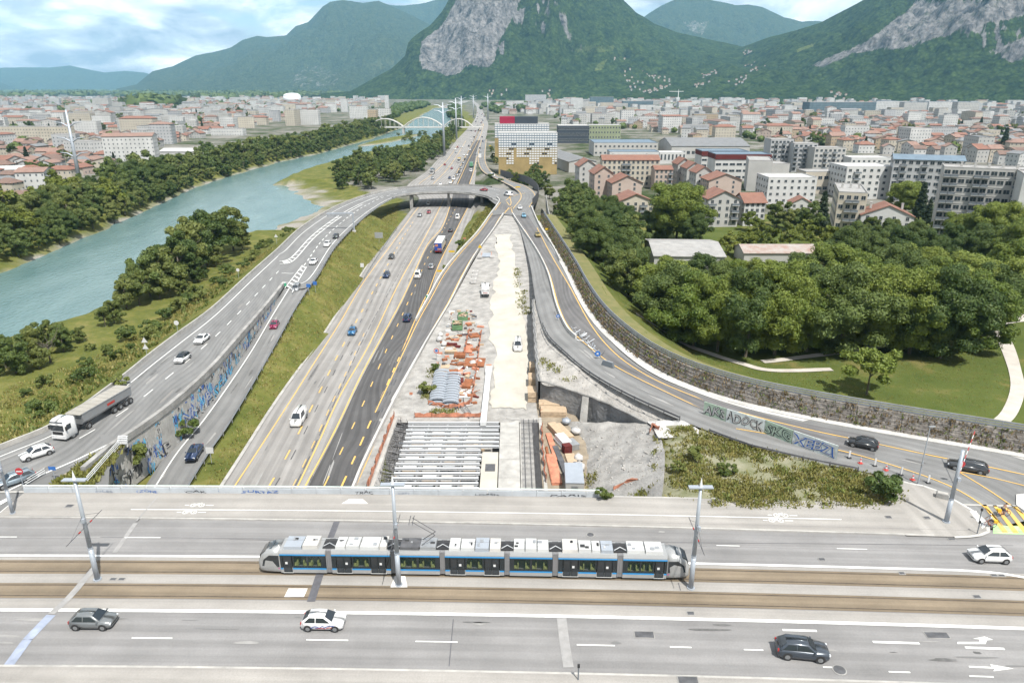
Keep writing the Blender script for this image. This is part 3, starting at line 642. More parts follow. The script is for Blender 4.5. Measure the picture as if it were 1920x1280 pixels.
# painted lines on the bridge
bl = lambda t, w_, x0=-100, x1=100, dash=None, mt=Wt, z=.03, name='lane_marking': strip([bp_(x, t, z) for x in np.linspace(x0, x1, 120)], w_, 0, dash).build(name, mt, bridge)
bl(0.05, .34, -100, 46); bl(-8.35, .42)
strip(spline([bp_(46, .05, .03), bp_(49.5, -.15, .03), bp_(52.5, -.9, .03), bp_(55, -2.2, .03)], 20), .34).build('lane_marking', Wt, bridge)
for x0, x1, t in ((-43, -39, 3.35), (-21.5, -17.5, 3.35), (22.3, 24.8, 3.3), (35.2, 38.4, 3.25), (-70, -66, 3.4), (55, 58, 3.2), (-58.5, -55, 3.4)): bl(t, .12, x0, x1)
for x0, x1, t in ((-52, -47.5, -11.9), (-34.5, -30.8, -11.95), (-18.6, -14.8, -11.95), (-8.7, -4.9, -11.95), (5.8, 9.2, -12.0), (14.1, 16, -12.0), (20.6, 22.3, -12.1), (26.8, 28.4, -13.9), (32.2, 34.0, -14.2), (38.8, 40.8, -14.4), (45.5, 48, -14.6)): bl(t, .14, x0, x1)
for x0, x1, t in ((24.9, 28.0, -9.5), (32.5, 36.6, -10.7), (40.4, 43.8, -11.05), (47.4, 50.6, -11.4)): bl(t, .26, x0, x1)
def flat(pts, name, mt=Wt, z=.035, parent=None):
	mb = MB(); mb.poly([Vector((p.x, p.y, p.z + z)) for p in pts]); return mb.build(name, mt, parent or bridge)
ar = lambda l: [P(x, y, ZB) for x, y in l]
flat(ar([(1795,1203),(1836,1203),(1836,1198),(1824,1197),(1846,1193),(1862,1199),(1850,1200),(1848,1207),(1795,1207)][::-1]), 'arrow_marking')
flat(ar([(1816,1248),(1860,1250),(1856,1245),(1901,1253),(1862,1258),(1866,1253),(1818,1251)][::-1]), 'arrow_marking')
# kerbs and far pavement
def kerb(name, t, x0, x1, h=.13, w_=.22):
	mb = MB(); xs = np.linspace(x0, x1, int((x1 - x0) / 2) + 2)
	for a_, b_ in zip(xs, xs[1:]):
		a, b = bp_(a_, tk(a_) if t is None else t), bp_(b_, tk(b_) if t is None else t); W = Vector((0, w_, 0)); U = Vector((0, 0, h + .004)); mb.quad(a, b, b + U, a + U); mb.quad(a + U, b + U, b + W + U, a + W + U); mb.quad(b + W, a + W, a + W + U, b + W + U)
	return struct(mb.build(name, 'concrete'))
kerb('kerb', None, -100, 47); kerb('kerb', -15.55, -100, 100)
struct(link('bridge_pavement', grid_mesh('bridge_pavement', [[bp_(x, 12.6, .13), bp_(x, 9.5, .13), bp_(x, tk(x) + .2, .13)] for x in np.linspace(-60, 46, 60)], 'pavement'))); struct(blong('near_pavement', -21.8, -15.4, 'pavement', .13))
mb = MB(); cp = [P(*q, ZB + .124) for q in ((1660,893),(1700,905),(1745,915),(1790,938),(1830,962),(1852,985),(1850,998),(1820,1005),(1780,1005.5),(1700,1003.5),(1655,948),(1640,900))]
mb.poly(cp); o = mb.build('corner_pavement', 'pavement'); struct(o); o.data.uv_layers.new(name='UVMap')
for lp in o.data.loops: o.data.uv_layers[0].data[lp.index].uv = o.data.vertices[lp.vertex_index].co.xy
ck = spline([P(*q, ZB + .135) for q in ((1655,891),(1700,904),(1745,914),(1790,937),(1830,961),(1853,985),(1850,999),(1820,1005),(1790,1006.5))], 50)
mb = strip(ck, .35); n0 = len(mb.f)
for a, b in zip(ck, ck[1:]): mb.quad(a - Vector((0, 0, .14)), b - Vector((0, 0, .14)), b, a)
struct(mb.build('corner_kerb', 'concrete_pale'))
mb = MB(); mb.poly([P(*q, ZB + .13) for q in ((1818,957),(1830,957),(1850,985),(1842,990))]); mb.build('ramp_marking', Wt, o)
# cycle path on the far pavement
for t, w_, d in ((8.75, .14, None),): strip([bp_(x, t, .14) for x in np.linspace(-45, 38, 80)], w_, 0, d).build('cycle_marking', Wt, bridge)
def cycle_symbol(x, t):
	mb = MB()
	for dx in (-.5, .5):
		c = bp_(x + dx, t, .15); k = 12
		for i in range(k):
			a, b = 2 * math.pi * i / k, 2 * math.pi * (i + 1) / k
			mb.quad(*[c + Vector((math.cos(q) * r_, math.sin(q) * r_, 0)) for q, r_ in ((a, .26), (a, .36), (b, .36), (b, .26))])
	for a, b in (((-.5, 0), (-.1, .35)), ((-.1, .35), (.35, .35)), ((.35, .35), (.5, 0)), ((-.1, .35), (0, 0)), ((0, 0), (.35, .35)), ((.35, .35), (.3, .55)), ((-1.5, 0), (-1.0, 0)), ((1.0, 0), (1.9, 0))):
		s_ = strip([bp_(x + a[0], t + a[1], .15), bp_(x + b[0], t + b[1], .15)], .12); n = len(mb.v); mb.v += s_.v; mb.f += [tuple(i + n for i in f) for f in s_.f]; mb.m += s_.m
	mb.build('cycle_symbol_marking', Wt, bridge)
for x, t in ((-37.5, 9.7), (-37.8, 8.2), (31.3, 9.3), (30.4, 8.2)): cycle_symbol(x, t)
# joints across the bridge: dark strip under the tram, seams on the road, patches
def seam(pts, w_, mt, z=.028, name='joint'): return strip([P(a, b, ZB + z) for a, b in pts], w_).build(name, mt, bridge)
mat('seam_pale', (0.25, 0.245, 0.24), .9, var=.15, scale=1); mat('seam_blue', (0.23, 0.26, 0.33), .9, var=.25, scale=.8); mat('seam_dark', (0.085, 0.085, 0.095), .8, var=.2, scale=1)
mat('patch_white', (0.55, 0.53, 0.50), .9, var=.1, scale=1)
seam([(632,976),(618,1012)], .7, 'seam_dark'); seam([(600,1075),(583,1127)], .8, 'seam_dark', .045); seam([(96,1152),(52,1197),(15,1248)], .9, 'seam_blue')
seam([(1053,1158),(1058,1200),(1066,1250)], .9, 'seam_pale'); seam([(296,930),(256,976)], .18, 'seam_pale', .15); seam([(254,980),(215,1035)], .5, 'seam_pale'); seam([(178,1062),(130,1120),(96,1150)], .7, 'seam_pale', .045)
seam([(850,1160),(842,1248)], .08, 'seam_dark'); seam([(1272,1092),(1276,1106)], .08, 'seam_dark'); seam([(188,1006),(1900,1022)], .05, 'seam_dark'); seam([(430,1010),(700,1016),(1100,1022)], .05, 'seam_dark')
for pl, mt in (([(533,1119),(570,1119),(577,1103),(541,1103)], 'patch_white'), ([(732,1101),(764,1101),(760,1080),(740,1080)], 'patch_white')): flat(ar(pl), 'surface_patch', mt, .05)
flat([P(x, y, ZB + .13) for x, y in [(640,944),(690,944),(680,935),(655,935)]], 'surface_patch', 'patch_white', .02)
# inspection covers
def cover(px, py, w_, d, mt='steel_dark', z=.03, rnd=False):
	c = P(px, py, ZB + z)
	ct = thing('inspection_cover', {}.get(0) or 'cover', 'cover', c, 0, 'iron covers set in the bridge surface'); mb = MB()
	if rnd: mb.cyl((0, 0, .01), w_ / 2, .03, 20)
	else: mb.box((0, 0, .01), (w_, d, .03), -.03)
	mb.build('lid', mt, ct)
	mb = MB()
	if rnd: mb.cyl((0, 0, .0), w_ / 2 + .1, .02, 20)
	else: mb.box((0, 0, 0), (w_ + .14, d + .14, .02), -.03)
	mb.build('frame', 'concrete_dirty', ct); return ct
for px, py, w_, d, rnd, lb, z in ((1208,1189,1.7,.75,0,'large iron grating in the road below the tram',.03),(1757,1190,2.0,.7,0,'large iron cover near the turn arrow',.03),(1574,1255,1.0,.8,1,'round iron cover in front of the dark blue car',.03),
	 (1107,1002,.75,.5,1,'round iron cover between kerb and tram',.03),(1541,1048,.6,.4,0,'small square cover in the far lane right of the tram',.03),(130,948,.75,.55,0,'square cover on the pavement by the left tall mast',.16),
	 (1784,1010,.7,.35,0,'gully cover at the kerb near the pavement corner',.03),(212,1085,.55,.3,0,'left one of two small covers beside the left mast foot',.05),(228,1085,.55,.3,0,'right one of two small covers beside the left mast foot',.05),
	 (1666,969,.6,.45,0,'small cover on the pavement near the bush',.16),(1738,970,.6,.45,0,'small cover on the pavement near the grey pole foot',.16),(1295,1149,.6,.4,0,'small cover on the tram verge below the tram nose',.03),
	 (1864,1078,.55,.3,0,'left one of two covers beside the upper track on the right',.03),(1878,1078,.55,.3,0,'right one of two covers beside the upper track on the right',.03),(1691,1074,.5,.35,0,'small cover between white line and upper track',.03),(1832,1118,.6,.4,0,'small cover between the two tracks on the right',.03),(1290,1274,1.6,.7,0,'iron cover on the near pavement at the bottom edge',.16)):
	tag(cover(px, py, w_, d, 'steel_dark', z, rnd), lb)
# parapet on the far side: cast panels with a white rail on posts
pr = thing('bridge_parapet', 'pale concrete bridge parapet scrawled with blue graffiti, white handrail on top', 'parapet', bp_(-60, 12.4))
po = Vector(pr.location); x = -60.0
mat('parapet', (0.36, 0.385, 0.41), .8, var=.12, scale=.5)
while x < 10.5:
	a, b = bp_(x + .02, 12.4) - po, bp_(min(x + 3.0, 10.8) - .02, 12.4) - po; mb = MB()
	for z0, z1, t0, t1 in ((.1, .78, 0, .22),):
		mb.quad(a + Vector((0, t0, z0)), b + Vector((0, t0, z0)), b + Vector((0, t0, z1)), a + Vector((0, t0, z1))); mb.quad(a + Vector((0, t0, z1)), b + Vector((0, t0, z1)), b + Vector((0, t1, z1)), a + Vector((0, t1, z1))); mb.quad(b + Vector((0, t1, z0)), a + Vector((0, t1, z0)), a + Vector((0, t1, z1)), b + Vector((0, t1, z1)))
	mb.build('parapet_panel', 'parapet', pr)
	mb = MB(); mb.box((a.x + .1, a.y + .11, .92), (.07, .07, .3)); mb.build('post', 'white_metal', pr); x += 3.0
for z, r_ in ((1.08, .06), (.92, .035)):
	mb = MB(); mb.tube([bp_(x_, 12.5, z) - po for x_ in np.linspace(-60, 10.6, 40)], r_, 6); mb.build('handrail', 'white_metal', pr)
mb = MB(); mb.tube([bp_(x_, 12.72, 1.0) - po for x_ in np.linspace(-60, 10.6, 40)], .045, 5); mat('green_rail', (.22, .36, .28), .6); mb.build('outer_rail', 'green_rail', pr)
# near parapet at the very bottom
pn = thing('near_parapet', 'pale parapet along the bottom edge of the bridge', 'parapet', bp_(0, -17.5))
po = Vector(pn.location)
for x in np.arange(-60, 60, 4.0):
	a, b = bp_(x + .02, -17.6) - po, bp_(x + 3.98, -17.6) - po; mb = MB(); W = Vector((0, -.35, 0))
	for z1 in (.4,): mb.quad(a + W, b + W, b + W + Vector((0, 0, z1)), a + W + Vector((0, 0, z1))); mb.quad(a + W + Vector((0, 0, z1)), b + W + Vector((0, 0, z1)), b + Vector((0, 0, z1)), a + Vector((0, 0, z1))); mb.quad(b + Vector((0, 0, .1)), a + Vector((0, 0, .1)), a + Vector((0, 0, z1)), b + Vector((0, 0, z1)))
	mb.build('parapet_panel', 'concrete_pale', pn)
# crossing at the left end and the yellow one at the right
for k, l in enumerate(([(0,940),(12,934),(22,934),(0,947)], [(0,960),(18,945),(32,945),(0,968)], [(30,948),(42,936),(50,936),(36,950)])): flat([P(a, b, ZB + .0) for a, b in l], 'crossing_stripe', Wt, .03)
for k in range(7):
	a = [(1842 + 19 * k, 946 + k), (1849 + 19 * k, 946 + k), (1890 + 20 * k, 998 + k), (1880 + 20 * k, 998 + k)]
	flat([P(u, v, ZB) for u, v in a][::-1], 'crossing_stripe', Yl, .05)
flat([P(u, v, ZB) for u, v in ((1862,984),(1862,1000),(1960,1003),(1960,988))], 'cycle_crossing_surface', 'green_paint', .025)
isl_ = [P(u, v, ZB) for u, v in ((1905,928),(1925,926),(1960,935),(1960,960),(1925,962),(1905,948))]
mb = MB(); n = len(isl_); top = [p + Vector((0, 0, .14)) for p in isl_]; mb.poly(top[::-1]); [mb.quad(isl_[i], isl_[(i + 1) % n], top[(i + 1) % n], top[i]) for i in range(n)]; struct(mb.build('traffic_island', 'concrete_pale'))
# ---------------------------------------------------------------- mountains
def mountain_material(name, forest, forest2, meadow, rock, rock2):
	m = bpy.data.materials.new(name); m.use_nodes = True; nt = m.node_tree; b = nt.nodes['Principled BSDF']; L = nt.links.new
	tc = nt.nodes.new('ShaderNodeTexCoord'); at = nt.nodes.new('ShaderNodeVertexColor'); at.layer_name = 'cover'; sp = nt.nodes.new('ShaderNodeSeparateColor'); L(at.outputs[0], sp.inputs[0])
	def noise(s, d, ro=.6):
		n = nt.nodes.new('ShaderNodeTexNoise'); n.inputs['Scale'].default_value = s; n.inputs['Detail'].default_value = d; n.inputs['Roughness'].default_value = ro; L(tc.outputs['Object'], n.inputs['Vector']); return n
	def ramp(src, cols):
		r = nt.nodes.new('ShaderNodeValToRGB'); e = r.color_ramp.elements
		for i, (p, c) in enumerate(cols):
			q = e[i] if i < 2 else e.new(p)
			q.position = p; q.color = (*c, 1)
		L(src, r.inputs[0]); return r.outputs[0]
	def mix(f, a, d):
		k = nt.nodes.new('ShaderNodeMix'); k.data_type = 'RGBA'; L(f, k.inputs[0]); L(a, k.inputs[6]); L(d, k.inputs[7]); return k.outputs[2]
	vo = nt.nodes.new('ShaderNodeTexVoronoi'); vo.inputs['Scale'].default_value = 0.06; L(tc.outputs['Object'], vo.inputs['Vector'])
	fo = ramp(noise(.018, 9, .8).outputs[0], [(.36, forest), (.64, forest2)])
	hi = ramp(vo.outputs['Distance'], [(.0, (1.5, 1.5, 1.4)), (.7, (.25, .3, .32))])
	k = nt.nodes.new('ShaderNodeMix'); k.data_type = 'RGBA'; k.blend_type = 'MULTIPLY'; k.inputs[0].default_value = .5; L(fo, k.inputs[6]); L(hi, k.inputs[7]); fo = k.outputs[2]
	mp = nt.nodes.new('ShaderNodeMapping'); mp.inputs['Scale'].default_value = (1, 1, .35); L(tc.outputs['Object'], mp.inputs[0])
	n = nt.nodes.new('ShaderNodeTexNoise'); n.inputs['Scale'].default_value = .03; n.inputs['Detail'].default_value = 10; n.inputs['Roughness'].default_value = .7; L(mp.outputs[0], n.inputs['Vector'])
	ro = ramp(n.outputs[0], [(.36, rock2), (.60, rock)])
	nr_ = noise(.02, 8, .7)
	def thresh(ch, width=.09, amt=.85):
		a = nt.nodes.new('ShaderNodeMath'); a.operation = 'MULTIPLY_ADD'; L(nr_.outputs[0], a.inputs[0]); a.inputs[1].default_value = amt; L(ch, a.inputs[2])
		r = nt.nodes.new('ShaderNodeMapRange'); L(a.outputs[0], r.inputs[0]); r.inputs[1].default_value = .5 + amt / 2 - width; r.inputs[2].default_value = .5 + amt / 2 + width; return r.outputs[0]
	col = mix(thresh(sp.outputs[1], .06, .3), fo, ramp(noise(.05, 4).outputs[0], [(.3, meadow), (.7, tuple(c * 1.4 for c in meadow))]))
	col = mix(thresh(sp.outputs[0]), col, ro)
	L(col, b.inputs['Base Color']); b.inputs['Roughness'].default_value = 1; b.inputs['Specular IOR Level'].default_value = 0
	bp = nt.nodes.new('ShaderNodeBump'); bp.inputs['Strength'].default_value = 1; bp.inputs['Distance'].default_value = 12; bp.invert = True; L(vo.outputs['Distance'], bp.inputs['Height'])
	bp2 = nt.nodes.new('ShaderNodeBump'); bp2.inputs['Strength'].default_value = .8; bp2.inputs['Distance'].default_value = 40; L(n.outputs[0], bp2.inputs['Height']); L(bp.outputs[0], bp2.inputs['Normal'])
	L(bp2.outputs[0], b.inputs['Normal']); M[name] = m
mountain_material('mountain', (.007, .020, .008), (.075, .115, .032), (.10, .125, .04), (.27, .255, .245), (.05, .052, .055))
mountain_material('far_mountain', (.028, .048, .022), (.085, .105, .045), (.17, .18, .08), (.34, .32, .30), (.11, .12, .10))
def mountain(name, sky, base_y, Dr, Db, back, rows, cols, rough, seed, shape=1.0, rock=None, meadow=None, mt='mountain', spur=0.35, fl=None):
	"""sky: surveyed skyline (px,py); the ridge stands Dr metres away, the foot Db metres away; a real slope joins them and falls away behind"""
	sx = np.array([p[0] for p in sky], float); sy = np.array([p[1] for p in sky], float)
	u = np.linspace(sx[0], sx[-1], cols); ry = np.interp(u, sx, sy)
	ray = (u - 960) / F
	dr = np.interp(u, *zip(*Dr)) if isinstance(Dr, list) else np.full(cols, float(Dr)); dbs = np.interp(u, *zip(*Db)) if isinstance(Db, list) else np.full(cols, float(Db))
	v_ = (640 - ry) / F; zr = CZ + dr * (-ST + v_ * CT) / (CT + v_ * ST)
	zr = np.maximum(zr, 6)
	nf = rows; nb_ = 14
	t = np.concatenate([np.linspace(0, 1, nf) ** .9, 1 + np.linspace(0, 1, nb_ + 1)[1:]])
	T, U = np.meshgrid(t, np.arange(cols), indexing='ij')
	dist = np.where(T <= 1, dbs[None] + (dr - dbs)[None] * T, dr[None] + (T - 1) * back)
	Xw = ray[None] * dist * (CT + 0 * dist) / CT * 1.0
	Xw = ray[None] * (dist * CT); Xw = ray[None] * dist * 1.06
	Yw = dist
	n1_ = ridged(Xw / (rough * .8) + seed, Yw / (rough * 1.9), 6, .55); n2_ = fbm(Xw / (rough * .35) + seed, Yw / (rough * .35), 6, .55)
	prof = np.where(T <= 1, np.clip(T, 0, 1) ** shape, np.clip(2 - T, 0, 1) ** 1.1)
	env = np.clip(T * 4, 0, 1) * np.where(T <= 1, np.clip((1 - T) * 3.2, 0, 1) + .05, .5)
	Zw = zr[None] * prof + zr[None] * spur * (n1_ - .62) * env + zr[None] * .10 * n2_ * (env + .12) + zr[None] * .09 * (ridged(Xw / (rough * .16) + seed, Yw / (rough * .42), 4, .6) - .6) * env
	Zw = np.where(T <= 1, np.minimum(Zw, zr[None] * (.25 + .75 * np.clip(T * 1.2, 0, 1)) * 1.02 + 3), Zw)
	# how each point appears from the survey point, to place outcrops and meadows that the survey lists
	dep = Yw * CT - (Zw - CZ) * ST; pxs = 960 + F * Xw / dep; pys = 640 - F * (Yw * ST + (Zw - CZ) * CT) / dep
	rk = np.zeros_like(Zw); md = np.zeros_like(Zw)
	def inpoly(poly):
		r = np.zeros(pxs.shape, bool); j = len(poly) - 1
		for i in range(len(poly)):
			a, b = poly[i], poly[j]; j = i
			r ^= ((a[1] > pys) != (b[1] > pys)) & (pxs < (b[0] - a[0]) * (pys - a[1]) / (b[1] - a[1] + 1e-9) + a[0])
		return r
	for poly, s_ in (rock or []):
		k = inpoly(poly) & (T <= 1.0); rk = np.where(k, np.maximum(rk, s_), rk)
		Zw = np.where(k, Zw + s_ * zr[None] * .085 * (ridged(Xw / 130 + seed, (Yw + Zw * 1.5) / 130, 5, .6) - .6), Zw)
	for poly, s_ in (meadow or []): k = inpoly(poly); md = np.where(k, np.maximum(md, s_ * .74), md)
	gy_, gx_ = np.gradient(Zw); steep = np.abs(gy_) / np.maximum(1, np.abs(np.gradient(Yw)[0]))
	rk = np.maximum(rk, np.clip((steep - 1.5) * .6, 0, .75) * (T < 1))
	nr, nc = Zw.shape; me = bpy.data.meshes.new(name); me.vertices.add(nr * nc)
	me.vertices.foreach_set('co', np.stack([Xw, Yw, Zw - 4], -1).ravel().astype(np.float32))
	idx = np.arange(nr * nc).reshape(nr, nc); q = np.stack([idx[:-1, :-1], idx[:-1, 1:], idx[1:, 1:], idx[1:, :-1]], -1).reshape(-1, 4)
	me.loops.add(q.size); me.loops.foreach_set('vertex_index', q.ravel().astype(np.int32)); me.polygons.add(len(q)); me.polygons.foreach_set('loop_start', np.arange(0, q.size, 4, dtype=np.int32))
	me.polygons.foreach_set('use_smooth', np.ones(len(q), bool)); me.update(calc_edges=True)
	ca = me.color_attributes.new('cover', 'FLOAT_COLOR', 'POINT'); ca.data.foreach_set('color', np.stack([rk, md, md * 0, md * 0 + 1], -1).ravel().astype(np.float32))
	me.materials.append(M[mt]); o = struct(link(name, me)); return o, (Xw, Yw, Zw - 4, pxs, pys, T)
mountain('far_hills', [(-260,100),(-80,100),(0,108),(40,113),(75,130),(100,148),(125,163),(140,166)], 166, 11500, 9800, 2500, 60, 160, 1400, 1.3, 1.0, mt='far_mountain', spur=.3)
mountain('far_hills', [(40,150),(85,129),(150,126),(195,127),(230,123),(262,131),(285,136),(320,133),(350,136),(400,150),(460,163)], 166, 13500, 11800, 2500, 60, 160, 1600, 2.1, 1.0, mt='far_mountain', spur=.25)
mountain('left_mountain', [(300,166),(335,158),(365,133),(400,124),(440,103),(470,97),(500,88),(520,74),(545,66),(560,69),(592,66),(610,48),(630,40),(655,12),(668,4),(690,0),(720,6),(745,4),(770,14),(800,30),(850,60)], 166, [(300, 8500), (600, 9500), (850, 9000)], [(300, 7600), (500, 6600), (850, 6300)], 4000, 110, 300, 1100, 4.4, .9, mt='far_mountain', spur=.42,
	rock=[([(535,165),(560,130),(600,120),(640,140),(625,165)], .40), ([(600,75),(650,45),(700,60),(690,80),(640,90)], .25)], meadow=[([(690,115),(735,105),(745,125),(700,135)], .6), ([(470,78),(540,90),(530,120),(480,120)], .25)])
mountain('back_mountain', [(690,10),(740,4),(775,12),(810,8),(840,0),(870,-40),(900,-60),(960,-40),(1040,0)], 166, 11500, 10000, 3000, 60, 140, 1300, 7.7, 1.0, mt='far_mountain')
mountain('back_mountain', [(1110,80),(1150,55),(1180,26),(1200,10),(1222,-2),(1260,-4),(1292,2),(1318,10),(1340,8),(1362,12),(1385,24),(1400,32),(1430,40),(1455,38),(1500,45),(1560,60)], 166, 9500, 7600, 4000, 80, 220, 1100, 9.2, .95, mt='far_mountain', rock=[([(1278,40),(1330,38),(1318,66),(1300,66)], .45)])
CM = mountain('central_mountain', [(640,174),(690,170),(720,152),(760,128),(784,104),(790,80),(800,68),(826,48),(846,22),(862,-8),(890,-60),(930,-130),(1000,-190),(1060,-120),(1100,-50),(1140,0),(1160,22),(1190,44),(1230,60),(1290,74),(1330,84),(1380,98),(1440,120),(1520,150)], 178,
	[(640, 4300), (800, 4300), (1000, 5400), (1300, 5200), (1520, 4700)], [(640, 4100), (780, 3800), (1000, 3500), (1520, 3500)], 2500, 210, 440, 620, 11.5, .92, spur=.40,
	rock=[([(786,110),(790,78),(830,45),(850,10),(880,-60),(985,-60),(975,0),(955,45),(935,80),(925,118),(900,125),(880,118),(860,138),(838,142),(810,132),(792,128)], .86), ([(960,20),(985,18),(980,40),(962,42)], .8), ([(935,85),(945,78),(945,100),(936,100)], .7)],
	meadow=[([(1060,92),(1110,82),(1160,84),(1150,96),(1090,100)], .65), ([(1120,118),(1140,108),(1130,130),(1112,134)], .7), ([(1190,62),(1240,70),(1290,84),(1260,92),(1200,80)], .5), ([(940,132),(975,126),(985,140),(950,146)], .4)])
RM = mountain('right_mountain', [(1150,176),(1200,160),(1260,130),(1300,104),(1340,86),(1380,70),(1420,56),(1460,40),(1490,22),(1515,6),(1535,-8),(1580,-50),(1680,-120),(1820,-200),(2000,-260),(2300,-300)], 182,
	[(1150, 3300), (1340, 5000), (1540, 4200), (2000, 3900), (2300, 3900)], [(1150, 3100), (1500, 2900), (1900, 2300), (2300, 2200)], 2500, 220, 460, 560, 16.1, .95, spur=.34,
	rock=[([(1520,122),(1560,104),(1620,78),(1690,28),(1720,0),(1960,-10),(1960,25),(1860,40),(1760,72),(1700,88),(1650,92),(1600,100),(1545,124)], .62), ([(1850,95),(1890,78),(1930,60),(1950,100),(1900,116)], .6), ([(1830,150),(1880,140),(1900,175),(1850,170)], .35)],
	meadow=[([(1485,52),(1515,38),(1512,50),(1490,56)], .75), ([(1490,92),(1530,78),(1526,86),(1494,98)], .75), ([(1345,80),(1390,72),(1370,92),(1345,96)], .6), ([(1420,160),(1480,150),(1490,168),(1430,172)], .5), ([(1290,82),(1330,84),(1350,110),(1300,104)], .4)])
# ---------------------------------------------------------------- trees
def leaf_material(name, c1, c2):
	m = bpy.data.materials.new(name); m.use_nodes = True; nt = m.node_tree; b = nt.nodes['Principled BSDF']; L = nt.links.new
	oi = nt.nodes.new('ShaderNodeObjectInfo'); tc = nt.nodes.new('ShaderNodeTexCoord')
	n = nt.nodes.new('ShaderNodeTexNoise'); n.inputs['Scale'].default_value = .55; n.inputs['Detail'].default_value = 3; L(tc.outputs['Object'], n.inputs['Vector'])
	a = nt.nodes.new('ShaderNodeMath'); a.operation = 'MULTIPLY_ADD'; L(oi.outputs['Random'], a.inputs[0]); a.inputs[1].default_value = .45; L(n.outputs[0], a.inputs[2])
	r = nt.nodes.new('ShaderNodeValToRGB'); r.color_ramp.elements[0].position = .38; r.color_ramp.elements[0].color = (*c1, 1); r.color_ramp.elements[1].position = 1.0; r.color_ramp.elements[1].color = (*c2, 1)
	L(a.outputs[0], r.inputs[0]); L(r.outputs[0], b.inputs['Base Color']); b.inputs['Roughness'].default_value = .55; b.inputs['Specular IOR Level'].default_value = .25
	tr = nt.nodes.new('ShaderNodeBsdfTranslucent'); ms = nt.nodes.new('ShaderNodeMixShader'); ms.inputs[0].default_value = .18; L(r.outputs[0], tr.inputs[0])
	L(b.outputs[0], ms.inputs[1]); L(tr.outputs[0], ms.inputs[2]); L(ms.outputs[0], nt.nodes['Material Output'].inputs[0]); M[name] = m
leaf_material('leaf_plane', (.074, .116, .018), (.180, .215, .042))
leaf_material('leaf_dark', (.044, .076, .018), (.105, .140, .036))
leaf_material('leaf_river', (.060, .092, .019), (.160, .180, .050))
leaf_material('leaf_yellow', (.085, .115, .018), (.150, .170, .028))
leaf_material('leaf_conifer', (.016, .032, .016), (.038, .055, .026))
leaf_material('leaf_dry', (.115, .08, .045), (.20, .155, .09))
leaf_material('leaf_grass', (.125, .140, .032), (.27, .23, .085))
mat('bark', (.10, .085, .065), .95, var=.3, scale=1.5)
def ico(sub=1):
	bm = bmesh.new(); bmesh.ops.create_icosphere(bm, subdivisions=sub, radius=1); v = np.array([p.co[:] for p in bm.verts]); f = np.array([[q.index for q in t.verts] for t in bm.faces]); bm.free(); return v, f
ICV, ICF = ico(1)
def np_mesh(name, parts, mats):
	"""parts: list of (verts Nx3, faces Mxk, material index)"""
	me = bpy.data.meshes.new(name); V = np.concatenate([p[0] for p in parts]).astype(np.float32); me.vertices.add(len(V)); me.vertices.foreach_set('co', V.ravel())
	loops = []; starts = []; mi = []; off = 0; n = 0
	for v, f, m_ in parts:
		k = f.shape[1]; loops.append((f + off).ravel()); starts.append(n + np.arange(len(f)) * k); n += f.size; mi.append(np.full(len(f), m_)); off += len(v)
	lp = np.concatenate(loops).astype(np.int32); stt = np.concatenate(starts).astype(np.int32); me.loops.add(len(lp)); me.loops.foreach_set('vertex_index', lp)
	me.polygons.add(len(stt)); me.polygons.foreach_set('loop_start', stt); me.polygons.foreach_set('material_index', np.concatenate(mi).astype(np.int32)); me.update(calc_edges=True)
	for m_ in mats: me.materials.append(M[m_])
	return me
def leaf_quads(pos, nrm, size, rng, asp=1.5):
	n = len(pos); a = np.cross(nrm, rng.normal(size=(n, 3))); a /= np.linalg.norm(a, axis=1)[:, None] + 1e-9; b = np.cross(nrm, a); s_ = size[:, None]
	V = np.stack([pos - a * s_ * asp, pos - b * s_ * .62, pos + a * s_ * asp, pos + b * s_ * .62], 1).reshape(-1, 3); return V, np.arange(4 * n).reshape(n, 4)
def crown_mesh(name, h0, h1, rad, blobs, leaves, lsz, mt, seed, kind='round'):
	rng = np.random.RandomState(seed); parts = []; P_, N_, S_ = [], [], []; hh = (h1 - h0) / 2; cz_ = (h0 + h1) / 2
	for i in range(blobs):
		if kind == 'cone':
			t = (i + rng.rand()) / blobs; r_ = rad * (1 - t) * .85 + .15; an = i * 2.4; c = np.array([math.cos(an) * r_ * .6, math.sin(an) * r_ * .6, h0 + (h1 - h0) * t]); br = rad * (.42 - .25 * t)
		else:
			d = rng.normal(size=3); d /= np.linalg.norm(d)
			if d[2] < (-.55 if h0 > 1.8 else -.95): d[2] *= -.6
			q = .45 + .5 * rng.rand() ** .6; wob = 1 + .22 * math.sin(3 * math.atan2(d[1], d[0]) + seed) + .12 * rng.normal()
			c = np.array([d[0] * rad * q * wob, d[1] * rad * q * wob, cz_ + d[2] * hh * q * (.95 + .15 * rng.normal())]); br = rad * rng.uniform(.24, .38) * (.8 if kind == 'round' else .6)
		wb_ = 1 + .22 * np.sin(ICV * 3.1 + i).sum(1, keepdims=True) / 3
		parts.append((ICV * wb_ * br * np.array([.78, .78, .66]) + c, ICF, 0))
		d = rng.normal(size=(leaves, 3)); d /= np.linalg.norm(d, axis=1)[:, None]; d[:, 2] = np.where(d[:, 2] < -.5, -d[:, 2], d[:, 2])
		rr = br * rng.uniform(.72, 1.16, leaves)[:, None]; P_.append(c + d * rr * np.array([1, 1, .85])); nn = d + rng.normal(size=d.shape) * .55; N_.append(nn / np.linalg.norm(nn, axis=1)[:, None]); S_.append(lsz * rng.uniform(.6, 1.4, leaves))
	v, f = leaf_quads(np.concatenate(P_), np.concatenate(N_), np.concatenate(S_), rng); parts.append((v, f, 0))
	return np_mesh(name, parts, [mt])
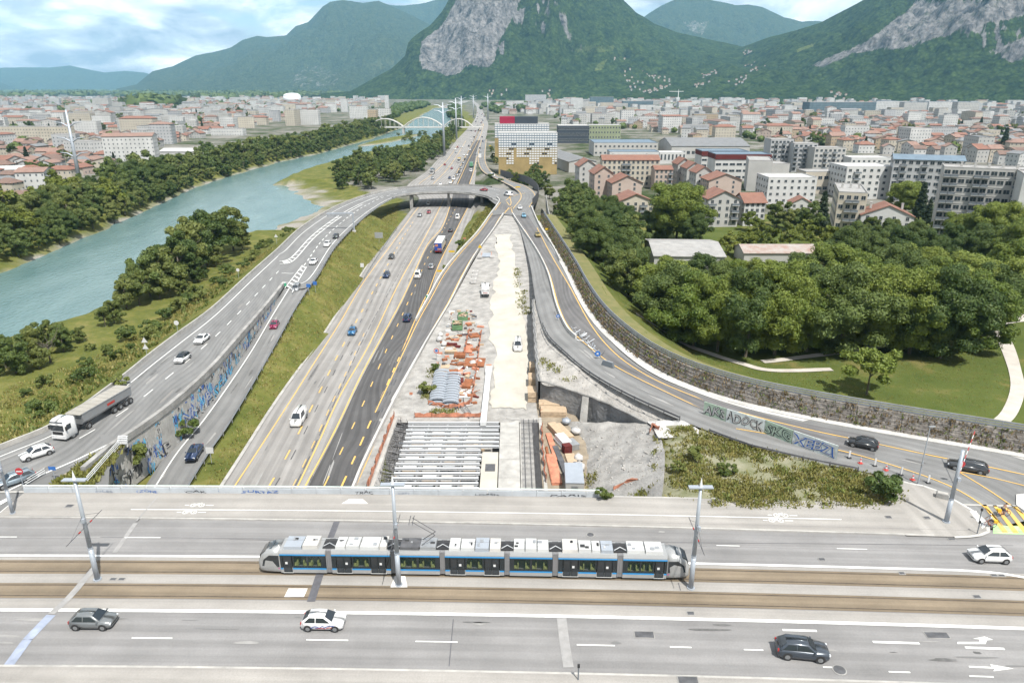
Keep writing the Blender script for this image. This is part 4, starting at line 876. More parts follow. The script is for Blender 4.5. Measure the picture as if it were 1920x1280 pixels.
def trunk_mesh(name, h, r_, limbs, seed, spread):
	rng = random.Random(seed); mb = MB(); mb.tube([(0, 0, -1.2), (0, 0, .3), (.1 * r_, 0, h * .5), (.3 * r_, .2 * r_, h)], [r_ * 1.3, r_, r_ * .8, r_ * .5], 7)
	for i in range(limbs):
		an = i * 2.4 + rng.random(); L = spread * rng.uniform(.5, .8); z0 = h * rng.uniform(.45, .9); mb.tube([(0, 0, z0), (math.cos(an) * L * .5, math.sin(an) * L * .5, z0 + L * .55), (math.cos(an) * L, math.sin(an) * L, z0 + L * .9)], [r_ * .5, r_ * .3, r_ * .12], 5)
	return mb.mesh(name, 'bark', True)
TREE = {}
def tree_kind(key, n, h, rad, base, blobs, leaves, lsz, mt, kind='round', trunk_r=None):
	TREE[key] = [(trunk_mesh('trunk', h * .55, trunk_r or h * .022, 5, 10 + k, rad), crown_mesh('crown', base, h, rad, blobs, leaves, lsz, mt, hash(key) % 1000 * 0 + len(TREE) * 31 + k, kind)) for k in range(n)], h
tree_kind('plane', 4, 18, 7.6, .9, 84, 560, .175, 'leaf_plane')
tree_kind('plane2', 2, 18, 7.4, .9, 80, 540, .175, 'leaf_dark')
tree_kind('river', 4, 12, 4.6, .5, 40, 240, .21, 'leaf_river')
tree_kind('riverdark', 3, 12, 4.8, .5, 40, 240, .21, 'leaf_dark')
tree_kind('yellow', 2, 8, 3.8, 1.2, 26, 110, .26, 'leaf_yellow')
tree_kind('conifer', 2, 14, 3.6, 1.2, 30, 110, .26, 'leaf_conifer', 'cone')
tree_kind('poplar', 2, 18, 2.6, 1.5, 30, 110, .26, 'leaf_dark')
tree_kind('small', 2, 8, 3.9, 2.2, 26, 170, .22, 'leaf_plane')
tree_kind('far', 3, 11, 4.8, .3, 24, 90, .34, 'leaf_dark'); tree_kind('far2', 3, 11, 4.8, .3, 24, 90, .34, 'leaf_river')
tree_kind('shrub', 3, 2.2, 1.5, .1, 14, 130, .12, 'leaf_river'); tree_kind('shrubdark', 2, 2.2, 1.5, .1, 14, 130, .12, 'leaf_dark')
tr_rng = random.Random(21); TREES = []
def tree(key, x, y, h, name, label, cat='tree', group=None, z=None, wide=1.0):
	var, h0 = TREE[key]; tm, cm = var[tr_rng.randrange(len(var))]; z = hz(x, y) if z is None else z
	o = thing(name, label, cat, (x, y, z), tr_rng.uniform(0, 6.28), group); s_ = h / h0; o.scale = (s_ * wide, s_ * wide, s_)
	if key not in ('shrub', 'shrubdark'): link('trunk', tm, o)
	link('crown', cm, o); TREES.append((x, y, h * .4 * wide)); return o
def tpx(key, px, py, h, name, label, cat='tree', group=None, z=0.0, wide=1.0):
	p = P(px, py, z); return tree(key, p.x, p.y, h, name, label, cat, group, None if z == 0 else z, wide)
# park: tall plane trees in rows, their crowns grown together
PK = 'tall broad trees of the park grove'
rows_ = [(682, [(1262,646),(1300,662),(1345,672),(1398,682),(1452,678),(1512,672),(1575,676),(1640,672),(1705,676),(1762,684),(1815,668)]), (0, [(1235,600),(1285,612),(1340,615),(1395,618),(1450,612),(1510,615),(1570,612),(1630,615),(1690,612),(1750,610),(1812,612),(1850,625)]), (0, [(1250,565),(1310,568),(1370,565),(1430,562),(1490,565),(1550,566),(1610,562),(1670,566),(1730,560),(1795,566)])]
lab = {0: 'tall plane tree in the front row of the park grove', 1: 'tall plane tree in the middle row of the park grove', 2: 'tall plane tree in the back row of the park grove'}
for ri, (_, l) in enumerate(rows_):
	for i, (a, b) in enumerate(l):
		e_ = {0: ', at its left end', len(l) - 1: ', at its right end'}.get(i, '')
		tpx('plane' if (i * 7 + ri) % 3 else 'plane2', a, b - (16, 6, 0)[ri], ((19.5, 16.5, 13 if a < 1545 else 16)[ri]) * tr_rng.uniform(.82, 1.1), 'plane_tree', lab[ri] + e_, 'tree', PK if not e_ else None, 0.0, tr_rng.uniform(.82, 1.15))
tpx('small', 1625, 737, 9.2, 'small_tree', 'small single tree standing free on the park lawn')
for a, b, h, lb in ((1885,565,17,'big tree at the right edge beside the pale park path'),(1905,525,18,'tall tree at the right edge behind the park grove')): tpx('plane', a, b, h, 'park_tree', lb)
for a, b, h in ((1580,508,14),(1630,512,13),(1680,508,14),(1728,505,13),(1782,505,14),(1835,508,15),(1600,480,12),(1655,478,12),(1710,478,12)): tpx('plane2', a, b, h, 'grove_tree', 'rounded dark tree in the belt behind the park grove', 'tree', 'trees behind the park grove')
for a, b, h in ((1840,470,17),(1890,465,18),(1925,450,17),(1860,440,16),(1800,462,13)): tpx('plane', a, b, h, 'grove_tree', 'tall bright green tree in front of the long grey apartment block', 'tree', 'trees before the grey apartment block')
for a, b in ((1365,476),(1400,468),(1440,464),(1480,462),(1520,460),(1550,462),(1505,448),(1425,452)): tpx('yellow', a, b, 8, 'light_green_tree', 'low yellow-green tree in the strip behind the sheds', 'tree', 'yellow-green trees behind the sheds')
for k, a, b, h, lb in (('plane',1268,452,23,'very tall tree between the two rows of pink gabled houses'),('plane2',1236,450,14,'rounded tree left of the very tall tree'),('plane2',1300,458,13,'rounded tree right of the very tall tree, behind the pale shed'),
	('conifer',1538,428,15,'dark conifer left of the white five-storey block'),('river',1456,425,12,'green tree beside the gabled house ends'),('river',1478,432,10,'green tree before the small red-roofed house'),('yellow',1405,432,8,'light green tree under the balconies of the gabled house'),
	('plane',1692,402,16,'tall bright tree beside the white five-storey block'),('conifer',1722,412,16,'dark pine before the grey apartment block'),('riverdark',1515,435,12,'dark round tree beside the beige block'),('conifer',1737,422,11,'dark bare-branched conifer by the grey block'),('yellow',1758,440,8,'small yellow-green tree by the grey block'),('river',1630,440,8,'low tree under the red-roofed white house'),('river',1670,446,8,'low round tree right of the red-roofed white house')): tpx(k, a, b, h, 'street_tree', lb)
fill = []
def in_poly_px(x, y, poly):
	r = False; j = len(poly) - 1
	for i in range(len(poly)):
		a, b = poly[i], poly[j]; j = i
		if (a[1] > y) != (b[1] > y) and x < (b[0] - a[0]) * (y - a[1]) / (b[1] - a[1] + 1e-9) + a[0]: r = not r
	return r
def scatter(poly, n, gap, z=0.0, tries=4000, seed=1):
	rng = random.Random(seed); q = [P(a, b, z) for a, b in poly]; q2 = [(p.x, p.y) for p in q]; xs = [p[0] for p in q2]; ys = [p[1] for p in q2]; out = []
	for _ in range(tries):
		x, y = rng.uniform(min(xs), max(xs)), rng.uniform(min(ys), max(ys))
		if in_poly_px(x, y, q2) and all((x - a) ** 2 + (y - b) ** 2 > gap * gap for a, b in out): out.append((x, y))
		if len(out) >= n: break
	return out
G1 = 'trees behind the planted wall'
for i, (x, y) in enumerate(scatter([(1052,395),(1075,372),(1105,398),(1170,430),(1196,500),(1205,600),(1165,592),(1122,548),(1090,490),(1068,440)], 46, 5.2, 0, seed=3)):
	tree(('river', 'riverdark', 'plane2')[i % 3], x, y, tr_rng.uniform(9, 14), 'wallside_tree', 'dense green tree between the planted wall and the pink houses', 'tree', G1)
for a, b, h in ((985,352,9),(1000,356,11),(1016,354,10),(968,350,8),(1030,372,8),(1048,398,7),(1004,342,11),(955,338,7),(942,325,6),(925,300,6),(922,285,6),(930,308,6)): tpx('riverdark' if h > 8 else 'river', a, b, h, 'roadside_tree', 'dark round tree below the white panelled office', 'tree', 'trees below the panelled office')
# left bank of the river
G2 = 'dense trees along the far bank of the river'; cnt = 0
bl_ = resample(BANK_L[2:13], 1.0); L_ = 0; pos = 0.0
for off, sp0 in ((2.5, 6.5), (11, 8.5), (22, 10.5), (36, 13)):
	k = 0.0
	while k < len(bl_) - 2:
		p = bl_[int(k)]; d = (bl_[int(k) + 1] - p).normalized(); n = Vector((-d.y, d.x, 0)); gap = sp0 * (1 + max(0, p.y - 300) / 900) * tr_rng.uniform(.75, 1.3); k += gap
		if p.y < 150 or p.y > 1150: continue
		q = p + n * (off + tr_rng.uniform(-2, 3)); px_ = 960 + F * q.x / (q.y * CT + CZ * ST)
		if px_ < -60: continue
		if 395 < px_ < 440 and off > 1 and 325 < q.y < 420 and off < 25: continue     # clearing with a path
		h = tr_rng.uniform(7, 10) if off < 5 else tr_rng.uniform(9, 18); key = tr_rng.choice(['river', 'riverdark', 'riverdark', 'river', 'plane2', 'yellow' if off > 9 else 'river']) if p.y < 420 else tr_rng.choice(['far', 'far2'])
		tree(key, q.x, q.y, h, 'riverside_tree', 'leafy tree in the dense belt on the far river bank', 'tree', G2); cnt += 1
# near river bank
G3 = 'trees on the near river bank'
for k, a, b, h, lb in (('river',438,470,16,'tall tree at the far end of the near-bank clump'),('river',412,482,17,None),('riverdark',388,498,17,None),('river',362,515,17,'tallest rounded tree in the middle of the near-bank clump'),('riverdark',340,528,15,None),('river',318,545,14,None),('river',300,560,11,None),('riverdark',282,556,13,None),('river',262,572,10,None),('river',238,578,9,'tree leaning over the water left of the near-bank clump'),('river',402,500,8,None),('riverdark',372,528,7,None),('river',345,555,5,None),('river',455,470,8,None),('river',215,606,6,'slim young tree by the water, right of the dead tree'),('river',198,612,5,'small bush-like tree right of the dead tree'),('riverdark',120,660,6,None),('river',95,650,7,None),('river',60,668,7,None),('riverdark',30,700,8,'dark tree at the left edge by the water'),('river',12,690,6,None),('river',150,642,4,None),('river',75,690,5,None)):
	p = P(a, b, 0); zz = hz(p.x, p.y)
	for _ in range(3): p = P(a, b, zz); zz = hz(p.x, p.y)
	tree(k, p.x, p.y, h, 'bank_tree', lb or 'leafy tree in the clump between river and left road', 'tree', None if lb else G3)
p = P(92, 668, 1); zz = hz(p.x, p.y); dt = thing('dead_tree', 'bare dead tree with crooked branches on the river bank', 'tree', (p.x, p.y, zz)); mb = MB(); mb.tube([(0, 0, -.3), (.1, 0, 2), (0, .2, 4.2)], [.28, .22, .15], 6); mb.build('trunk', 'bark', dt)
for i in range(9):
	an = i * 2.4; L = 2 + (i % 3) * .7; mb = MB(); z0 = 2.2 + .24 * i; mb.tube([(0, .1, z0), (math.cos(an) * L * .5, math.sin(an) * L * .5, z0 + L * .3), (math.cos(an + .4) * L * .8, math.sin(an + .4) * L * .8, z0 + L * .95)], [.11, .07, .02], 5); mb.build('branch', 'bark', dt)
# woods between river and motorway beyond the overpass
G4 = 'wood between river and motorway'
for i, (x, y) in enumerate(scatter([(632,352),(700,352),(745,342),(795,318),(832,288),(850,262),(842,252),(806,272),(760,288),(690,300),(640,318)], 95, 7.0, 0, seed=9)):
	tree(('far', 'far2', 'riverdark', 'river')[i % 4] if y < 560 else ('far', 'far2')[i % 2], x, y, tr_rng.uniform(8, 13), 'wood_tree', 'tree in the wood between river and motorway', 'tree', G4)
for i, (x, y) in enumerate(scatter([(745,255),(800,246),(806,258),(760,264)], 14, 8, -2, seed=5)): tree('far2', x, y, tr_rng.uniform(5, 8), 'island_tree', 'low tree on the river island', 'tree', 'trees on the river island')
for i, (x, y) in enumerate(scatter([(846,262),(866,240),(878,232),(858,226),(846,236)], 26, 9, 0, seed=6)): tree('far', x, y, tr_rng.uniform(8, 12), 'wood_tree', 'tree on the bank just before the arched bridge', 'tree', 'trees before the arched bridge')
# single shrubs
for a, b, z, h, k, lb in ((1663,938,7,3.4,'shrubdark','round dark green bush at the end of the pavement'),(226,722,6.9,1.8,'shrub','yellow-green bush at the road edge behind the tipper truck'),(248,868,3,3.0,'shrub','shrub growing out of the graffiti wall near the bridge'),(342,815,1.2,3.2,'shrub','taller shrub at the foot of the graffiti wall'),
	(800,740,0,2.2,'shrub','larger shrub at the left edge of the site store'),(818,695,0,1.6,'shrub','small shrub beside the round sign at the site'),(860,462,4.2,2.2,'shrubdark','dark bush against the exit ramp barrier'),(836,506,1.5,1.6,'shrub','thin shrub at the end of the verge by the yellow sign'),(920,334,4,2.6,'shrubdark','bush on the island behind the overpass'),(938,340,5,2.0,'shrubdark','smaller bush on the island behind the overpass'),
	(1132,934,7,1.5,'shrub','low green bush at the end of the bridge parapet'),(1300,862,6.9,1.8,'shrub','bushy mound of weeds in the rough grass'),(1360,888,6.9,1.6,'shrub','yellow-green bush in the rough grass behind the mast'),(1270,880,6.9,1.3,'shrub','weedy bush at the left edge of the rough grass')):
	p = P(a, b, z); tree(k, p.x, p.y, h, 'bush', lb, 'bush', None, z - .05, 1.1)
for i, (x, y) in enumerate(scatter([(20,720),(120,650),(260,585),(330,560),(450,480),(520,430),(548,425),(500,465),(420,540),(300,610),(180,690),(60,790)], 34, 4.5, 2, seed=13)): tree(('shrub', 'shrubdark')[i % 2], x, y, tr_rng.uniform(1.5, 3.6), 'bank_shrub', 'low shrub on the bank between river and left road', 'bush', 'shrubs on the near river bank')
# scattered town trees are planted after the buildings
def tuft_mesh(name, pts, h, mt, seed, per=5, spread=.35, kind_label=None):
	rng = np.random.RandomState(seed); n = len(pts) * per; p = np.repeat(np.array(pts), per, 0) + np.c_[rng.normal(size=(n, 2)) * spread, np.zeros(n)]
	hh = h * rng.uniform(.5, 1.5, n); an = rng.uniform(0, 6.28, n); wdt = hh * .3; ln = rng.normal(size=(n, 2)) * hh[:, None] * .4
	d = np.c_[np.cos(an), np.sin(an)] * wdt[:, None]; z = p[:, 2]
	V = np.stack([np.c_[p[:, :2] - d, z - .05], np.c_[p[:, :2] + d, z - .05], np.c_[p[:, :2] + d * .6 + ln, z + hh], np.c_[p[:, :2] - d * .6 + ln, z + hh * .9]], 1).reshape(-1, 3)
	return np_mesh(name, [(V, np.arange(4 * n).reshape(n, 4), 0)], [mt])
def grass(polys, n, h, mt, label, seed, zfun=None, z=0.0, per=5):
	rng = random.Random(seed); pts = []
	for poly in polys:
		q = [P(a, b, z) for a, b in poly]; q2 = [(p.x, p.y) for p in q]; xs = [p[0] for p in q2]; ys = [p[1] for p in q2]; c = 0; t = 0
		while c < n and t < n * 12:
			t += 1; x, y = rng.uniform(min(xs), max(xs)), rng.uniform(min(ys), max(ys))
			if in_poly_px(x, y, q2) and rng.random() < .25 + .75 * (vnoise(np.array(x / 5.0), np.array(y / 5.0))): pts.append((x, y, (zfun or hz)(x, y))); c += 1
	o = link('grass', tuft_mesh('grass', pts, h, mt, seed, per)); return tag(o, label, 'grass', kind='stuff')
grass([[(-60,850),(110,788),(217,714),(330,622),(465,512),(520,465),(470,470),(330,560),(200,630),(0,700)]], 2600, .30, 'leaf_grass', 'rough grass on the bank between river and left road', 1, z=3)
grass([[(60,830),(217,718),(330,628),(465,518),(420,520),(270,610),(100,690),(0,740)]], 220, .6, 'leaf_river', 'weeds and low scrub on the river bank', 4, z=3, per=9)
grass([[(370,915),(400,850),(440,790),(530,640),(600,530),(690,415),(745,375),(745,420),(690,500),(600,620),(520,735),(440,860),(408,912)]], 3600, .24, 'leaf_grass', 'rough grass on the slope between slip road and motorway', 2, z=1.5)
grass([[(842,505),(870,455),(900,405),(925,378),(930,385),(905,425),(880,460),(850,505)]], 900, .45, 'leaf_grass', 'grass on the slope of the exit ramp', 3, z=2)
grass([[(1100,560),(1215,650),(1500,735),(1680,768),(1850,800),(1900,720),(1860,650),(1560,690),(1250,660)]], 1600, .12, 'leaf_grass', 'mown grass of the park', 5, z=0)
# ---------------------------------------------------------------- buildings
def wall_mat(name, col, var=.1, win=False, wcol=(.10, .11, .12), pu=3.1, pv=2.9):
	m = mat(name, col, .85, var=var, scale=.12, spec=.2); M[name] = m
	if not win: return
	nt = m.node_tree; L = nt.links.new; b = nt.nodes['Principled BSDF']; uv = nt.nodes.new('ShaderNodeUVMap'); uv.uv_map = 'UVMap'; sp = nt.nodes.new('ShaderNodeSeparateXYZ'); L(uv.outputs[0], sp.inputs[0])
	def band(src, per, lo, hi):
		d = nt.nodes.new('ShaderNodeMath'); d.operation = 'DIVIDE'; L(src, d.inputs[0]); d.inputs[1].default_value = per
		f = nt.nodes.new('ShaderNodeMath'); f.operation = 'FRACT'; L(d.outputs[0], f.inputs[0])
		a = nt.nodes.new('ShaderNodeMath'); a.operation = 'GREATER_THAN'; L(f.outputs[0], a.inputs[0]); a.inputs[1].default_value = lo
		c = nt.nodes.new('ShaderNodeMath'); c.operation = 'LESS_THAN'; L(f.outputs[0], c.inputs[0]); c.inputs[1].default_value = hi
		k = nt.nodes.new('ShaderNodeMath'); k.operation = 'MULTIPLY'; L(a.outputs[0], k.inputs[0]); L(c.outputs[0], k.inputs[1]); return k.outputs[0]
	k = nt.nodes.new('ShaderNodeMath'); k.operation = 'MULTIPLY'; L(band(sp.outputs[0], pu, .36, .64), k.inputs[0]); L(band(sp.outputs[1], pv, .38, .76), k.inputs[1])
	src = b.inputs['Base Color'].links[0].from_socket; mx = nt.nodes.new('ShaderNodeMix'); mx.data_type = 'RGBA'; L(k.outputs[0], mx.inputs[0]); L(src, mx.inputs[6]); mx.inputs[7].default_value = (*wcol, 1); L(mx.outputs[2], b.inputs['Base Color'])
WC = {'white': (.44, .44, .43), 'cream': (.39, .355, .295), 'pink': (.37, .30, .26), 'grey': (.33, .335, .34), 'pale': (.36, .355, .34), 'ochre': (.33, .265, .19)}
for k, c in WC.items(): wall_mat(k + '_wall', c); wall_mat(k + '_wall_far', c, .12, True)
wall_mat('glass_far', (.10, .14, .16), .2, True, (.04, .06, .08), 2.2, 3.4); wall_mat('green_wall', (.22, .25, .16)); wall_mat('gold_wall', (.27, .205, .095), .2); wall_mat('darkred_wall', (.10, .022, .02)); wall_mat('crimson_wall', (.26, .02, .05)); wall_mat('slate_wall', (.045, .055, .07))
def tile_mat(name, c, c2):
	m = mat(name, c, .85, var=.2, scale=.35, col2=c2, bump=.35, bscale=3.0, stretch=(1, 1, 1)); return m
tile_mat('red_roof', (.205, .100, .070), (.155, .075, .054)); tile_mat('brown_roof', (.165, .105, .082), (.12, .08, .066)); tile_mat('pink_roof', (.23, .145, .115), (.175, .11, .088)); tile_mat('grey_roof', (.17, .175, .18), (.125, .13, .135)); tile_mat('flat_roof', (.30, .295, .285), (.22, .215, .21)); tile_mat('white_roof', (.42, .42, .41), (.33, .33, .325)); tile_mat('blue_roof', (.13, .18, .23), (.10, .14, .18)); tile_mat('rusty_roof', (.24, .155, .125), (.30, .28, .26)); tile_mat('dark_roof', (.075, .07, .068), (.055, .05, .05))
m = mat('window_glass', (.035, .045, .055), .12, spec=.6); mat('window_frame', (.36, .36, .35), .6); mat('rail_grey', (.16, .18, .20), .5, .3)
def uvbox(W, D, Hh, x0=0.0, y0=0.0, z0=-1.0, top=True):
	"""walls with metric UV; front at y=y0"""
	me_v = []; f = []; uv = []
	c = [(x0 - W / 2, y0), (x0 + W / 2, y0), (x0 + W / 2, y0 + D), (x0 - W / 2, y0 + D)]; acc = 0
	for i in range(4):
		a, b = c[i], c[(i + 1) % 4]; L = math.hypot(b[0] - a[0], b[1] - a[1]); n = len(me_v)
		me_v += [(*a, z0), (*b, z0), (*b, Hh), (*a, Hh)]; f.append((n, n + 1, n + 2, n + 3)); uv += [(acc, 0), (acc + L, 0), (acc + L, Hh), (acc, Hh)]; acc += round(L / 3.1 + .5) * 3.1
	if top: n = len(me_v); me_v += [(*q, Hh) for q in c]; f.append((n, n + 1, n + 2, n + 3)); uv += [(0, 0)] * 4
	return me_v, f, uv
def mesh_uv(name, v, f, uv, mats, mi=None):
	me = bpy.data.meshes.new(name); me.from_pydata(v, [], f); l = me.uv_layers.new(name='UVMap'); l.data.foreach_set('uv', [c for q in uv for c in q])
	for m_ in mats: me.materials.append(M[m_])
	if mi: me.polygons.foreach_set('material_index', mi)
	return me
def roof_geo(kind, W, D, Hh, rise, ov=.5, y0=0.0, th=.22):
	"""sloped or flat roof as a closed body over walls of height Hh"""
	mb = MB(); a, b = -W / 2 - ov, W / 2 + ov; c, d = y0 - ov, y0 + D + ov
	if kind == 'flat':
		p = .45; t = .3
		for (x0, x1, ya, yb_) in ((a + ov, b - ov, c + ov, c + ov + t), (a + ov, b - ov, d - ov - t, d - ov), (a + ov, a + ov + t, c + ov + t, d - ov - t), (b - ov - t, b - ov, c + ov + t, d - ov - t)): mb.box(((x0 + x1) / 2, (ya + yb_) / 2, Hh + p / 2), (x1 - x0, yb_ - ya, p))
		mb.quad((a + ov + t, c + ov + t, Hh + .06), (b - ov - t, c + ov + t, Hh + .06), (b - ov - t, d - ov - t, Hh + .06), (a + ov + t, d - ov - t, Hh + .06)); return mb
	T = Vector((0, 0, -th))
	if kind == 'gx': e = [((a, c, Hh), (b, c, Hh), (b, (c + d) / 2, Hh + rise), (a, (c + d) / 2, Hh + rise)), ((b, d, Hh), (a, d, Hh), (a, (c + d) / 2, Hh + rise), (b, (c + d) / 2, Hh + rise))]
	elif kind == 'gy': m_ = 0; e = [((b, c, Hh), (b, d, Hh), (m_, d, Hh + rise), (m_, c, Hh + rise)), ((a, d, Hh), (a, c, Hh), (m_, c, Hh + rise), (m_, d, Hh + rise))]
	elif kind == 'mono': e = [((a, c, Hh), (b, c, Hh), (b, d, Hh + rise), (a, d, Hh + rise))]
	else:
		i = min(W, D) * .45 ; m_ = (c + d) / 2
		if W >= D: r0, r1 = (a + i, m_, Hh + rise), (b - i, m_, Hh + rise)
		else: r0 = r1 = None
		if r0: e = [((a, c, Hh), (b, c, Hh), r1, r0), ((b, d, Hh), (a, d, Hh), r0, r1), ((b, c, Hh), (b, d, Hh), r1), ((a, d, Hh), (a, c, Hh), r0)]
		else: r0, r1 = (0, c + i, Hh + rise), (0, d - i, Hh + rise); e = [((b, c, Hh), (b, d, Hh), r1, r0), ((a, d, Hh), (a, c, Hh), r0, r1), ((a, c, Hh), (b, c, Hh), r0), ((b, d, Hh), (a, d, Hh), r1)]
	for q in e:
		q = [Vector(p) for p in q]; mb.poly(q); mb.poly([p + T for p in q][::-1])
		for i in range(len(q)): p0, p1 = q[i], q[(i + 1) % len(q)]; mb.quad(p0 + T, p1 + T, p1, p0)
	return mb
def gable_fill(mb, kind, W, D, Hh, rise, y0=0.0):
	if kind == 'gx':
		for x in (-W / 2, W / 2): mb.poly([(x, y0, Hh), (x, y0 + D, Hh), (x, y0 + D / 2, Hh + rise)][::(1 if x > 0 else -1)])
	elif kind == 'gy':
		for y in (y0, y0 + D): mb.poly([(-W / 2, y, Hh), (W / 2, y, Hh), (0, y, Hh + rise)][::(1 if y == y0 else -1)])
	elif kind == 'mono':
		mb.quad((-W / 2, y0 + D, Hh), (W / 2, y0 + D, Hh), (W / 2, y0 + D, Hh + rise), (-W / 2, y0 + D, Hh + rise))
		for x in (-W / 2, W / 2): mb.poly([(x, y0, Hh), (x, y0 + D, Hh), (x, y0 + D, Hh + rise)])
_wm = {}
def window_mesh(w_, h_, frame='window_frame'):
	k = (round(w_, 1), round(h_, 1), frame)
	if k not in _wm:
		mb = MB(); mb.quad((-w_ / 2, -.03, 0), (w_ / 2, -.03, 0), (w_ / 2, -.03, h_), (-w_ / 2, -.03, h_), 0)
		for c, d in (((0, -.05, -.05), (w_ + .2, .12, .1)), ((0, -.05, h_ + .03), (w_ + .12, .1, .06)), ((-w_ / 2 - .03, -.05, h_ / 2), (.06, .1, h_)), ((w_ / 2 + .03, -.05, h_ / 2), (.06, .1, h_)), ((0, -.045, h_ / 2), (.06, .06, h_))): mb.box(c, d, 0, 1)
		_wm[k] = mb.mesh('window', ['window_glass', frame])
	return _wm[k]
def balcony_mesh(w_, d=1.3):
	k = ('b', round(w_, 1), d)
	if k not in _wm:
		mb = MB(); mb.box((0, -d / 2, 0), (w_, d, .18), 0, 0); mb.box((0, -d + .05, .5), (w_, .06, .85), 0, 1)
		for s_ in (-1, 1): mb.box((s_ * (w_ / 2 - .03), -d / 2, .5), (.06, d - .1, .85), 0, 1)
		_wm[k] = mb.mesh('balcony', ['pale_wall', 'rail_grey'])
	return _wm[k]
FOOT = []
def bld(name, label, x0, x1, yb_, yt, depth, wall='white', roof='flat', rmat='flat_roof', rise=2.5, rot=0.0, win=None, sides='', balc=None, group=None, zb=0.0, cat='building', chim=0, ov=.4, far=False, slabs=False):
	"""a building whose front foot runs from column x0 to x1 at row yb_ and whose eaves stand at row yt"""
	mid = (x0 + x1) / 2; p = P(mid, yb_, zb); Y0 = p.y; W = (XAT(x1, Y0, zb) - XAT(x0, Y0, zb)) / max(.5, math.cos(rot)); Hh = max(2.5, ZAT(yt, Y0) - zb)
	o = thing(name, label, cat, (p.x, Y0, zb), rot, group); FOOT.append((p.x - math.sin(rot) * depth / 2, Y0 + math.cos(rot) * depth / 2, math.hypot(W, depth) * .52))
	v, f, uv = uvbox(W, depth, Hh, top=(roof == 'flat')); wmt = wall + ('_wall_far' if far else '_wall') if wall in WC else wall
	me = mesh_uv('wall', v, f, uv, [wmt]); link('wall', me, o)
	if roof in ('gx', 'gy', 'mono'): mb = MB(); gable_fill(mb, roof, W, depth, Hh, rise); mb.build('gable', wmt, o)
	rb = roof_geo(roof, W, depth, Hh, rise, ov); ro = rb.build('roof', rmat, o)
	for k in range(chim):
		mb = MB(); mb.box((0, 0, .6), (.8, .8, 2.4)); mb.box((0, 0, 1.75), (.95, .95, .12)); c = mb.build('chimney', 'pale_wall', ro); c.location = (W * (-.3 + .6 * k / max(1, chim - 1)) if chim > 1 else W * .2, depth * .5, Hh + (rise * .6 if roof != 'flat' else 0))
	if win:
		nf, ncol, ww, wh = win; fh = Hh / nf
		for i in range(nf):
			z = i * fh + fh * .32
			for j in range(ncol):
				x = -W / 2 + W * (j + .5) / ncol
				q = link('window', window_mesh(ww, min(wh, fh * .6)), o); q.location = (x, 0, z)
				if balc and j in balc and i: bq = link('balcony', balcony_mesh(min(W / ncol * .95, 3.6)), o); bq.location = (x, 0, i * fh + .05)
			for s_ in sides:
				n = max(2, int(depth / 3.4)); sg = -1 if s_ == 'L' else 1
				for j in range(n):
					q = link('window', window_mesh(ww, min(wh, fh * .6)), o); q.location = (sg * W / 2, depth * (j + .5) / n, z); q.rotation_euler = (0, 0, -sg * -math.pi / 2)
	if slabs:
		nf = win[0]; fh = Hh / nf
		for i in range(1, nf): mb = MB(); mb.box((0, -.04, i * fh), (W + .1, .16, .22)); mb.build('floor_band', 'pale_wall', o)
	return o
# --- buildings to the right of the motorway that can be told apart
of = bld('office_building', 'office block clad in white and blue panels above gold strips', 935, 1044, 326, 250, 17, 'gold_wall', roof='flat', rmat='white_roof')
def panels(o, x0, x1, yb_, top, rows_, cols_, keep, depth=0.0):
	Y0 = P((x0 + x1) / 2, yb_).y; W = XAT(x1, Y0) - XAT(x0, Y0); Ht = ZAT(top, Y0); mb = MB(); bt_ = MB().box((0, -.03 - depth, Ht * (1 - rows_ * .5 / 17 * (.46 if rows_ > 8 else 1))), (W * .998, .1, Ht * rows_ / 17.0 * (.46 if rows_ > 8 else 1))).build('panel_backing', 'blue_roof', o); mb.box((0, 0, 0), (W / cols_ * .80, .18, Ht / 17.0 * .60)); pw = mb.mesh('panel', 'white_metal'); mb = MB(); mb.box((0, 0, 0), (W / cols_ * .80, .14, Ht / 17.0 * .60)); pb = mb.mesh('panel', 'slate_wall')
	for i in range(rows_):
		for j in range(cols_):
			if not keep(i / 17.0, j / cols_): continue
			q = link('panel', pb if (i > 3 and (i * 5 + j * 3) % 7 in (0, 3) and i % 2 == 0) else pw, o); q.location = (-W / 2 + W * (j + .5) / cols_, -.12 - depth, Ht - Ht / 17.0 * (i + .5))
panels(of, 935, 1044, 326, 250, 13, 23, lambda v, u: v < .34 or (v < .58 and not (.24 < u < .3)) or (v < .76 and (.12 < u < .24 or .52 < u < .68 or u > .9)))
o2 = bld('office_building', 'rear office block with white panelled roof and crimson penthouse', 928, 1029, 305, 233, 15, 'gold_wall', rmat='white_roof'); panels(o2, 928, 1029, 305, 233, 6, 21, lambda v, u: True)
Y2 = P(975, 305).y
for a, b, mt in ((937, 965, 'crimson_wall'), (965.3, 1008, 'slate_wall')):
	W = XAT(b, Y2) - XAT(a, Y2); zt, z0 = ZAT(220, Y2), ZAT(233, Y2); xc = (XAT(a, Y2, z0) + XAT(b, Y2, z0)) / 2 - o2.location.x; mb = MB(); mb.box((xc, 6, (zt + z0) / 2 + .3), (W, 9, zt - z0)); mb.build('penthouse', mt, o2)
bld('office_building', 'long dark glass office with a pale roof edge behind the panelled office', 1046, 1104, 268, 236, 22, 'slate_wall', rmat='white_roof', win=(3, 16, 2.6, 2.2))
bld('office_building', 'pale green office with rows of dark windows', 1104, 1163, 262, 235, 16, 'green_wall', rmat='white_roof', win=(3, 11, 1.3, 1.9))
bld('warehouse', 'long grey-roofed hall beside the panelled office', 1066, 1118, 322, 303, 125, 'pale', 'gy', 'grey_roof', 2.2, rot=.20)
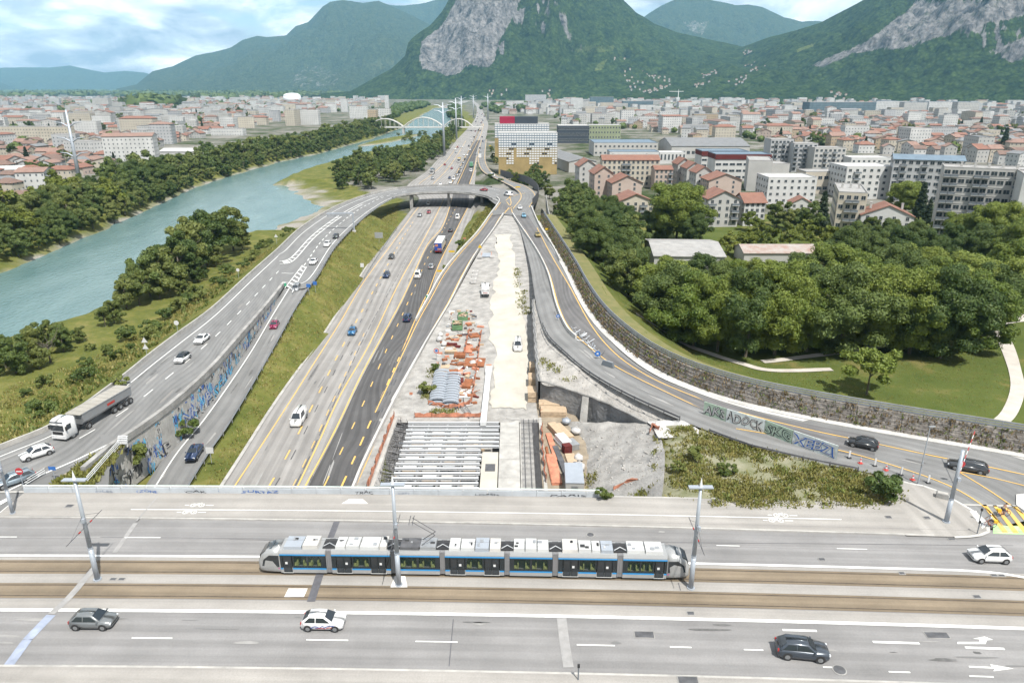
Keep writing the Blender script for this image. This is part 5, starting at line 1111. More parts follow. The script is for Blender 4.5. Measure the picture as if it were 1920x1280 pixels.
bld('factory_building', 'flat grey-roofed works building with white edges', 1113, 1232, 292, 268, 40, 'pale', rmat='blue_roof', win=(2, 14, 1.6, 1.4)); bld('factory_building', 'white works building with dark slot windows', 1236, 1285, 306, 287, 18, 'white', rmat='white_roof', win=(1, 7, 1.2, 4)); bld('factory_building', 'low white works building in front of the grey works', 1142, 1234, 312, 285, 16, 'white', rmat='blue_roof', win=(2, 10, 1.8, 1.3))
bld('apartment_house', 'cream apartment house with long red roof behind the pink gables', 1128, 1234, 350, 300, 13, 'cream', 'gx', 'red_roof', 2.4, win=(5, 12, 1.2, 1.6), balc=(4, 5), chim=2); bld('apartment_house', 'narrow pink house with a small red roof beside the cream apartments', 1226, 1259, 356, 318, 11, 'pink', 'gx', 'red_roof', 1.8, win=(4, 4, 1.1, 1.5), balc=(3,))
for i, (a, b, c, d, dp, wl_, nm) in enumerate(((1085, 1117, 362, 312, 13, 'pale', 'leftmost pink gabled house of the near left row'), (1113, 1148, 378, 326, 13, 'pink', 'second gabled house of the near left row'), (1146, 1202, 384, 343, 14, 'pink', 'wide pale gabled house of the near left row'), (1154, 1226, 416, 379, 13, 'cream', 'front gabled house with balconies of the near left row'))):
	bld('gabled_house', nm, a, b, c, d, dp, wl_, 'gy' if i != 3 else 'gy', 'red_roof', 3.6, rot=.10, win=((5, 2, 1, 1.3) if i < 3 else (4, 5, 1.1, 1.5)), balc=((1, 3) if i == 3 else None), ov=.6, sides='L')
for i, (a, b, c, d, dp, nm, wl_) in enumerate(((1268, 1292, 352, 308, 12, 'first stepped gabled house of the second row', 'pale'), (1285, 1312, 358, 316, 12, 'second stepped gabled house of the second row', 'pale'), (1302, 1332, 366, 324, 12, 'third stepped gabled house of the second row', 'pale'), (1326, 1388, 374, 338, 14, 'salmon gabled house end of the second row', 'pink'), (1324, 1382, 424, 373, 13, 'front gabled house with stacked balconies of the second row', 'pale'), (1392, 1432, 422, 380, 12, 'small white gabled house at the end of the second row', 'white'))):
	bld('gabled_house', nm, a, b, c, d, dp, wl_, 'gy' if i != 5 else 'gx', 'red_roof', 3.4, rot=.06, win=((4, 2, 1, 1.3) if i < 4 else (4, 4, 1.1, 1.5)), balc=((0, 3) if i == 4 else None), ov=.6, sides='L')
bld('exhibition_hall', 'wide hall with a shallow grey gable roof', 1258, 1404, 296, 274, 55, 'pale', 'gx', 'grey_roof', 5, win=(1, 16, 2.4, 2.4))
for a, b, c, d, nm in ((1313, 1398, 326, 284, 'white office with a dark red top storey, rear one of two'), (1338, 1441, 338, 290, 'white office with a dark red top storey, front one of two')):
	q = bld('office_building', nm, a, b, c, d, 18, 'white', rmat='blue_roof', win=(4, 8, 3.2, 1.3)); Y0 = q.location.y; W = XAT(b, Y0) - XAT(a, Y0); Hh = ZAT(d, Y0); mb = MB(); mb.box((0, 8.8, Hh - 1.4), (W + .3, 18.4, 2.9)); mb.build('top_storey', 'darkred_wall', q)
bld('concrete_hall', 'windowless tall concrete hall in the middle of the right town', 1400, 1441, 358, 302, 26, 'pale', rmat='flat_roof', rot=-.25); bld('concrete_hall', 'lower concrete wing beside the tall hall', 1441, 1476, 350, 308, 16, 'pale', rmat='flat_roof')
bld('apartment_block', 'grey slab block with dark balconies behind the concrete hall', 1440, 1482, 318, 262, 14, 'grey', win=(6, 6, 1.6, 1.5), balc=(1, 3)); bld('apartment_block', 'grey balcony block right of the concrete hall', 1484, 1526, 322, 270, 14, 'grey', win=(6, 5, 1.6, 1.5), balc=(0, 2, 4), rot=-.12); bld('apartment_block', 'pale grey stepped block left of the blue-roofed flats', 1522, 1580, 326, 278, 14, 'pale', win=(5, 7, 1.6, 1.5), balc=(2, 4))
bld('office_building', 'low white flat-roofed block before the concrete hall', 1436, 1526, 382, 334, 18, 'white', rmat='white_roof', win=(4, 7, 1.2, 1.2), sides='L'); bld('school_building', 'cream flat-roofed school with a row of square windows', 1506, 1573, 362, 323, 14, 'cream', rmat='flat_roof', win=(2, 6, 2.2, 1.7), sides='L')
bld('apartment_block', 'bright white five-storey block with flat roof', 1580, 1672, 372, 314, 22, 'white', rmat='white_roof', win=(5, 7, 1.4, 1.3), balc=(1,), sides='L'); bld('apartment_block', 'white flat-roofed block behind the five-storey block', 1592, 1668, 330, 297, 18, 'white', rmat='white_roof', win=(3, 8, 1.4, 1.3))
bld('apartment_block', 'grey flats with blue metal roofs left of the long slab', 1674, 1782, 378, 300, 14, 'grey', 'gx', 'blue_roof', 2, rot=-.38, win=(6, 10, 1.8, 1.6), balc=(1, 4, 7, 9), sides='L')
sl = bld('apartment_slab', 'long grey apartment slab with rows of balconies at the right edge', 1764, 1896, 448, 318, 14, 'pale', rmat='flat_roof', rot=-.46, win=(8, 12, 1.9, 1.5), balc=(0, 1, 4, 5, 9, 10), chim=5, slabs=True)
bld('apartment_slab', 'blank white end wall of a tall block at the right edge', 1898, 1960, 470, 330, 16, 'white', rmat='flat_roof', rot=-.46)
bld('apartment_block', 'beige four-storey block beside the red-roofed white house', 1566, 1612, 432, 362, 30, 'cream', rmat='flat_roof', rot=-.35, win=(4, 4, 1.5, 1.5), sides='L', chim=3, balc=(1, 2)); bld('house', 'white house with an orange-red gable roof before the pine trees', 1616, 1702, 438, 405, 12, 'white', 'gy', 'red_roof', 4.2, rot=-.30, win=(3, 4, 1.1, 1.5), sides='L', chim=2, cat='house')
bld('house', 'small house with a red gable roof between the dark trees', 1482, 1520, 402, 382, 9, 'white', 'gy', 'red_roof', 2.8, win=(2, 3, 1, 1.2), cat='house', rot=-.2)
# sheds beside the park
bld('shed', 'wide shed with a pale grey sheet roof among the park trees', 1226, 1356, 508, 480, 26, 'pale', 'gx', 'flat_roof', 2.0, cat='shed', rot=-.06); bld('shed', 'low shed with a rusty striped sheet roof behind the park grove', 1394, 1532, 492, 474, 11, 'pale', 'gx', 'rusty_roof', 1.8, cat='shed')
# --- farther right
for a, b, c, d, dp, wl_, nm in ((1516, 1640, 216, 192, 40, 'glass_far', 'long blue-green glass office below the wooded mountain'), (1070, 1092, 208, 184, 14, 'white', 'white tower block left of the crane'), (1092, 1103, 208, 190, 12, 'pale', 'slim pale tower next to the white tower block'), (1164, 1188, 236, 207, 14, 'white', 'tall windowless white block above the green office'), (1168, 1224, 206, 190, 22, 'glass_far', 'dark glass office with white top left of the crane'), (985, 1024, 196, 178, 16, 'grey', 'group of grey towers at the far end of the motorway'), (1106, 1150, 202, 182, 14, 'glass_far', 'dark glass tower at the foot of the central mountain'), (1300, 1345, 236, 214, 14, 'ochre', 'ochre apartment house in the middle of the right town'), (1340, 1378, 262, 238, 14, 'cream', 'cream corner house with red roof in the right town'), (1436, 1484, 258, 236, 15, 'cream', 'large cream building with red roof in the right town'), (1530, 1562, 246, 222, 12, 'white', 'white slab block with blank end in the right town')):
	bld('apartment_block' if wl_ != 'glass_far' else 'office_building', nm, a, b, c, d, dp, wl_, 'flat' if 'red roof' not in nm else 'hip', 'flat_roof' if 'red roof' not in nm else 'red_roof', 2.6, far=True)
for k, (a, b, c, d) in enumerate(((1640, 1690, 216, 190), (1692, 1735, 217, 192), (1738, 1790, 216, 191), (1792, 1832, 218, 192))): bld('office_building', ('first', 'second', 'third', 'fourth')[k] + ' from the left of four white and blue offices at the mountain foot', a, b, c, d, 20, ('white', 'pale')[k % 2], rmat='blue_roof', far=True)
# --- left bank
for a, b, c, d, dp, wl_, rf, nm in ((-20, 132, 268, 238, 12, 'cream', 'flat', 'long cream apartment slab at the left edge'), (8, 128, 232, 213, 12, 'white', 'flat', 'long white apartments behind the cream slab'), (128, 172, 236, 213, 14, 'cream', 'flat', 'cream apartments right of the power mast'), (176, 206, 209, 185, 16, 'pale', 'flat', 'tall pale tower block in the left town'), (228, 290, 254, 222, 14, 'cream', 'hip', 'cream building with orange roof in the left town'), (386, 430, 232, 213, 14, 'pale', 'flat', 'six-storey block with striped balconies in the left town'), (536, 554, 236, 206, 30, 'cream', 'flat', 'blank cream gable end of the balcony block by the river'), (555, 598, 234, 207, 14, 'white', 'flat', 'white balcony block by the river'), (396, 456, 254, 242, 12, 'white', 'flat', 'low white terrace before the river trees'), (690, 706, 228, 206, 20, 'ochre', 'flat', 'orange end of the white apartments near the arched bridge'), (706, 732, 226, 204, 14, 'white', 'flat', 'white apartments near the arched bridge'), (656, 690, 222, 200, 14, 'white', 'flat', 'wide white apartments behind the river trees'), (640, 652, 210, 186, 12, 'white', 'flat', 'white tower block near the river bend'), (722, 729, 204, 179, 10, 'white', 'flat', 'slim white tower at the far river bend'), (468, 500, 234, 220, 12, 'cream', 'hip', 'cream house with grey hip roof near the poplar'), (200, 232, 208, 192, 14, 'pale', 'flat', 'pale block beside the tall tower block')):
	bld('apartment_block', nm, a, b, c, d, dp, wl_, rf, 'flat_roof' if rf == 'flat' else 'red_roof', 2.6, far=True)
bld('house', 'white house with a brown-grey gable roof among the near-left trees', 8, 52, 388, 372, 14, 'white', 'gx', 'brown_roof', 3, rot=.3, win=(1, 3, 1.1, 1.3), chim=1, cat='house')
bld('house', 'pale shed roof between trees near the power mast', 0, 46, 330, 318, 12, 'pale', 'gx', 'white_roof', 2, cat='house', rot=.2); bld('workshop', 'low white workshop roofs behind the river trees', 300, 372, 296, 284, 20, 'white', 'gx', 'white_roof', 2, cat='workshop'); bld('workshop', 'saw-tooth workshop roofs in the left town', 212, 292, 268, 258, 26, 'pale', 'gx', 'brown_roof', 2, cat='workshop')
# gas holder dome
p = P(544, 193); g = thing('storage_dome', 'large white storage tank with a domed roof in the left town', 'tank', p); W = XAT(560, p.y) - XAT(528, p.y); r_ = W / 2; h_ = ZAT(180, p.y); mb = MB(); mb.cyl((0, r_, h_ / 2), r_, h_, 36); mb.build('shell', 'white_metal', g, True)
mb = MB(); rise = ZAT(174.5, p.y) - h_; prev = None; mb.tube([(0, r_, h_ + rise * math.sin(t)) for t in np.linspace(0, math.pi / 2, 8)], [max(.1, r_ * math.cos(t)) for t in np.linspace(0, math.pi / 2, 8)], 36); mb.build('dome', 'white_metal', g, True)
# --- the rest of the town
rng = random.Random(77)
LEFT = [(-80,384),(40,362),(150,330),(240,305),(330,268),(430,247),(520,228),(640,208),(720,200),(720,187),(-80,184)]
RIGHT = [(1052,236),(1120,232),(1240,250),(1300,262),(1420,262),(1600,285),(1700,292),(1800,300),(2000,322),(2000,192),(1500,190),(1000,192),(925,200),(940,214),(1040,216)]
SPOT = []; treesp = [(x, y, r_) for x, y, r_ in TREES]
def free(x, y, r_):
	if any((x - a) ** 2 + (y - b) ** 2 < (r_ + c) ** 2 for a, b, c in FOOT): return False
	return not any((x - a) ** 2 + (y - b) ** 2 < (r_ + c) ** 2 for a, b, c in SPOT)
for reg, n, side in ((LEFT, 1500, 'L'), (RIGHT, 1600, 'R')):
	c = 0; t = 0; xs = [q[0] for q in reg]; ys = [q[1] for q in reg]
	while c < n and t < 16000:
		t += 1; px = rng.uniform(min(xs), max(xs)); py = min(ys) + (max(ys) - min(ys)) * rng.random() ** 1.9
		if not in_poly_px(px, py, reg): continue
		p = P(px, py); y = p.y; big = rng.random() < (.12 if py > 250 else .35 if side == 'L' else .45)
		if big: W, D_, Hh = rng.uniform(14, 38), rng.uniform(11, 16), rng.uniform(9, 20)
		else: W, D_, Hh = rng.uniform(8, 16), rng.uniform(8, 12), rng.uniform(3.5, 6.5) if side == 'L' and py > 225 else rng.uniform(5, 11)
		r_ = math.hypot(W, D_) * (.36 if py < 240 else .44)
		if not free(p.x, p.y, r_): continue
		SPOT.append((p.x, p.y, r_)); FOOT_ = (px, py, p, W, D_, Hh, big, side); fill.append(FOOT_); c += 1
fill.sort(key=lambda q: q[2].y)
def fill_geo(q):
	px, py, p, W, D_, Hh, big, side = q
	wl_ = rng.choice(['white', 'white', 'cream', 'pale', 'pale', 'pink', 'cream', 'ochre'] if not big else ['white', 'white', 'white', 'pale', 'grey', 'cream'])
	if big and rng.random() < .72: rf, rm = 'flat', rng.choice(['flat_roof', 'white_roof', 'flat_roof', 'grey_roof'])
	else: rf, rm = rng.choice(['gx', 'gy', 'hip', 'gx']), rng.choice(['red_roof', 'pink_roof', 'brown_roof', 'pink_roof', 'brown_roof', 'red_roof', 'grey_roof'])
	return wl_, rf, rm, rng.uniform(-.35, .35) + (math.pi / 2 if rng.random() < .3 else 0), rng.uniform(1.6, 2.8)
NTH = 290
CN = {'white': 'white', 'cream': 'cream', 'pale': 'pale', 'pink': 'pinkish', 'ochre': 'ochre', 'grey': 'grey'}; RN = {'red_roof': 'red tiled', 'pink_roof': 'faded red', 'brown_roof': 'brown', 'grey_roof': 'grey', 'flat_roof': 'flat', 'white_roof': 'flat white'}
V_, F_, U_, I_ = [], [], [], []; RV, RF, RI = [], [], []; WL = [k + '_wall_far' for k in WC]; RL = ['red_roof', 'brown_roof', 'pink_roof', 'grey_roof', 'flat_roof', 'white_roof']
for i, q in enumerate(fill):
	px, py, p, W, D_, Hh, big, side = q; wl_, rf, rm, rot, rise = fill_geo(q); v, f, uv = uvbox(W, D_, Hh, y0=-D_ / 2, top=(rf == 'flat'))
	rb = roof_geo(rf, W, D_, Hh, rise, .4, -D_ / 2); gb = MB()
	if rf in ('gx', 'gy'): gable_fill(gb, rf, W, D_, Hh, rise, -D_ / 2)
	if i < NTH:
		kind = 'apartment_block' if big else 'house'; tb_ = ('left' if side == 'L' else 'right') + ' bank of the river' if side == 'L' else 'right side of the motorway'
		o = thing('town_' + kind if big else 'town_house', f"{CN[wl_]} {'block' if big else 'house'} with {RN[rm]} roof in the town on the {tb_}", 'building' if big else 'house', p, rot, f"{CN[wl_]} {'blocks' if big else 'houses'} with {RN[rm]} roofs, {tb_}")
		n = len(v); v = v + gb.v; f = f + [tuple(k + n for k in t_) for t_ in gb.f]; uv = uv + [(0, 0)] * (3 * len(gb.f))
		link('wall', mesh_uv('wall', v, f, uv, [wl_ + '_wall_far']), o); rb.build('roof', rm, o)
	else:
		ca, sa = math.cos(rot), math.sin(rot); tf = lambda a: (p.x + a[0] * ca - a[1] * sa, p.y + a[0] * sa + a[1] * ca, a[2]); n = len(V_)
		V_ += [tf(a) for a in v] + [tf(a) for a in gb.v]; F_ += [tuple(k + n for k in t_) for t_ in f] + [tuple(k + n + len(v) for k in t_) for t_ in gb.f]; U_ += uv + [(0, 0)] * (3 * len(gb.f)); I_ += [WL.index(wl_ + '_wall_far')] * (len(f) + len(gb.f))
		n = len(RV); RV += [tf(a) for a in rb.v]; RF += [tuple(k + n for k in t_) for t_ in rb.f]; RI += [RL.index(rm)] * len(rb.f)
dc = tag(link('distant_town', mesh_uv('distant_town', V_, F_, U_, WL, I_)), 'mass of small far buildings spread across the valley floor', 'town', kind='stuff')
mb = MB(); mb.v, mb.f, mb.m = RV, RF, RI; mb.build('roofs', RL, dc)['kind'] = 'stuff'
# houses on the mountain feet, too small to tell apart
def slope_houses(field, polys, n, seed):
	Xw, Yw, Zw, pxs, pys, T = field; r2 = random.Random(seed); out = []; nr, nc = Xw.shape
	cand = [(i, j) for i in range(2, nr - 14, 1) for j in range(0, nc, 1) if T[i, j] < .9 and any(in_poly_px(pxs[i, j], pys[i, j], q) for q in polys)]
	seeds = r2.sample(cand, 14); cand = [q for q in cand if min((q[0] - s_[0]) ** 2 * .5 + (q[1] - s_[1]) ** 2 for s_ in seeds) < r2.uniform(0, 60)]; r2.shuffle(cand)
	for i, j in cand:
		x, y, z = Xw[i, j], Yw[i, j], Zw[i, j]
		if all((x - a[0]) ** 2 + (y - a[1]) ** 2 > 15 ** 2 for a in out): out.append((x, y, z))
		if len(out) >= n: break
	return out
sh = slope_houses(RM[1], [[(1180,182),(1260,150),(1340,130),(1420,112),(1470,140),(1480,175),(1300,185)], [(1480,182),(1500,165),(1560,152),(1680,148),(1690,170),(1620,188)], [(1830,190),(1870,165),(1920,160),(1920,190)], [(1290,100),(1350,92),(1420,95),(1400,112),(1310,112)]], 90, 5) + slope_houses(CM[1], [[(1130,165),(1160,130),(1230,125),(1260,150),(1200,172)], [(1110,105),(1170,98),(1180,112),(1120,112)], [(880,172),(980,165),(1100,170),(1100,180),(880,180)]], 45, 6)
V_, F_, I_ = [], [], []; RV, RF, RI = [], [], []
for x, y, z in sh:
	W, D_, Hh = rng.uniform(6, 9), 7, rng.uniform(2, 4); mb = MB(); mb.box((x, y, z + Hh / 2 - 1), (W, D_, Hh + 6)); n = len(V_); V_ += mb.v; F_ += [tuple(k + n for k in f) for f in mb.f]; I_ += [rng.randrange(3)] * len(mb.f)
	rb = roof_geo('gx', W, D_, 0, 2.5, .5, -D_ / 2); n = len(RV); RV += [(a[0] + x, a[1] + y, a[2] + z + Hh + 2) for a in rb.v]; RF += [tuple(k + n for k in f) for f in rb.f]; RI += [rng.randrange(2)] * len(rb.f)
mb = MB(); mb.v, mb.f, mb.m = V_, F_, I_; hs = tag(mb.build('hillside_village', ['grey_wall', 'cream_wall', 'pale_wall']), 'scattered far houses on the wooded mountain feet', 'village', kind='stuff'); mb = MB(); mb.v, mb.f, mb.m = RV, RF, RI; mb.build('roofs', ['pink_roof', 'brown_roof'], hs)['kind'] = 'stuff'
# ---------------------------------------------------------------- town trees
tw = []; t = 0
while len(tw) < 150 and t < 6000:
	t += 1; reg = (LEFT, RIGHT)[t % 2 == 0 and rng.random() < .75]; px = rng.uniform(-60, 1960); py = 205 + 150 * rng.random() ** 1.4
	if not in_poly_px(px, py, reg): continue
	p = P(px, py)
	if not free(p.x, p.y, 1.0): continue
	SPOT.append((p.x, p.y, 2.5)); tw.append(p)
	key = rng.choice(['far', 'far2', 'far', 'conifer']); sd = 'left' if reg is LEFT else 'right'
	tree(key, p.x, p.y, rng.uniform(7, 13) * (1 + (p.y > 700) * .3), 'town_tree', f"{'dark conifer' if key == 'conifer' else 'round green tree'} between the houses of the {sd} town", 'tree', f"{'conifers' if key == 'conifer' else 'round trees'} in the {sd} town")
for a, b, h in ((1720,258,13),(1735,256,14),(1752,258,13),(1770,256,12),(1785,260,13),(1700,252,14),(1795,262,11)): tpx('far2', a, b, h, 'square_tree', 'dark tree of the wooded square in the right town', 'tree', 'trees of the square in the right town')
for a, b, h in ((1880,282,20),(466,232,22)): tpx('conifer' if a > 1000 else 'poplar', a, b, h, 'tall_tree', 'tall dark conifer above the red roofs on the right' if a > 1000 else 'tall narrow poplar between the houses on the left', 'tree')
def wood(polys, n, sz, seed, label, mt, fz=.55):
	r3 = np.random.RandomState(seed); parts = []; pts = []
	for k, poly in enumerate(polys): pts += scatter(poly, n[k], sz * .7, 0, 6000, seed + k)
	for x, y in pts:
		s_ = sz * r3.uniform(.7, 1.3); z = hz(x, y); wv_ = 1 + .25 * np.sin(ICV * 4 + x).sum(1, keepdims=True) / 3; parts.append((ICV * wv_ * s_ * np.array([.62, .62, fz]) + (x, y, z + s_ * fz * .8), ICF, 0))
		d = r3.normal(size=(26, 3)); d /= np.linalg.norm(d, axis=1)[:, None]; d[:, 2] = np.abs(d[:, 2]) * .9 - .1; v, f = leaf_quads(np.array([x, y, z + s_ * fz * .8]) + d * s_ * np.array([.62, .62, fz * 1.1]), d + r3.normal(size=d.shape) * .4, np.full(26, s_ * .14), r3); parts.append((v, f, 0))
	o = link('distant_wood', np_mesh('distant_wood', parts, [mt])); return tag(o, label, 'wood', kind='stuff')
wood([[(-80,185),(250,182),(520,180),(640,176),(640,171),(250,170),(-80,171)], [(250,198),(300,194),(330,200),(270,204)], [(360,188),(520,186),(640,180),(640,172),(360,174)]], [900, 20, 260], 75, 2, 'far dark woods on the valley floor to the left', 'leaf_dark', .2)
wood([[(730,226),(760,212),(790,204),(806,198),(790,196),(740,202)], [(840,216),(856,224),(858,206),(846,196)], [(900,212),(925,214),(985,208),(985,196),(905,198)]], [120, 30, 50], 13, 4, 'woods along the far reach of the river and motorway', 'leaf_dark')
wood([[(960,186),(1500,190),(1980,196),(1980,188),(1500,182),(960,180)]], [420], 34, 9, 'belt of far trees at the foot of the mountains', 'leaf_dark', .35)
wood([[(0,300),(150,290),(330,262),(520,222),(700,204),(700,190),(0,190)], [(1060,236),(1300,258),(1900,300),(1900,195),(1000,195)]], [800, 800], 8.0, 12, 'small far trees scattered between the houses of the town', 'leaf_dark')
# ---------------------------------------------------------------- planted wall beside the curved road
KE = resample(spline(RR_R[1:], 200), 3.0)
KN = []
for i in range(len(KE)):
	d = KE[min(i + 1, len(KE) - 1)] - KE[max(i - 1, 0)]; KN.append(Vector((-d.y, d.x, 0)).normalized())
def kp(i, s_, z): return KE[i] + KN[i] * s_ + Vector((0, 0, z))
if (kp(40, 5, 0) - P(1300, 690, 6)).length > (kp(40, -5, 0) - P(1300, 690, 6)).length: KN = [-n for n in KN]
struct(link('kerb_strip', grid_mesh('kerb_strip', [[kp(i, .0, .02), kp(i, .0, .16), kp(i, .45, .16), kp(i, 1.5, .10)] for i in range(len(KE))], 'concrete_pale', smooth=False)))
pw = thing('planted_wall', 'long stepped wall of planted courses, brown with dry plants, along the curved road', 'wall', KE[30]); pwo = Vector(pw.location)
mat('gabion', (.17, .155, .14), .95, var=.45, scale=1.2, bump=.6, bscale=3); tpts = []; gpts = []
for c in range(5):
	s0 = 1.3 + c * .24; z0 = .1 + c * .54
	for i in range(0, len(KE) - 2, 2):
		mb = MB()
		for k in (i, i + 1):
			a, b = kp(k, s0, z0 - .15) - pwo, kp(k + 1, s0, z0 - .15) - pwo; U = Vector((0, 0, .62)); n0, n1 = KN[k], KN[k + 1]
			e0 = (b - a) * (.012 if k == i else 0); e1 = (b - a) * (.012 if k == i + 1 else 0)
			mb.quad(a + e0, b - e1, b - e1 + U + n1 * .05, a + e0 + U + n0 * .05); mb.quad(a + e0 + U + n0 * .05, b - e1 + U + n1 * .05, b - e1 + U + n1 * .5, a + e0 + U + n0 * .5)
		mb.build('planter_course', 'gabion', pw)
		for _ in range(10): f = random.random() * 2; p = kp(i, s0 + .1 + random.random() * .15, z0 + .45 * random.random()).lerp(kp(i + 2, s0 + .2, z0 + .4), f / 2); (tpts if random.random() < .6 else gpts).append(tuple(p))
struct(link('wall_top_soil', grid_mesh('wall_top_soil', [[kp(i, 2.3, 2.68), kp(i, 3.4, 2.66), kp(i, 5.0, 2.62), kp(i, 7.2, 2.1)] for i in range(len(KE))], 'lawn')))
tag(link('dry_plants', tuft_mesh('dry_plants', tpts, .3, 'leaf_dry', 31, 9, .3)), 'dry brown plants hanging from the courses of the planted wall', 'plants', kind='stuff'); tag(link('green_plants', tuft_mesh('green_plants', gpts, .27, 'leaf_river', 32, 8, .28)), 'green plants growing in the courses of the planted wall', 'plants', kind='stuff')
fn = thing('wall_fence', 'grey rail fence running along the top of the planted wall', 'fence', KE[30]); pm = MB().box((0, 0, .55), (.09, .09, 1.1)).mesh('post', 'steel'); mat('fence_grey', (.17, .185, .205), .7, var=.15, scale=.8)
for i in range(0, len(KE), 1): q = link('post', pm, fn); q.location = kp(i, 2.75, 2.66) - pwo
for z in (.25, .62, 1.0):
	mb = MB()
	for i in range(len(KE) - 1): a, b = kp(i, 2.7, 2.66 + z) - pwo, kp(i + 1, 2.7, 2.66 + z) - pwo; mb.quad(a - Vector((0, 0, .11)), b - Vector((0, 0, .11)), b + Vector((0, 0, .11)), a + Vector((0, 0, .11))); mb.quad(a + Vector((0, 0, .11)), b + Vector((0, 0, .11)), b + KN[i] * .14 + Vector((0, 0, .11)), a + KN[i] * .14 + Vector((0, 0, .11)))
	mb.build('rail', 'fence_grey', fn)
# pale noise screen along the far slip road
ns = spline([P(*q) for q in ((938,327,2.6),(955,332,3.6),(975,337,4.6),(992,343,5.6),(1006,355,6.4),(1010,366,6.6),(1004,378,6.6),(998,386,6.6))], 30)
sw = thing('noise_screen', 'dark curved noise screen of upright panels beside the far slip road', 'screen', ns[0])
for a, b in zip(ns, ns[1:]):
	a, b = a - ns[0], b - ns[0]; mb = MB(); n = Vector((-(b - a).y, (b - a).x, 0)).normalized() * .12; U = Vector((0, 0, 3.0)); D0 = Vector((0, 0, -.8)); e = (b - a) * .02; mb.quad(a + e + D0, b - e + D0, b - e + U, a + e + U); mb.quad(b - e + n + D0, a + e + n + D0, a + e + n + U, b - e + n + U); mb.quad(a + e + U, b - e + U, b - e + n + U, a + e + n + U); mb.build('screen_panel', 'steel_dark', sw)
wall_along('boundary_wall', pxl([(1024,372),(1028,400),(1040,440),(1052,465)], 6.2, 20), 1.6, .35, 'concrete_dirty', 'old concrete boundary wall above the planted wall', 'wall', 5, base=-3)
# ---------------------------------------------------------------- park paths
mat('path', (.40, .37, .33), .95, var=.12, scale=.4)
pth = [(2000,575),(1930,592),(1880,600),(1862,612),(1885,640),(1903,690),(1908,730),(1890,775),(1850,806)]
def path(pts, w_):
	q = spline([P(*p) for p in pts], 60); rows = []
	for i, p in enumerate(q):
		d = q[min(i + 1, 59)] - q[max(i - 1, 0)]; n = Vector((-d.y, d.x, 0)).normalized() * (w_ if not callable(w_) else w_(i / 59)) / 2; rows.append([Vector((v.x, v.y, hz(v.x, v.y) + .14)) for v in (p - n, p, p + n)])
	return struct(link('park_path', grid_mesh('park_path', rows, 'path')))
path(pth, lambda t: 5.5 - 3.2 * min(1, t * 1.6)); path([(1862,628),(1780,628),(1700,640),(1600,655),(1500,668),(1430,676)], 1.8); path([(1190,630),(1240,632),(1300,650),(1380,676),(1450,692),(1560,690)], 1.7)
# ---------------------------------------------------------------- building site
from mathutils.bvhtree import BVHTree
def bvh(o): return BVHTree.FromPolygons([v.co for v in o.data.vertices], [p.vertices for p in o.data.polygons])
def drop(t_, x, y, z=0.0):
	h = t_.ray_cast(Vector((x, y, 60)), Vector((0, 0, -1)))[0]; return h.z if h else z
def patch(name, rows, mt, nsub=8, csub=10, rough=.12, lift=0.0, on=None):
	"""sheet lofted through surveyed rows [(px,py,z), ...] with uneven relief"""
	R_ = [[P(*q) for q in r] for r in rows]; n = max(len(r) for r in R_); A = [spline(r, csub * (n - 1) + 1) if len(r) > 2 else [r[0].lerp(r[1], i / csub) for i in range(csub + 1)] for r in R_]; m_ = min(len(a) for a in A); cols = [spline([a[j] for a in A], nsub * (len(A) - 1) + 1) for j in range(m_)]
	rows2 = [[cols[j][i] for j in range(m_)] for i in range(len(cols[0]))]
	for k, r in enumerate(rows2 if on else []):
		r[0].x += 1.6 * float(fbm(np.array(r[0].y / 3), np.array(3.1), 4)); r[-1].x += 1.6 * float(fbm(np.array(r[0].y / 3), np.array(9.7), 4))
		if k in (0, len(rows2) - 1):
			for p in r: p.y += 3.0 * float(fbm(np.array(p.x / 2), np.array(k + .5), 4))
	for r in rows2:
		for p in r: p.z = (drop(on, p.x, p.y, p.z) if on else p.z) + lift + rough * float(fbm(np.array(p.x / 2.3), np.array(p.y / 2.3), 4))
	return struct(link(name, grid_mesh(name, rows2, mt)))
SG = patch('site_ground', [[(948,400,6.35),(962,400,6.35)],[(928,430,6.0),(978,430,6.2)],[(906,460,5.2),(992,460,5.8)],[(880,505,3.9),(999,505,4.9)],[(850,560,2.2),(1003,560,3.2)],[(815,618,.9),(1007,620,1.4)],[(778,684,.2),(1010,685,.4)],[(738,752,-.05),(1013,752,-.05)],[(712,792,-.05),(1014,792,-.05)]], 'gravel', 8, 16, .06); SGB = bvh(SG)
patch('haul_road', [[(925,440,5.85),(958,440,5.9)],[(935,500,4.35),(966,500,4.5)],[(925,550,2.75),(975,550,2.9)],[(918,600,1.4),(985,600,1.55)],[(924,660,.55),(988,660,.55)],[(922,720,.12),(992,720,.12)],[(920,765,.0),(990,765,.0)]], 'sand', 8, 8, .01, .10, SGB)
patch('site_ground', [[(1004,750,0),(1045,752,0)],[(1010,790,0),(1100,800,0)],[(1012,850,0),(1115,850,0)],[(1020,940,0),(1125,940,0)]], 'soil', 6, 8, .12, -.02)
patch('site_ground', [[(712,784,.0),(748,784,.0)],[(685,850,.0),(724,850,.0)],[(650,940,.0),(706,940,.0)]], 'concrete_dirty', 6, 4, .02, .015)
RS = patch('rubble_slope', [[(1001,566,6.0),(1010,572,6.5)],[(1005,610,5.6),(1024,612,6.5)],[(1008,650,5.0),(1052,645,6.5)],[(1013,714,4.4),(1085,675,6.5)],[(1057,727,4.4),(1112,697,6.5)],[(1133,754,4.4),(1184,738,6.5)],[(1210,790,4.6),(1286,784,6.6)]], 'rubble', 8, 8, .22)
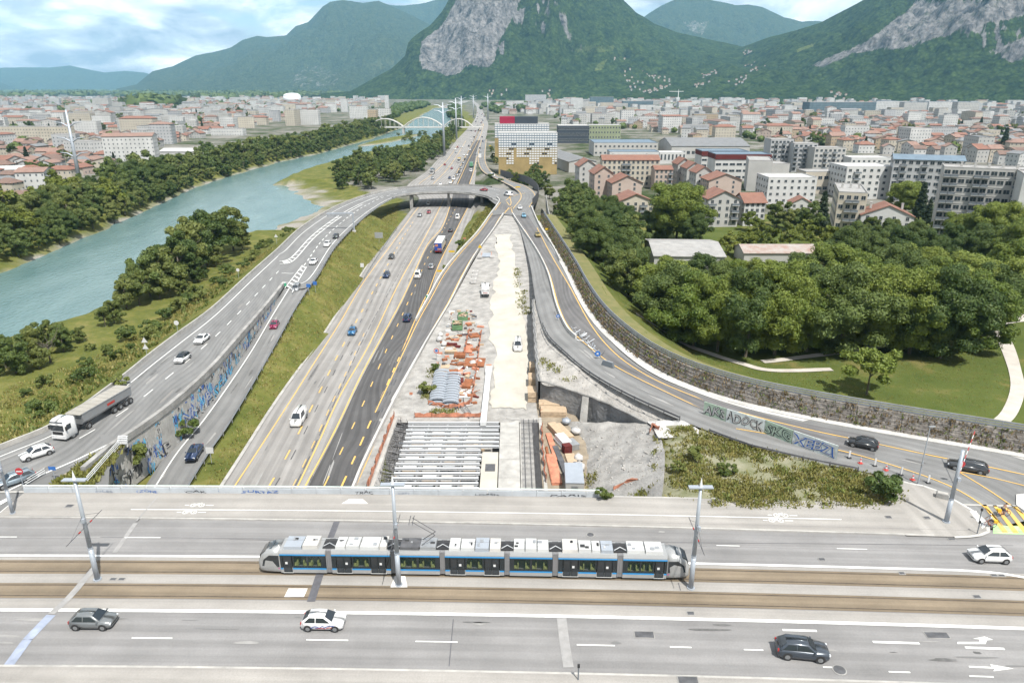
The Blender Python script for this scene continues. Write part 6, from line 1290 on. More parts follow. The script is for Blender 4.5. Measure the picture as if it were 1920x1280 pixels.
GS = patch('gravel_slope', [[(1050,788,-.1),(1130,792,2.0),(1212,790,4.6)],[(1088,822,-.1),(1160,815,2.8),(1228,806,5.6)],[(1098,852,-.1),(1170,846,3.2),(1244,836,6.4)],[(1098,895,-.1),(1172,890,3.4),(1246,880,6.7)],[(1104,945,-.1),(1172,945,3.4),(1240,945,6.7)]], 'gravel', 8, 8, .5)
patch('lime_spill', [[(1212,790,4.7),(1276,788,6.7)],[(1222,800,5.5),(1308,806,6.8)],[(1235,822,6.3),(1310,822,6.75)]], 'lime', 5, 8, .25, .12)
rg = patch('rough_ground', [[(1214,802,4.8),(1224,840,5.4),(1226,890,5.6),(1222,948,5.7)],[(1276,798,6.6),(1276,840,6.7),(1290,890,6.75),(1300,948,6.9)],[(1335,815,6.75),(1345,850,6.8),(1370,900,6.85),(1385,952,6.95)],[(1400,836,6.75),(1415,868,6.85),(1440,910,6.9),(1460,954,6.97)],[(1465,852,6.8),(1480,880,6.9),(1505,915,6.95),(1525,955,6.98)],[(1535,868,6.85),(1555,890,6.95),(1575,920,6.98),(1590,955,7.0)],[(1615,884,6.9),(1625,905,6.98),(1640,925,7.0),(1650,950,7.02)],[(1660,893,6.95),(1680,905,7.0),(1692,925,7.0),(1697,942,7.0)]], 'scrub_soil', 8, 8, .25, .05)
RGB = bvh(rg); tg = []
while len(tg) < 2100:
	a, b = random.uniform(1228, 1695), random.uniform(800, 955); p = P(a, b, 6.8); z = drop(RGB, p.x, p.y, -99)
	if z > 0 and fbm(np.array(p.x / 4.0), np.array(p.y / 4.0), 4) > random.uniform(-.35, .3): tg.append((p.x, p.y, z))
tag(link('weeds', tuft_mesh('weeds', tg, .26, 'leaf_grass', 41, 9, .3)), 'rough grass and weeds beside the bridge end', 'weeds', kind='stuff'); tag(link('weeds', tuft_mesh('weeds', tg[::12], .35, 'leaf_river', 42, 9, .4)), 'taller green weeds in the rough grass beside the bridge end', 'weeds', kind='stuff')
tg = [tuple(P(a + random.uniform(-x, x), b + random.uniform(-y, y), z)) for a, b, x, y, z, n in ((970,520,4,14,4.4,26),(978,560,8,14,3.2,30),(985,582,8,5,2.5,16),(830,772,24,5,.05,34),(1020,668,5,5,6.0,9),(1034,684,5,4,5.6,9),(1046,695,4,3,5.4,7),(1070,712,8,3,5.2,6),(800,735,8,10,.1,26),(808,700,6,8,.1,12),(1110,900,8,14,.3,20),(1200,925,20,8,5,24)) for _ in range(n)]; RUB = [SGB, bvh(RS), bvh(GS)]
for k, q in enumerate(tg):
	zs = [drop(t_, q[0], q[1], -99) for t_ in RUB]; tg[k] = (q[0], q[1], max(zs) if max(zs) > -50 else 0)
tag(link('weeds', tuft_mesh('weeds', tg, .3, 'leaf_grass', 43, 10, .4)), 'patches of weeds scattered over the building site', 'weeds', kind='stuff')
rk_ = []; rs_ = np.random.RandomState(8)
for a0, a1, b0, b1, n_ in ((1090,1240,800,930,420),(1010,1240,690,780,260),(735,1005,500,790,260),(1005,1110,790,925,160)):
	for _ in range(n_):
		p = P(rs_.uniform(a0, a1), rs_.uniform(b0, b1), 2.0); z = max(drop(t_, p.x, p.y, -99) for t_ in RUB)
		if z > -50: s_ = rs_.uniform(.06, .3) ** 1.3 * 1.2; rk_.append((ICV * rs_.uniform(.6, 1.2, (len(ICV), 1)) * s_ * np.array([1, 1, .6]) + (p.x, p.y, z), ICF, 0))
tag(link('stones', np_mesh('stones', rk_, ['rubble'])), 'loose stones strewn over the slopes of the building site', 'stones', kind='stuff')
# retaining wall, sprayed concrete
rt = [P(*q) for q in ((1001,562,6.1),(1004,610,5.55),(1007,650,5.0),(1013,714,4.5))]; rt2 = [P(*q) for q in ((1013,714,4.5),(1057,727,4.5),(1133,754,4.5),(1213,792,4.8))]
rw = thing('retaining_wall', 'dark grey sprayed-concrete retaining wall turning a corner at the site', 'wall', P(1010, 752, 0)); rwo = Vector(rw.location)
for l in (rt, rt2):
	t_ = resample(spline(l, 30), 1.2); t_ = [p + Vector((.12 * math.sin(i * 1.7), .12 * math.sin(i * 2.3), 0)) for i, p in enumerate(t_)]; b_ = [Vector((p.x, p.y, -1.2)) for p in t_]
	mb = wall_mesh([p - rwo for p in b_], [p - rwo for p in t_], .5, 0, 1 if l is rt2 else -1); mb.build('wall_face', 'shotcrete', rw)
	mb = MB(); mb.tube([p - rwo + Vector((0, 0, .05)) for p in t_], .18, 6); mb.build('coping', 'concrete_dirty', rw)
p = P(1085, 780, 0) - rwo; mb = MB(); mb.quad(P(1086,790,0) - rwo + Vector((0, -.35, 0)), P(1100,792,0) - rwo + Vector((0, -.35, 0)), P(1104,742,4.5) - rwo + Vector((0, -.25, -.1)), P(1092,738,4.5) - rwo + Vector((0, -.25, -.1))); mb.build('pale_stripe', 'concrete', rw)
# --- tunnel pit
PX0, PX1, PY0, PY1 = -19.9, 4.6, 82.5, 112.2
pit = struct(MB().box(((PX0 + PX1) / 2, (PY0 + PY1) / 2, -5.6), (PX1 - PX0 + 1, PY1 - PY0 + 1, .6)).build('pit_floor', 'concrete_dirty'))
pwl = thing('pit_walls', 'concrete side walls of the tunnel pit under construction', 'wall', (PX0, PY0, -5))
for c, d in (((PX0 - .25, (PY0 + PY1) / 2, -2.7), (.5, PY1 - PY0 + 1, 5.5)), ((PX1 + .25, (PY0 + PY1) / 2, -2.7), (.5, PY1 - PY0 + 1, 5.5)), (((PX0 + PX1) / 2, PY1 + .3, -2.75), (PX1 - PX0, .5, 5.4)), ((-8.5, (PY0 + PY1) / 2, -2.9), (.5, PY1 - PY0, 4.6))): mb = MB(); mb.box((c[0] - PX0, c[1] - PY0, c[2] + 5), d); mb.build('wall_face', 'concrete', pwl)
ORD = ['first', 'second', 'third', 'fourth', 'fifth', 'sixth', 'seventh', 'eighth', 'ninth', 'tenth', 'eleventh', 'twelfth', 'thirteenth', 'fourteenth', 'fifteenth', 'sixteenth', 'seventeenth', 'eighteenth', 'nineteenth', 'twentieth']
bx = MB()
for z, h in ((.14, .05), (-.14, .05)): bx.box((0, 0, z), (1, .42, h))
bx.box((0, 0, 0), (1, .08, .24)); mat('beam_grey', (.52, .53, .54), .6, .2, var=.12, scale=.8); bm_ = bx.mesh('steel_beam', 'beam_grey')
for k in range(19):
	y = 85.3 + k * 1.42; x1 = -4.9 if y < 101 else -2.2; o = link('steel_beam', bm_); o.location = ((PX0 + 2.2 + x1) / 2 + random.uniform(-.15, .15), y, -.12); o.scale = (x1 - PX0 - 2.2, 1, 1); tag(o, f'{ORD[k]} pale steel beam from the bridge across the tunnel pit', 'beam', 'steel beams across the tunnel pit')
mb0 = MB().box((0, 0, 0), (.25, 1, .3)).mesh('stringer', 'steel')
for k, x in enumerate((-17, -14.2, -11, -7.8, -5.2)): o = link('stringer', mb0); o.location = (x, 98.5, -.5); o.scale = (1, 27, 1); tag(o, f'{ORD[k]} lengthwise steel stringer from the left under the pit beams', 'beam', 'stringers under the pit beams')
# formwork tables standing in the pit, each a panel on props
def formwork(x, y, w_, d, z, lb, mt):
	t_ = thing('formwork_table', lb, 'formwork', (x, y, -5.3), 0, 'formwork tables standing in the tunnel pit'); h = z + 5.3
	MB().box((0, 0, h - .1), (w_, d, .2)).build('panel', mt, t_); pmx = MB().cyl((0, 0, (h - .2) / 2), .07, h - .2, 6).mesh('prop', 'steel')
	for i in (-1, 1):
		for j in (-1, 1): q = link('prop', pmx, t_); q.location = (i * (w_ / 2 - .2), j * (d / 2 - .2), 0)
	MB().box((0, -d / 2 + .06, h - .32), (w_, .1, .22)).build('edge_beam', 'timber', t_)
k = 0
for iy in range(9):
	for ix, x in enumerate((-15.7, -12.6, -9.5, -6.4)):
		formwork(x + random.uniform(-.2, .2), 86.2 + iy * 2.85, 2.1, 1.7, -.85 - .2 * ((ix + iy) % 3), f'formwork table number {ix + 1} from the left in row {iy + 1} of the tunnel pit', random.choice(['white_metal', 'concrete_pale', 'lime', 'white_metal']))
cl = MB(); cm = ['steel', 'white_metal', 'black', 'timber', 'concrete_pale', 'galvanised']
for _ in range(520):
	x, y = random.uniform(PX0 + .5, -5), random.uniform(PY0 + 1, PY1 - .5); t_ = random.random()
	if t_ < .5: cl.tube([(x, y, -5.3), (x + random.uniform(-.2, .2), y, random.uniform(-2, -.9))], .05, 4, random.randrange(6))
	else: cl.box((x, y, random.uniform(-5, -1.2)), (random.uniform(.3, 1.6), random.uniform(.08, .5), random.uniform(.08, .4)), random.uniform(-.2, .2), random.randrange(6))
tag(cl.build('props_and_clutter', cm), 'tangle of props, boards and boxes under the pit beams', 'clutter', kind='stuff')
sb = thing('concrete_slab', 'new concrete roof slab of the tunnel beside the reinforcement', 'slab', (0, 98, -.3)); MB().box((-.4, -.6, 0), (3.2, 28.6, .5)).build('slab_body', 'concrete', sb); MB().box((2.35, -.2, -.08), (2.1, 28, .4)).build('slab_edge', 'concrete', sb)
for y in (-11, -5.5, 0, 5.5, 11): MB().box((-.4, y, .262), (3.1, .05, .02)).build('joint', 'concrete_dirty', sb)
s2 = thing('concrete_slab', 'short pale concrete slab beside the pit beams', 'slab', (-3.4, 92.3, -.3)); MB().box((0, 0, 0), (2.5, 16.2, .45)).build('slab_body', 'sand', s2); MB().box((.1, 3.2, .24), (1.5, 2.2, .04)).build('steel_mat', 'steel_dark', s2)
for k in range(8): y = 85 + 3.6 * k; MB().box((0, 0, 0), (1.1, .5, 4.6)).build('pier', 'concrete', pwl).location = (-1.2 - PX0, y - PY0, 2.2)
rb_ = MB()
for k in range(105): y = 84.6 + .26 * k; rb_.tube([(1.5, y, .06 + .05 * math.sin(k)), (4.4, y + .05, .05)], .028, 4)
for x in (2.0, 2.9, 3.7, 4.3): rb_.tube([(x, 84.5, .12), (x, 112, .12)], .04, 4)
tag(rb_.build('reinforcement', 'steel_dark'), 'mat of steel reinforcing bars beside the new slab', 'reinforcement', kind='stuff')
rb_ = MB()
for k in range(120): y = 85 + .225 * k; rb_.tube([(PX0 + .3, y, random.uniform(-.4, .3)), (PX0 + 2.4, y, random.uniform(-.7, -.2))], .035, 4); rb_.tube([(PX0 + random.uniform(.2, 2.4), y, -2), (PX0 + random.uniform(.2, 2.4), y, random.uniform(.1, .7))], .03, 4)
tag(rb_.build('reinforcement', 'steel_dark'), 'upright steel reinforcing bars along the left edge of the pit', 'reinforcement', kind='stuff')
def net(name, pts, h, label, mt='orange_net'):
	t_ = thing(name, label, 'netting', pts[0]); q = resample(pts, .7); mb = MB()
	for i, (a, b) in enumerate(zip(q, q[1:])):
		a, b = a - pts[0], b - pts[0]; w0, w1 = [Vector((.18 * math.sin(k * 1.3), .1 * math.cos(k * 1.9), 0)) for k in (i, i + 1)]; h0, h1 = [h * (.85 + .15 * math.sin(k * 2.1)) for k in (i, i + 1)]; mb.quad(a, b, b + w1 + Vector((0, 0, h1)), a + w0 + Vector((0, 0, h0))); mb.quad(a + w0 + Vector((0, 0, h0)), b + w1 + Vector((0, 0, h1)), b + w1 + Vector((-.16, .02, h1 * .7)), a + w0 + Vector((-.16, 0, h0 * .7)))
	mb.build('mesh_sheet', mt, t_); pm = MB().cyl((0, 0, h * .55), .035, h * 1.1, 5).mesh('stake', 'rust')
	for p in q[::4]: link('stake', pm, t_).location = p - pts[0]
	return t_
net('safety_netting', [Vector((PX0 - .6, 84, .02)), Vector((PX0 - .7, 95, .02)), Vector((PX0 - .6, 113.3, .02))], 1.25, 'orange safety netting along the left edge of the tunnel pit'); net('safety_netting', [Vector((PX0 + 3, PY1 + .6, .05)), Vector((-4.6, PY1 + .7, .05))], .9, 'orange netting along the far edge of the tunnel pit')
net('safety_netting', [P(*q) for q in ((842,765,.1),(868,763,.1),(885,752,.1),(893,700,.25),(903,622,1.2))], .9, 'orange netting along the right side of the material store'); net('safety_netting', [P(*q) for q in ((803,757,.05),(842,765,.05))], .8, 'orange netting at the front of the material store'); net('safety_netting', [P(*q) for q in ((870,668,.6),(876,640,.9),(880,620,1.2))], 1.0, 'orange netting inside the material store')
net('safety_netting', [P(*q) for q in ((1013,780,0),(1018,768,0),(1022,758,0))], 1.2, 'short orange netting by the plywood stacks'); net('safety_netting', [P(*q) for q in ((1024,905,0),(1018,850,0),(1016,800,0))], 1.2, 'orange netting along the right edge of the tunnel pit'); net('safety_netting', [P(*q) for q in ((1150,920,2.4),(1170,908,3.2),(1195,902,4.2))], .7, 'fallen orange netting on the gravel slope'); net('safety_netting', [P(*q) for q in ((1218,812,5.6),(1224,800,5.7),(1235,806,6.2))], .8, 'orange netting on the lime spill')
# goods lying about on the site
def stack(name, px, py, z, w_, d, h, n, mt, lb, cat, rz=0.0, gap=.03, part='board', group=None):
	p = P(px, py, z); t_ = thing(name, lb, cat, p, rz, group)
	for i in range(n): MB().box((random.uniform(-.05, .05), random.uniform(-.05, .05), h / n * (i + .5)), (w_ * random.uniform(.96, 1), d * random.uniform(.96, 1), h / n - gap)).build(part, mt, t_)
	return t_
stack('plywood_stack', 1038, 776, 0, 4.6, 2.6, 1.0, 6, 'timber', 'wide stack of plywood sheets at the foot of the dark retaining wall', 'stack', -.05); stack('plywood_stack', 1030, 764, 0, 3.8, 2.4, 1.1, 6, 'timber', 'rear stack of plywood sheets at the wall corner', 'stack', -.03)
for k, (a, b, lb) in enumerate(((998,748,'front'),(999,722,'middle'),(1000,700,'rear'))): stack('panel_crate', a, b, 0, 1.7, 3.2, 2.0, 4, 'timber', f'{lb} crate of boards against the side of the retaining wall', 'crate')
for a, b, w_, d, h, n, mt, rz, lb in ((1046,815,1.4,6,1.0,4,'timber',.35,'long bundle of brown planks beside the pit'),(1058,812,1.0,5.5,.7,4,'timber',.38,'pale bundle of planks behind the white board'),(1055,832,1.6,3.2,1.2,3,'white_metal',.35,'white-topped crate on the planks'),(1063,848,1.3,1.2,1.4,2,'darkred_wall',.35,'small red crate by the white-topped crate'),(1072,838,1.5,2.4,1.0,3,'steel',.4,'grey sheet stack right of the white-topped crate'),(1036,838,.9,9,.3,3,'orange_net',.1,'orange-stained boards along the pit'),(1038,880,1.5,9,.35,3,'orange_net',.06,'orange boards on the ground near the bridge'),(1030,868,.35,10,.3,2,'rust',.05,'rusty rail lying along the pit edge'),(1053,870,.9,11,.4,4,'steel_dark',.14,'bundle of dark steel pipes near the bridge'),(1070,862,1.5,3,.4,3,'timber',.1,'light board stack beside the dark pipes'),(1076,882,1.3,2.2,.5,3,'timber',.1,'short board stack near the white bags'),(1082,898,1.2,1.2,.6,2,'rust',.2,'heap of rusty parts beside the white bags'),(862,668,2.4,2.0,.7,3,'rust',.0,'rusty steel forms in the store'),(848,648,2.2,.7,.6,3,'darkred_wall',.0,'dark red beams lying in the store'),(846,661,2.6,1.0,.5,3,'timber',.0,'timber beams lying in the store'),(852,635,2.2,1.4,.5,3,'timber',.4,'crossed timbers in the store'),(889,632,2.4,2.6,.6,3,'rust',.3,'rusty scaffold parts at the back of the store'),(879,655,1.6,4.5,.25,2,'orange_net',.0,'orange plates in the middle of the store'),(850,705,1.8,3.4,.8,3,'rust',.05,'brown steel cage stack behind the concrete segments'),(862,700,1.3,2.5,.5,2,'orange_net',0,'orange pallets in the store'),(877,722,1.7,3.8,.6,4,'rust',-.1,'rusty steel mats near the store fence'),(864,718,1.0,2.0,.8,2,'darkred_wall',0,'dark red box in the store'),(870,738,2.6,3.6,.12,2,'white_metal',0,'white sheets on the ground of the store'),(835,688,1.8,2.2,.3,2,'timber',0,'pallets beside the round sign')): stack('material_stack', a, b, 0 if b > 680 else .6, w_, d, h, n, mt, lb, 'stack', rz)
p = P(890, 680, .4); o = thing('steel_sheet', 'large rust-brown steel sheet with a white tarpaulin on it', 'sheet', p); MB().box((0, 0, .15), (4.2, 4.6, .2), -.05).build('plate', 'rust', o); mb = MB(); mb.box((-.3, -.5, .45), (1.4, 1.0, .5), .4, 0, .5); mb.box((.8, .6, .4), (1.6, .5, .3), -.6, 0, .6); mb.build('tarpaulin', 'lime', o)
# curved concrete segments, stacked leaning in two columns
seg = MB(); prof = [(math.cos(t) * 1.5, math.sin(t) * .55) for t in np.linspace(0, math.pi, 9)]; pr2 = [(a * .88, b * .72) for a, b in prof]
for y0, y1 in ((-.33, .33),):
	for i in range(8):
		a, b, c, d = prof[i], prof[i + 1], pr2[i + 1], pr2[i]; seg.quad((a[0], y0, a[1]), (b[0], y0, b[1]), (b[0], y1, b[1]), (a[0], y1, a[1])); seg.quad((d[0], y1, d[1]), (c[0], y1, c[1]), (c[0], y0, c[1]), (d[0], y0, d[1])); seg.quad((d[0], y0, d[1]), (c[0], y0, c[1]), (b[0], y0, b[1]), (a[0], y0, a[1])); seg.quad((a[0], y1, a[1]), (b[0], y1, b[1]), (c[0], y1, c[1]), (d[0], y1, d[1]))
sm = seg.mesh('tunnel_segment', 'galvanised')
for c, (xa, xb) in enumerate(((820, 828), (844, 850))):
	for k in range(12):
		f = k / 11; p = P(xa + (xb - xa) * f, 754 - 52 * f + (3 if c == 0 else 8), .1)
		for lv in range(2): o = link('tunnel_segment', sm); o.location = (p.x + .08 * math.sin(k * 2.3 + lv), p.y + .35 * lv, .1 + .72 * lv + .05 * math.sin(k * 3.1)); tag(o, f"{'upper' if lv else 'lower'} curved concrete segment, {ORD[k]} from the front of the {'left' if c == 0 else 'right'} stack", 'segment', 'curved concrete segments in the store')
cl = MB(); cm = ['rust', 'timber', 'orange_net', 'white_metal', 'steel', 'lime', 'darkred_wall', 'steel_dark']; t_ = 0
while t_ < 230:
	a, b = random.uniform(815, 905), random.uniform(592, 764)
	if not in_poly_px(a, b, [(800,762),(822,655),(845,592),(884,592),(905,620),(892,752),(868,764)]): continue
	p = P(a, b, .5); z = drop(SGB, p.x, p.y, 0); t_ += 1; mi = random.choice([0, 0, 0, 1, 1, 2, 3, 4, 5, 6, 7])
	if random.random() < .6: cl.box((p.x, p.y, z + .15), (random.uniform(.2, 1.6), random.uniform(.15, .9), random.uniform(.12, .6)), random.uniform(-.5, .5), mi)
	else: an = random.uniform(0, 3.1); L = random.uniform(.6, 1.8); cl.tube([(p.x, p.y, z + .1), (p.x + math.cos(an) * L, p.y + math.sin(an) * L, z + random.uniform(.1, .7))], .06, 4, mi)
tag(cl.build('store_clutter', cm), 'small rusty parts, timbers and boxes strewn over the material store', 'clutter', kind='stuff')
# white box girder
g = thing('box_girder', 'long white box girder lying beside the sandy haul road', 'girder', P(912, 745, 0)); go = Vector(g.location); a, b = P(917, 692, .2) - go, P(906, 800, 0) - go
for k in range(8): c = a.lerp(b, (k + .5) / 8); MB().box((c.x, c.y, .5), (1.0 if k else 1.3, (b - a).length / 8 - .06, .7 if k else .9), math.atan2((b - a).y, (b - a).x) - math.pi / 2).build('girder_length', 'white_metal', g)
stack('orange_cap', 917, 690, .3, 1.1, .9, .7, 2, 'orange_net', 'small orange block at the end of the white girder', 'block')
for a, b, lb in ((858,614,'front'),(868,598,'rear')):
	o = thing('skip', f'{lb} green open skip loaded with waste wood', 'skip', P(a, b, 1.2), .05); mat('skip_green', (.10, .19, .09), .6, var=.25, scale=1)
	for c, d in (((0, -1.9, .6), (2.3, .08, 1.2)), ((0, 1.9, .6), (2.3, .08, 1.2)), ((-1.15, 0, .6), (.08, 3.8, 1.2)), ((1.15, 0, .6), (.08, 3.8, 1.2)), ((0, 0, .1), (2.3, 3.8, .1))): MB().box(c, d).build('side_panel', 'skip_green', o)
	for k in range(7): MB().box((random.uniform(-.6, .6), random.uniform(-1.3, 1.3), .85 + .06 * k), (1.8, .25, .1), random.uniform(-1.5, 1.5)).build('waste_board', 'timber', o)
o = thing('site_container', 'grey flat-roofed site container next to the bridge', 'container', P(1077, 934, 0), -.04); MB().box((0, 2.6, 1.25), (2.5, 5.6, 2.5)).build('box_body', 'pale_wall', o); MB().box((0, 2.6, 2.56), (2.6, 5.7, .1)).build('roof_sheet', 'galvanised', o); MB().box((0, -.22, 1.1), (.9, .06, 2.0)).build('door', 'steel', o)
def bag(px, py, z, s_, lb, mt='lime'):
	o = thing('bulk_bag', lb, 'bag', P(px, py, z)); v = ICV * (1 + .1 * np.sin(ICV * 5 + px).sum(1, keepdims=True)) * np.array([s_, s_, s_ * .75]) + (0, 0, s_ * .6); me = np_mesh('sack', [(v, ICF, 0)], [mt]); link('sack', me, o); MB().tube([(-.3, 0, s_ * 1.2), (0, .1, s_ * 1.55), (.3, 0, s_ * 1.2)], .05, 4).build('loop', mt, o)
bag(1084, 862, 0, .8, 'upper white bulk bag near the bridge'); bag(1086, 880, 0, .95, 'lower white bulk bag near the bridge'); bag(1080, 813, 0, .9, 'grey machine under a white cover by the wall foot'); bag(1062, 795, 0, .9, 'silver tank under a cover at the wall foot', 'galvanised'); bag(824, 640, .6, .9, 'white bulk bag at the edge of the store'); bag(826, 630, .7, .7, 'small white bag at the edge of the store'); bag(832, 648, .5, .8, 'pale bulk bag beside the dark red beams')
for k, (a, b) in enumerate(((888,530),(890,522),(892,515))): o = thing('concrete_block', f'{ORD[k]} white concrete block from the front beside the ramp barrier', 'block', P(a, b, 3.4)); MB().box((0, 0, .6), (1.6, 1.3, 1.2)).build('block_body', 'lime', o); MB().box((0, 0, 1.25), (1.0, .5, .12)).build('lifting_lug', 'concrete', o)
o = thing('inspection_pit', 'open rectangular pit with blue-grey cover and orange rails on the site', 'pit', P(912, 480, 4.9)); MB().box((0, 1, .1), (2.6, 5, .2)).build('cover', 'galvanised', o)
for s_ in (-1, 1): MB().box((s_ * 1.5, 1, .5), (.12, 5.4, .12)).build('rail', 'orange_net', o); MB().box((s_ * 1.9, -2.2, .35), (1.3, .8, .7)).build('end_block', 'lime', o)
lad = thing('rebar_ladder', 'dark ladder-like steel cage leaning at the front of the store', 'cage', P(884, 783, .1)); a = P(866, 757, .5) - P(884, 783, .1); n = Vector((-a.y, a.x, 0)).normalized() * .45
for s_ in (-1, 1): MB().tube([n * s_, a + n * s_], .06, 4).build('side_bar', 'steel_dark', lad)
for k in range(12): MB().tube([a * (k + .5) / 12 - n, a * (k + .5) / 12 + n], .04, 4).build('rung', 'steel_dark', lad)
# pile of dismantled fences and a blue arrow sign on the median of the curved road
pile = thing('fence_pile', 'heap of dismantled steel fences along the median of the curved road', 'pile', P(1085, 640, 6.65)); po = Vector(pile.location)
for k in range(46):
	f = random.random(); c = P(1066 + 62 * f + random.uniform(-3, 3), 612 + 58 * f ** 1.1 + random.uniform(-2, 3), 6.7) - po; an = random.uniform(0, 3.1); L = random.uniform(.6, 1.6); MB().tube([c, c + Vector((math.cos(an) * L, math.sin(an) * L, random.uniform(.1, .9)))], .05, 4).build('fence_bar', random.choice(['steel', 'steel_dark', 'galvanised']), pile)
o = thing('barrier_block', 'dark grey water-filled barrier at the end of the fence heap', 'barrier', P(1140, 686, 6.65), -.75); MB().box((0, 0, .45), (2.6, .6, .9), 0, 0, .8).build('block_body', 'rail_grey', o); MB().box((0, 0, .92), (2.0, .3, .1)).build('top_ridge', 'steel', o)
# ---------------------------------------------------------------- vehicles
def paint_mat(name, col, metal=0.0): return mat('paint_' + name, col, .32, metal, spec=.5, coat=.6)
for n_, c_, m_ in (('white', (.60, .60, .595), 0), ('silver', (.30, .31, .32), .5), ('grey', (.17, .18, .185), .4), ('dark', (.045, .048, .052), .3), ('navy', (.018, .035, .085), .2), ('blue', (.025, .13, .28), .2), ('red', (.22, .02, .03), 0), ('crimson', (.20, .012, .055), .1), ('slate', (.045, .055, .07), .3), ('black', (.015, .017, .02), .1), ('gold', (.26, .20, .06), .3), ('lightblue', (.22, .27, .31), .4), ('skyblue', (.13, .30, .42), .2), ('yellow', (.45, .30, .03), 0), ('green', (.10, .25, .15), 0)): paint_mat(n_, c_, m_)
mat('car_glass', (.022, .028, .034), .06, spec=.7); mat('tyre', (.025, .025, .026), .9, var=.2, scale=4); mat('rim', (.30, .31, .32), .35, .7); mat('lamp_clear', (.50, .52, .54), .1); mat('lamp_red', (.28, .015, .012), .2); mat('plate', (.45, .45, .42), .5)
def loft(secs):
	"""closed shell through matched half-sections [(x,[(y,z)...])], mirrored left to right"""
	mb = MB(); k = len(secs[0][1]); ring = lambda x, s: [(x, -y, z) for y, z in s] + [(x, y, z) for y, z in s[::-1]]
	for x, s in secs: mb.v += ring(x, s)
	n = 2 * k
	for i in range(len(secs) - 1):
		for j in range(n): a = i * n + j; b = i * n + (j + 1) % n; mb.f.append((a, a + n, b + n, b)); mb.m.append(0)
	mb.f.append(tuple(range(n))); mb.m.append(0); e = (len(secs) - 1) * n; mb.f.append(tuple(range(e, e + n))[::-1]); mb.m.append(0); return mb
def smooth_secs(secs, sub=3):
	out = []; xs = [s[0] for s in secs]
	for i in range((len(secs) - 1) * sub + 1):
		t = i / sub; k = min(int(t), len(secs) - 2); f = t - k; f2 = f
		a = secs[k]; b = secs[k + 1]; pa = secs[max(k - 1, 0)]; pb = secs[min(k + 2, len(secs) - 1)]
		cr = lambda p0, p1, p2, p3: .5 * (2 * p1 + (p2 - p0) * f * .8 + (2 * p0 - 5 * p1 + 4 * p2 - p3) * f * f * .8 + (3 * p1 - p0 - 3 * p2 + p3) * f ** 3 * .8 + (p2 - p1) * .4 * f) if 0 < f < 1 else (p1 if f == 0 else p2)
		lin = lambda p0, p1, p2, p3: p1 + (p2 - p1) * f
		out.append((a[0] + (b[0] - a[0]) * f, [(lin(0, q[0], r_[0], 0), lin(0, q[1], r_[1], 0)) for q, r_ in zip(a[1], b[1])]))
	return out
CARK = {}
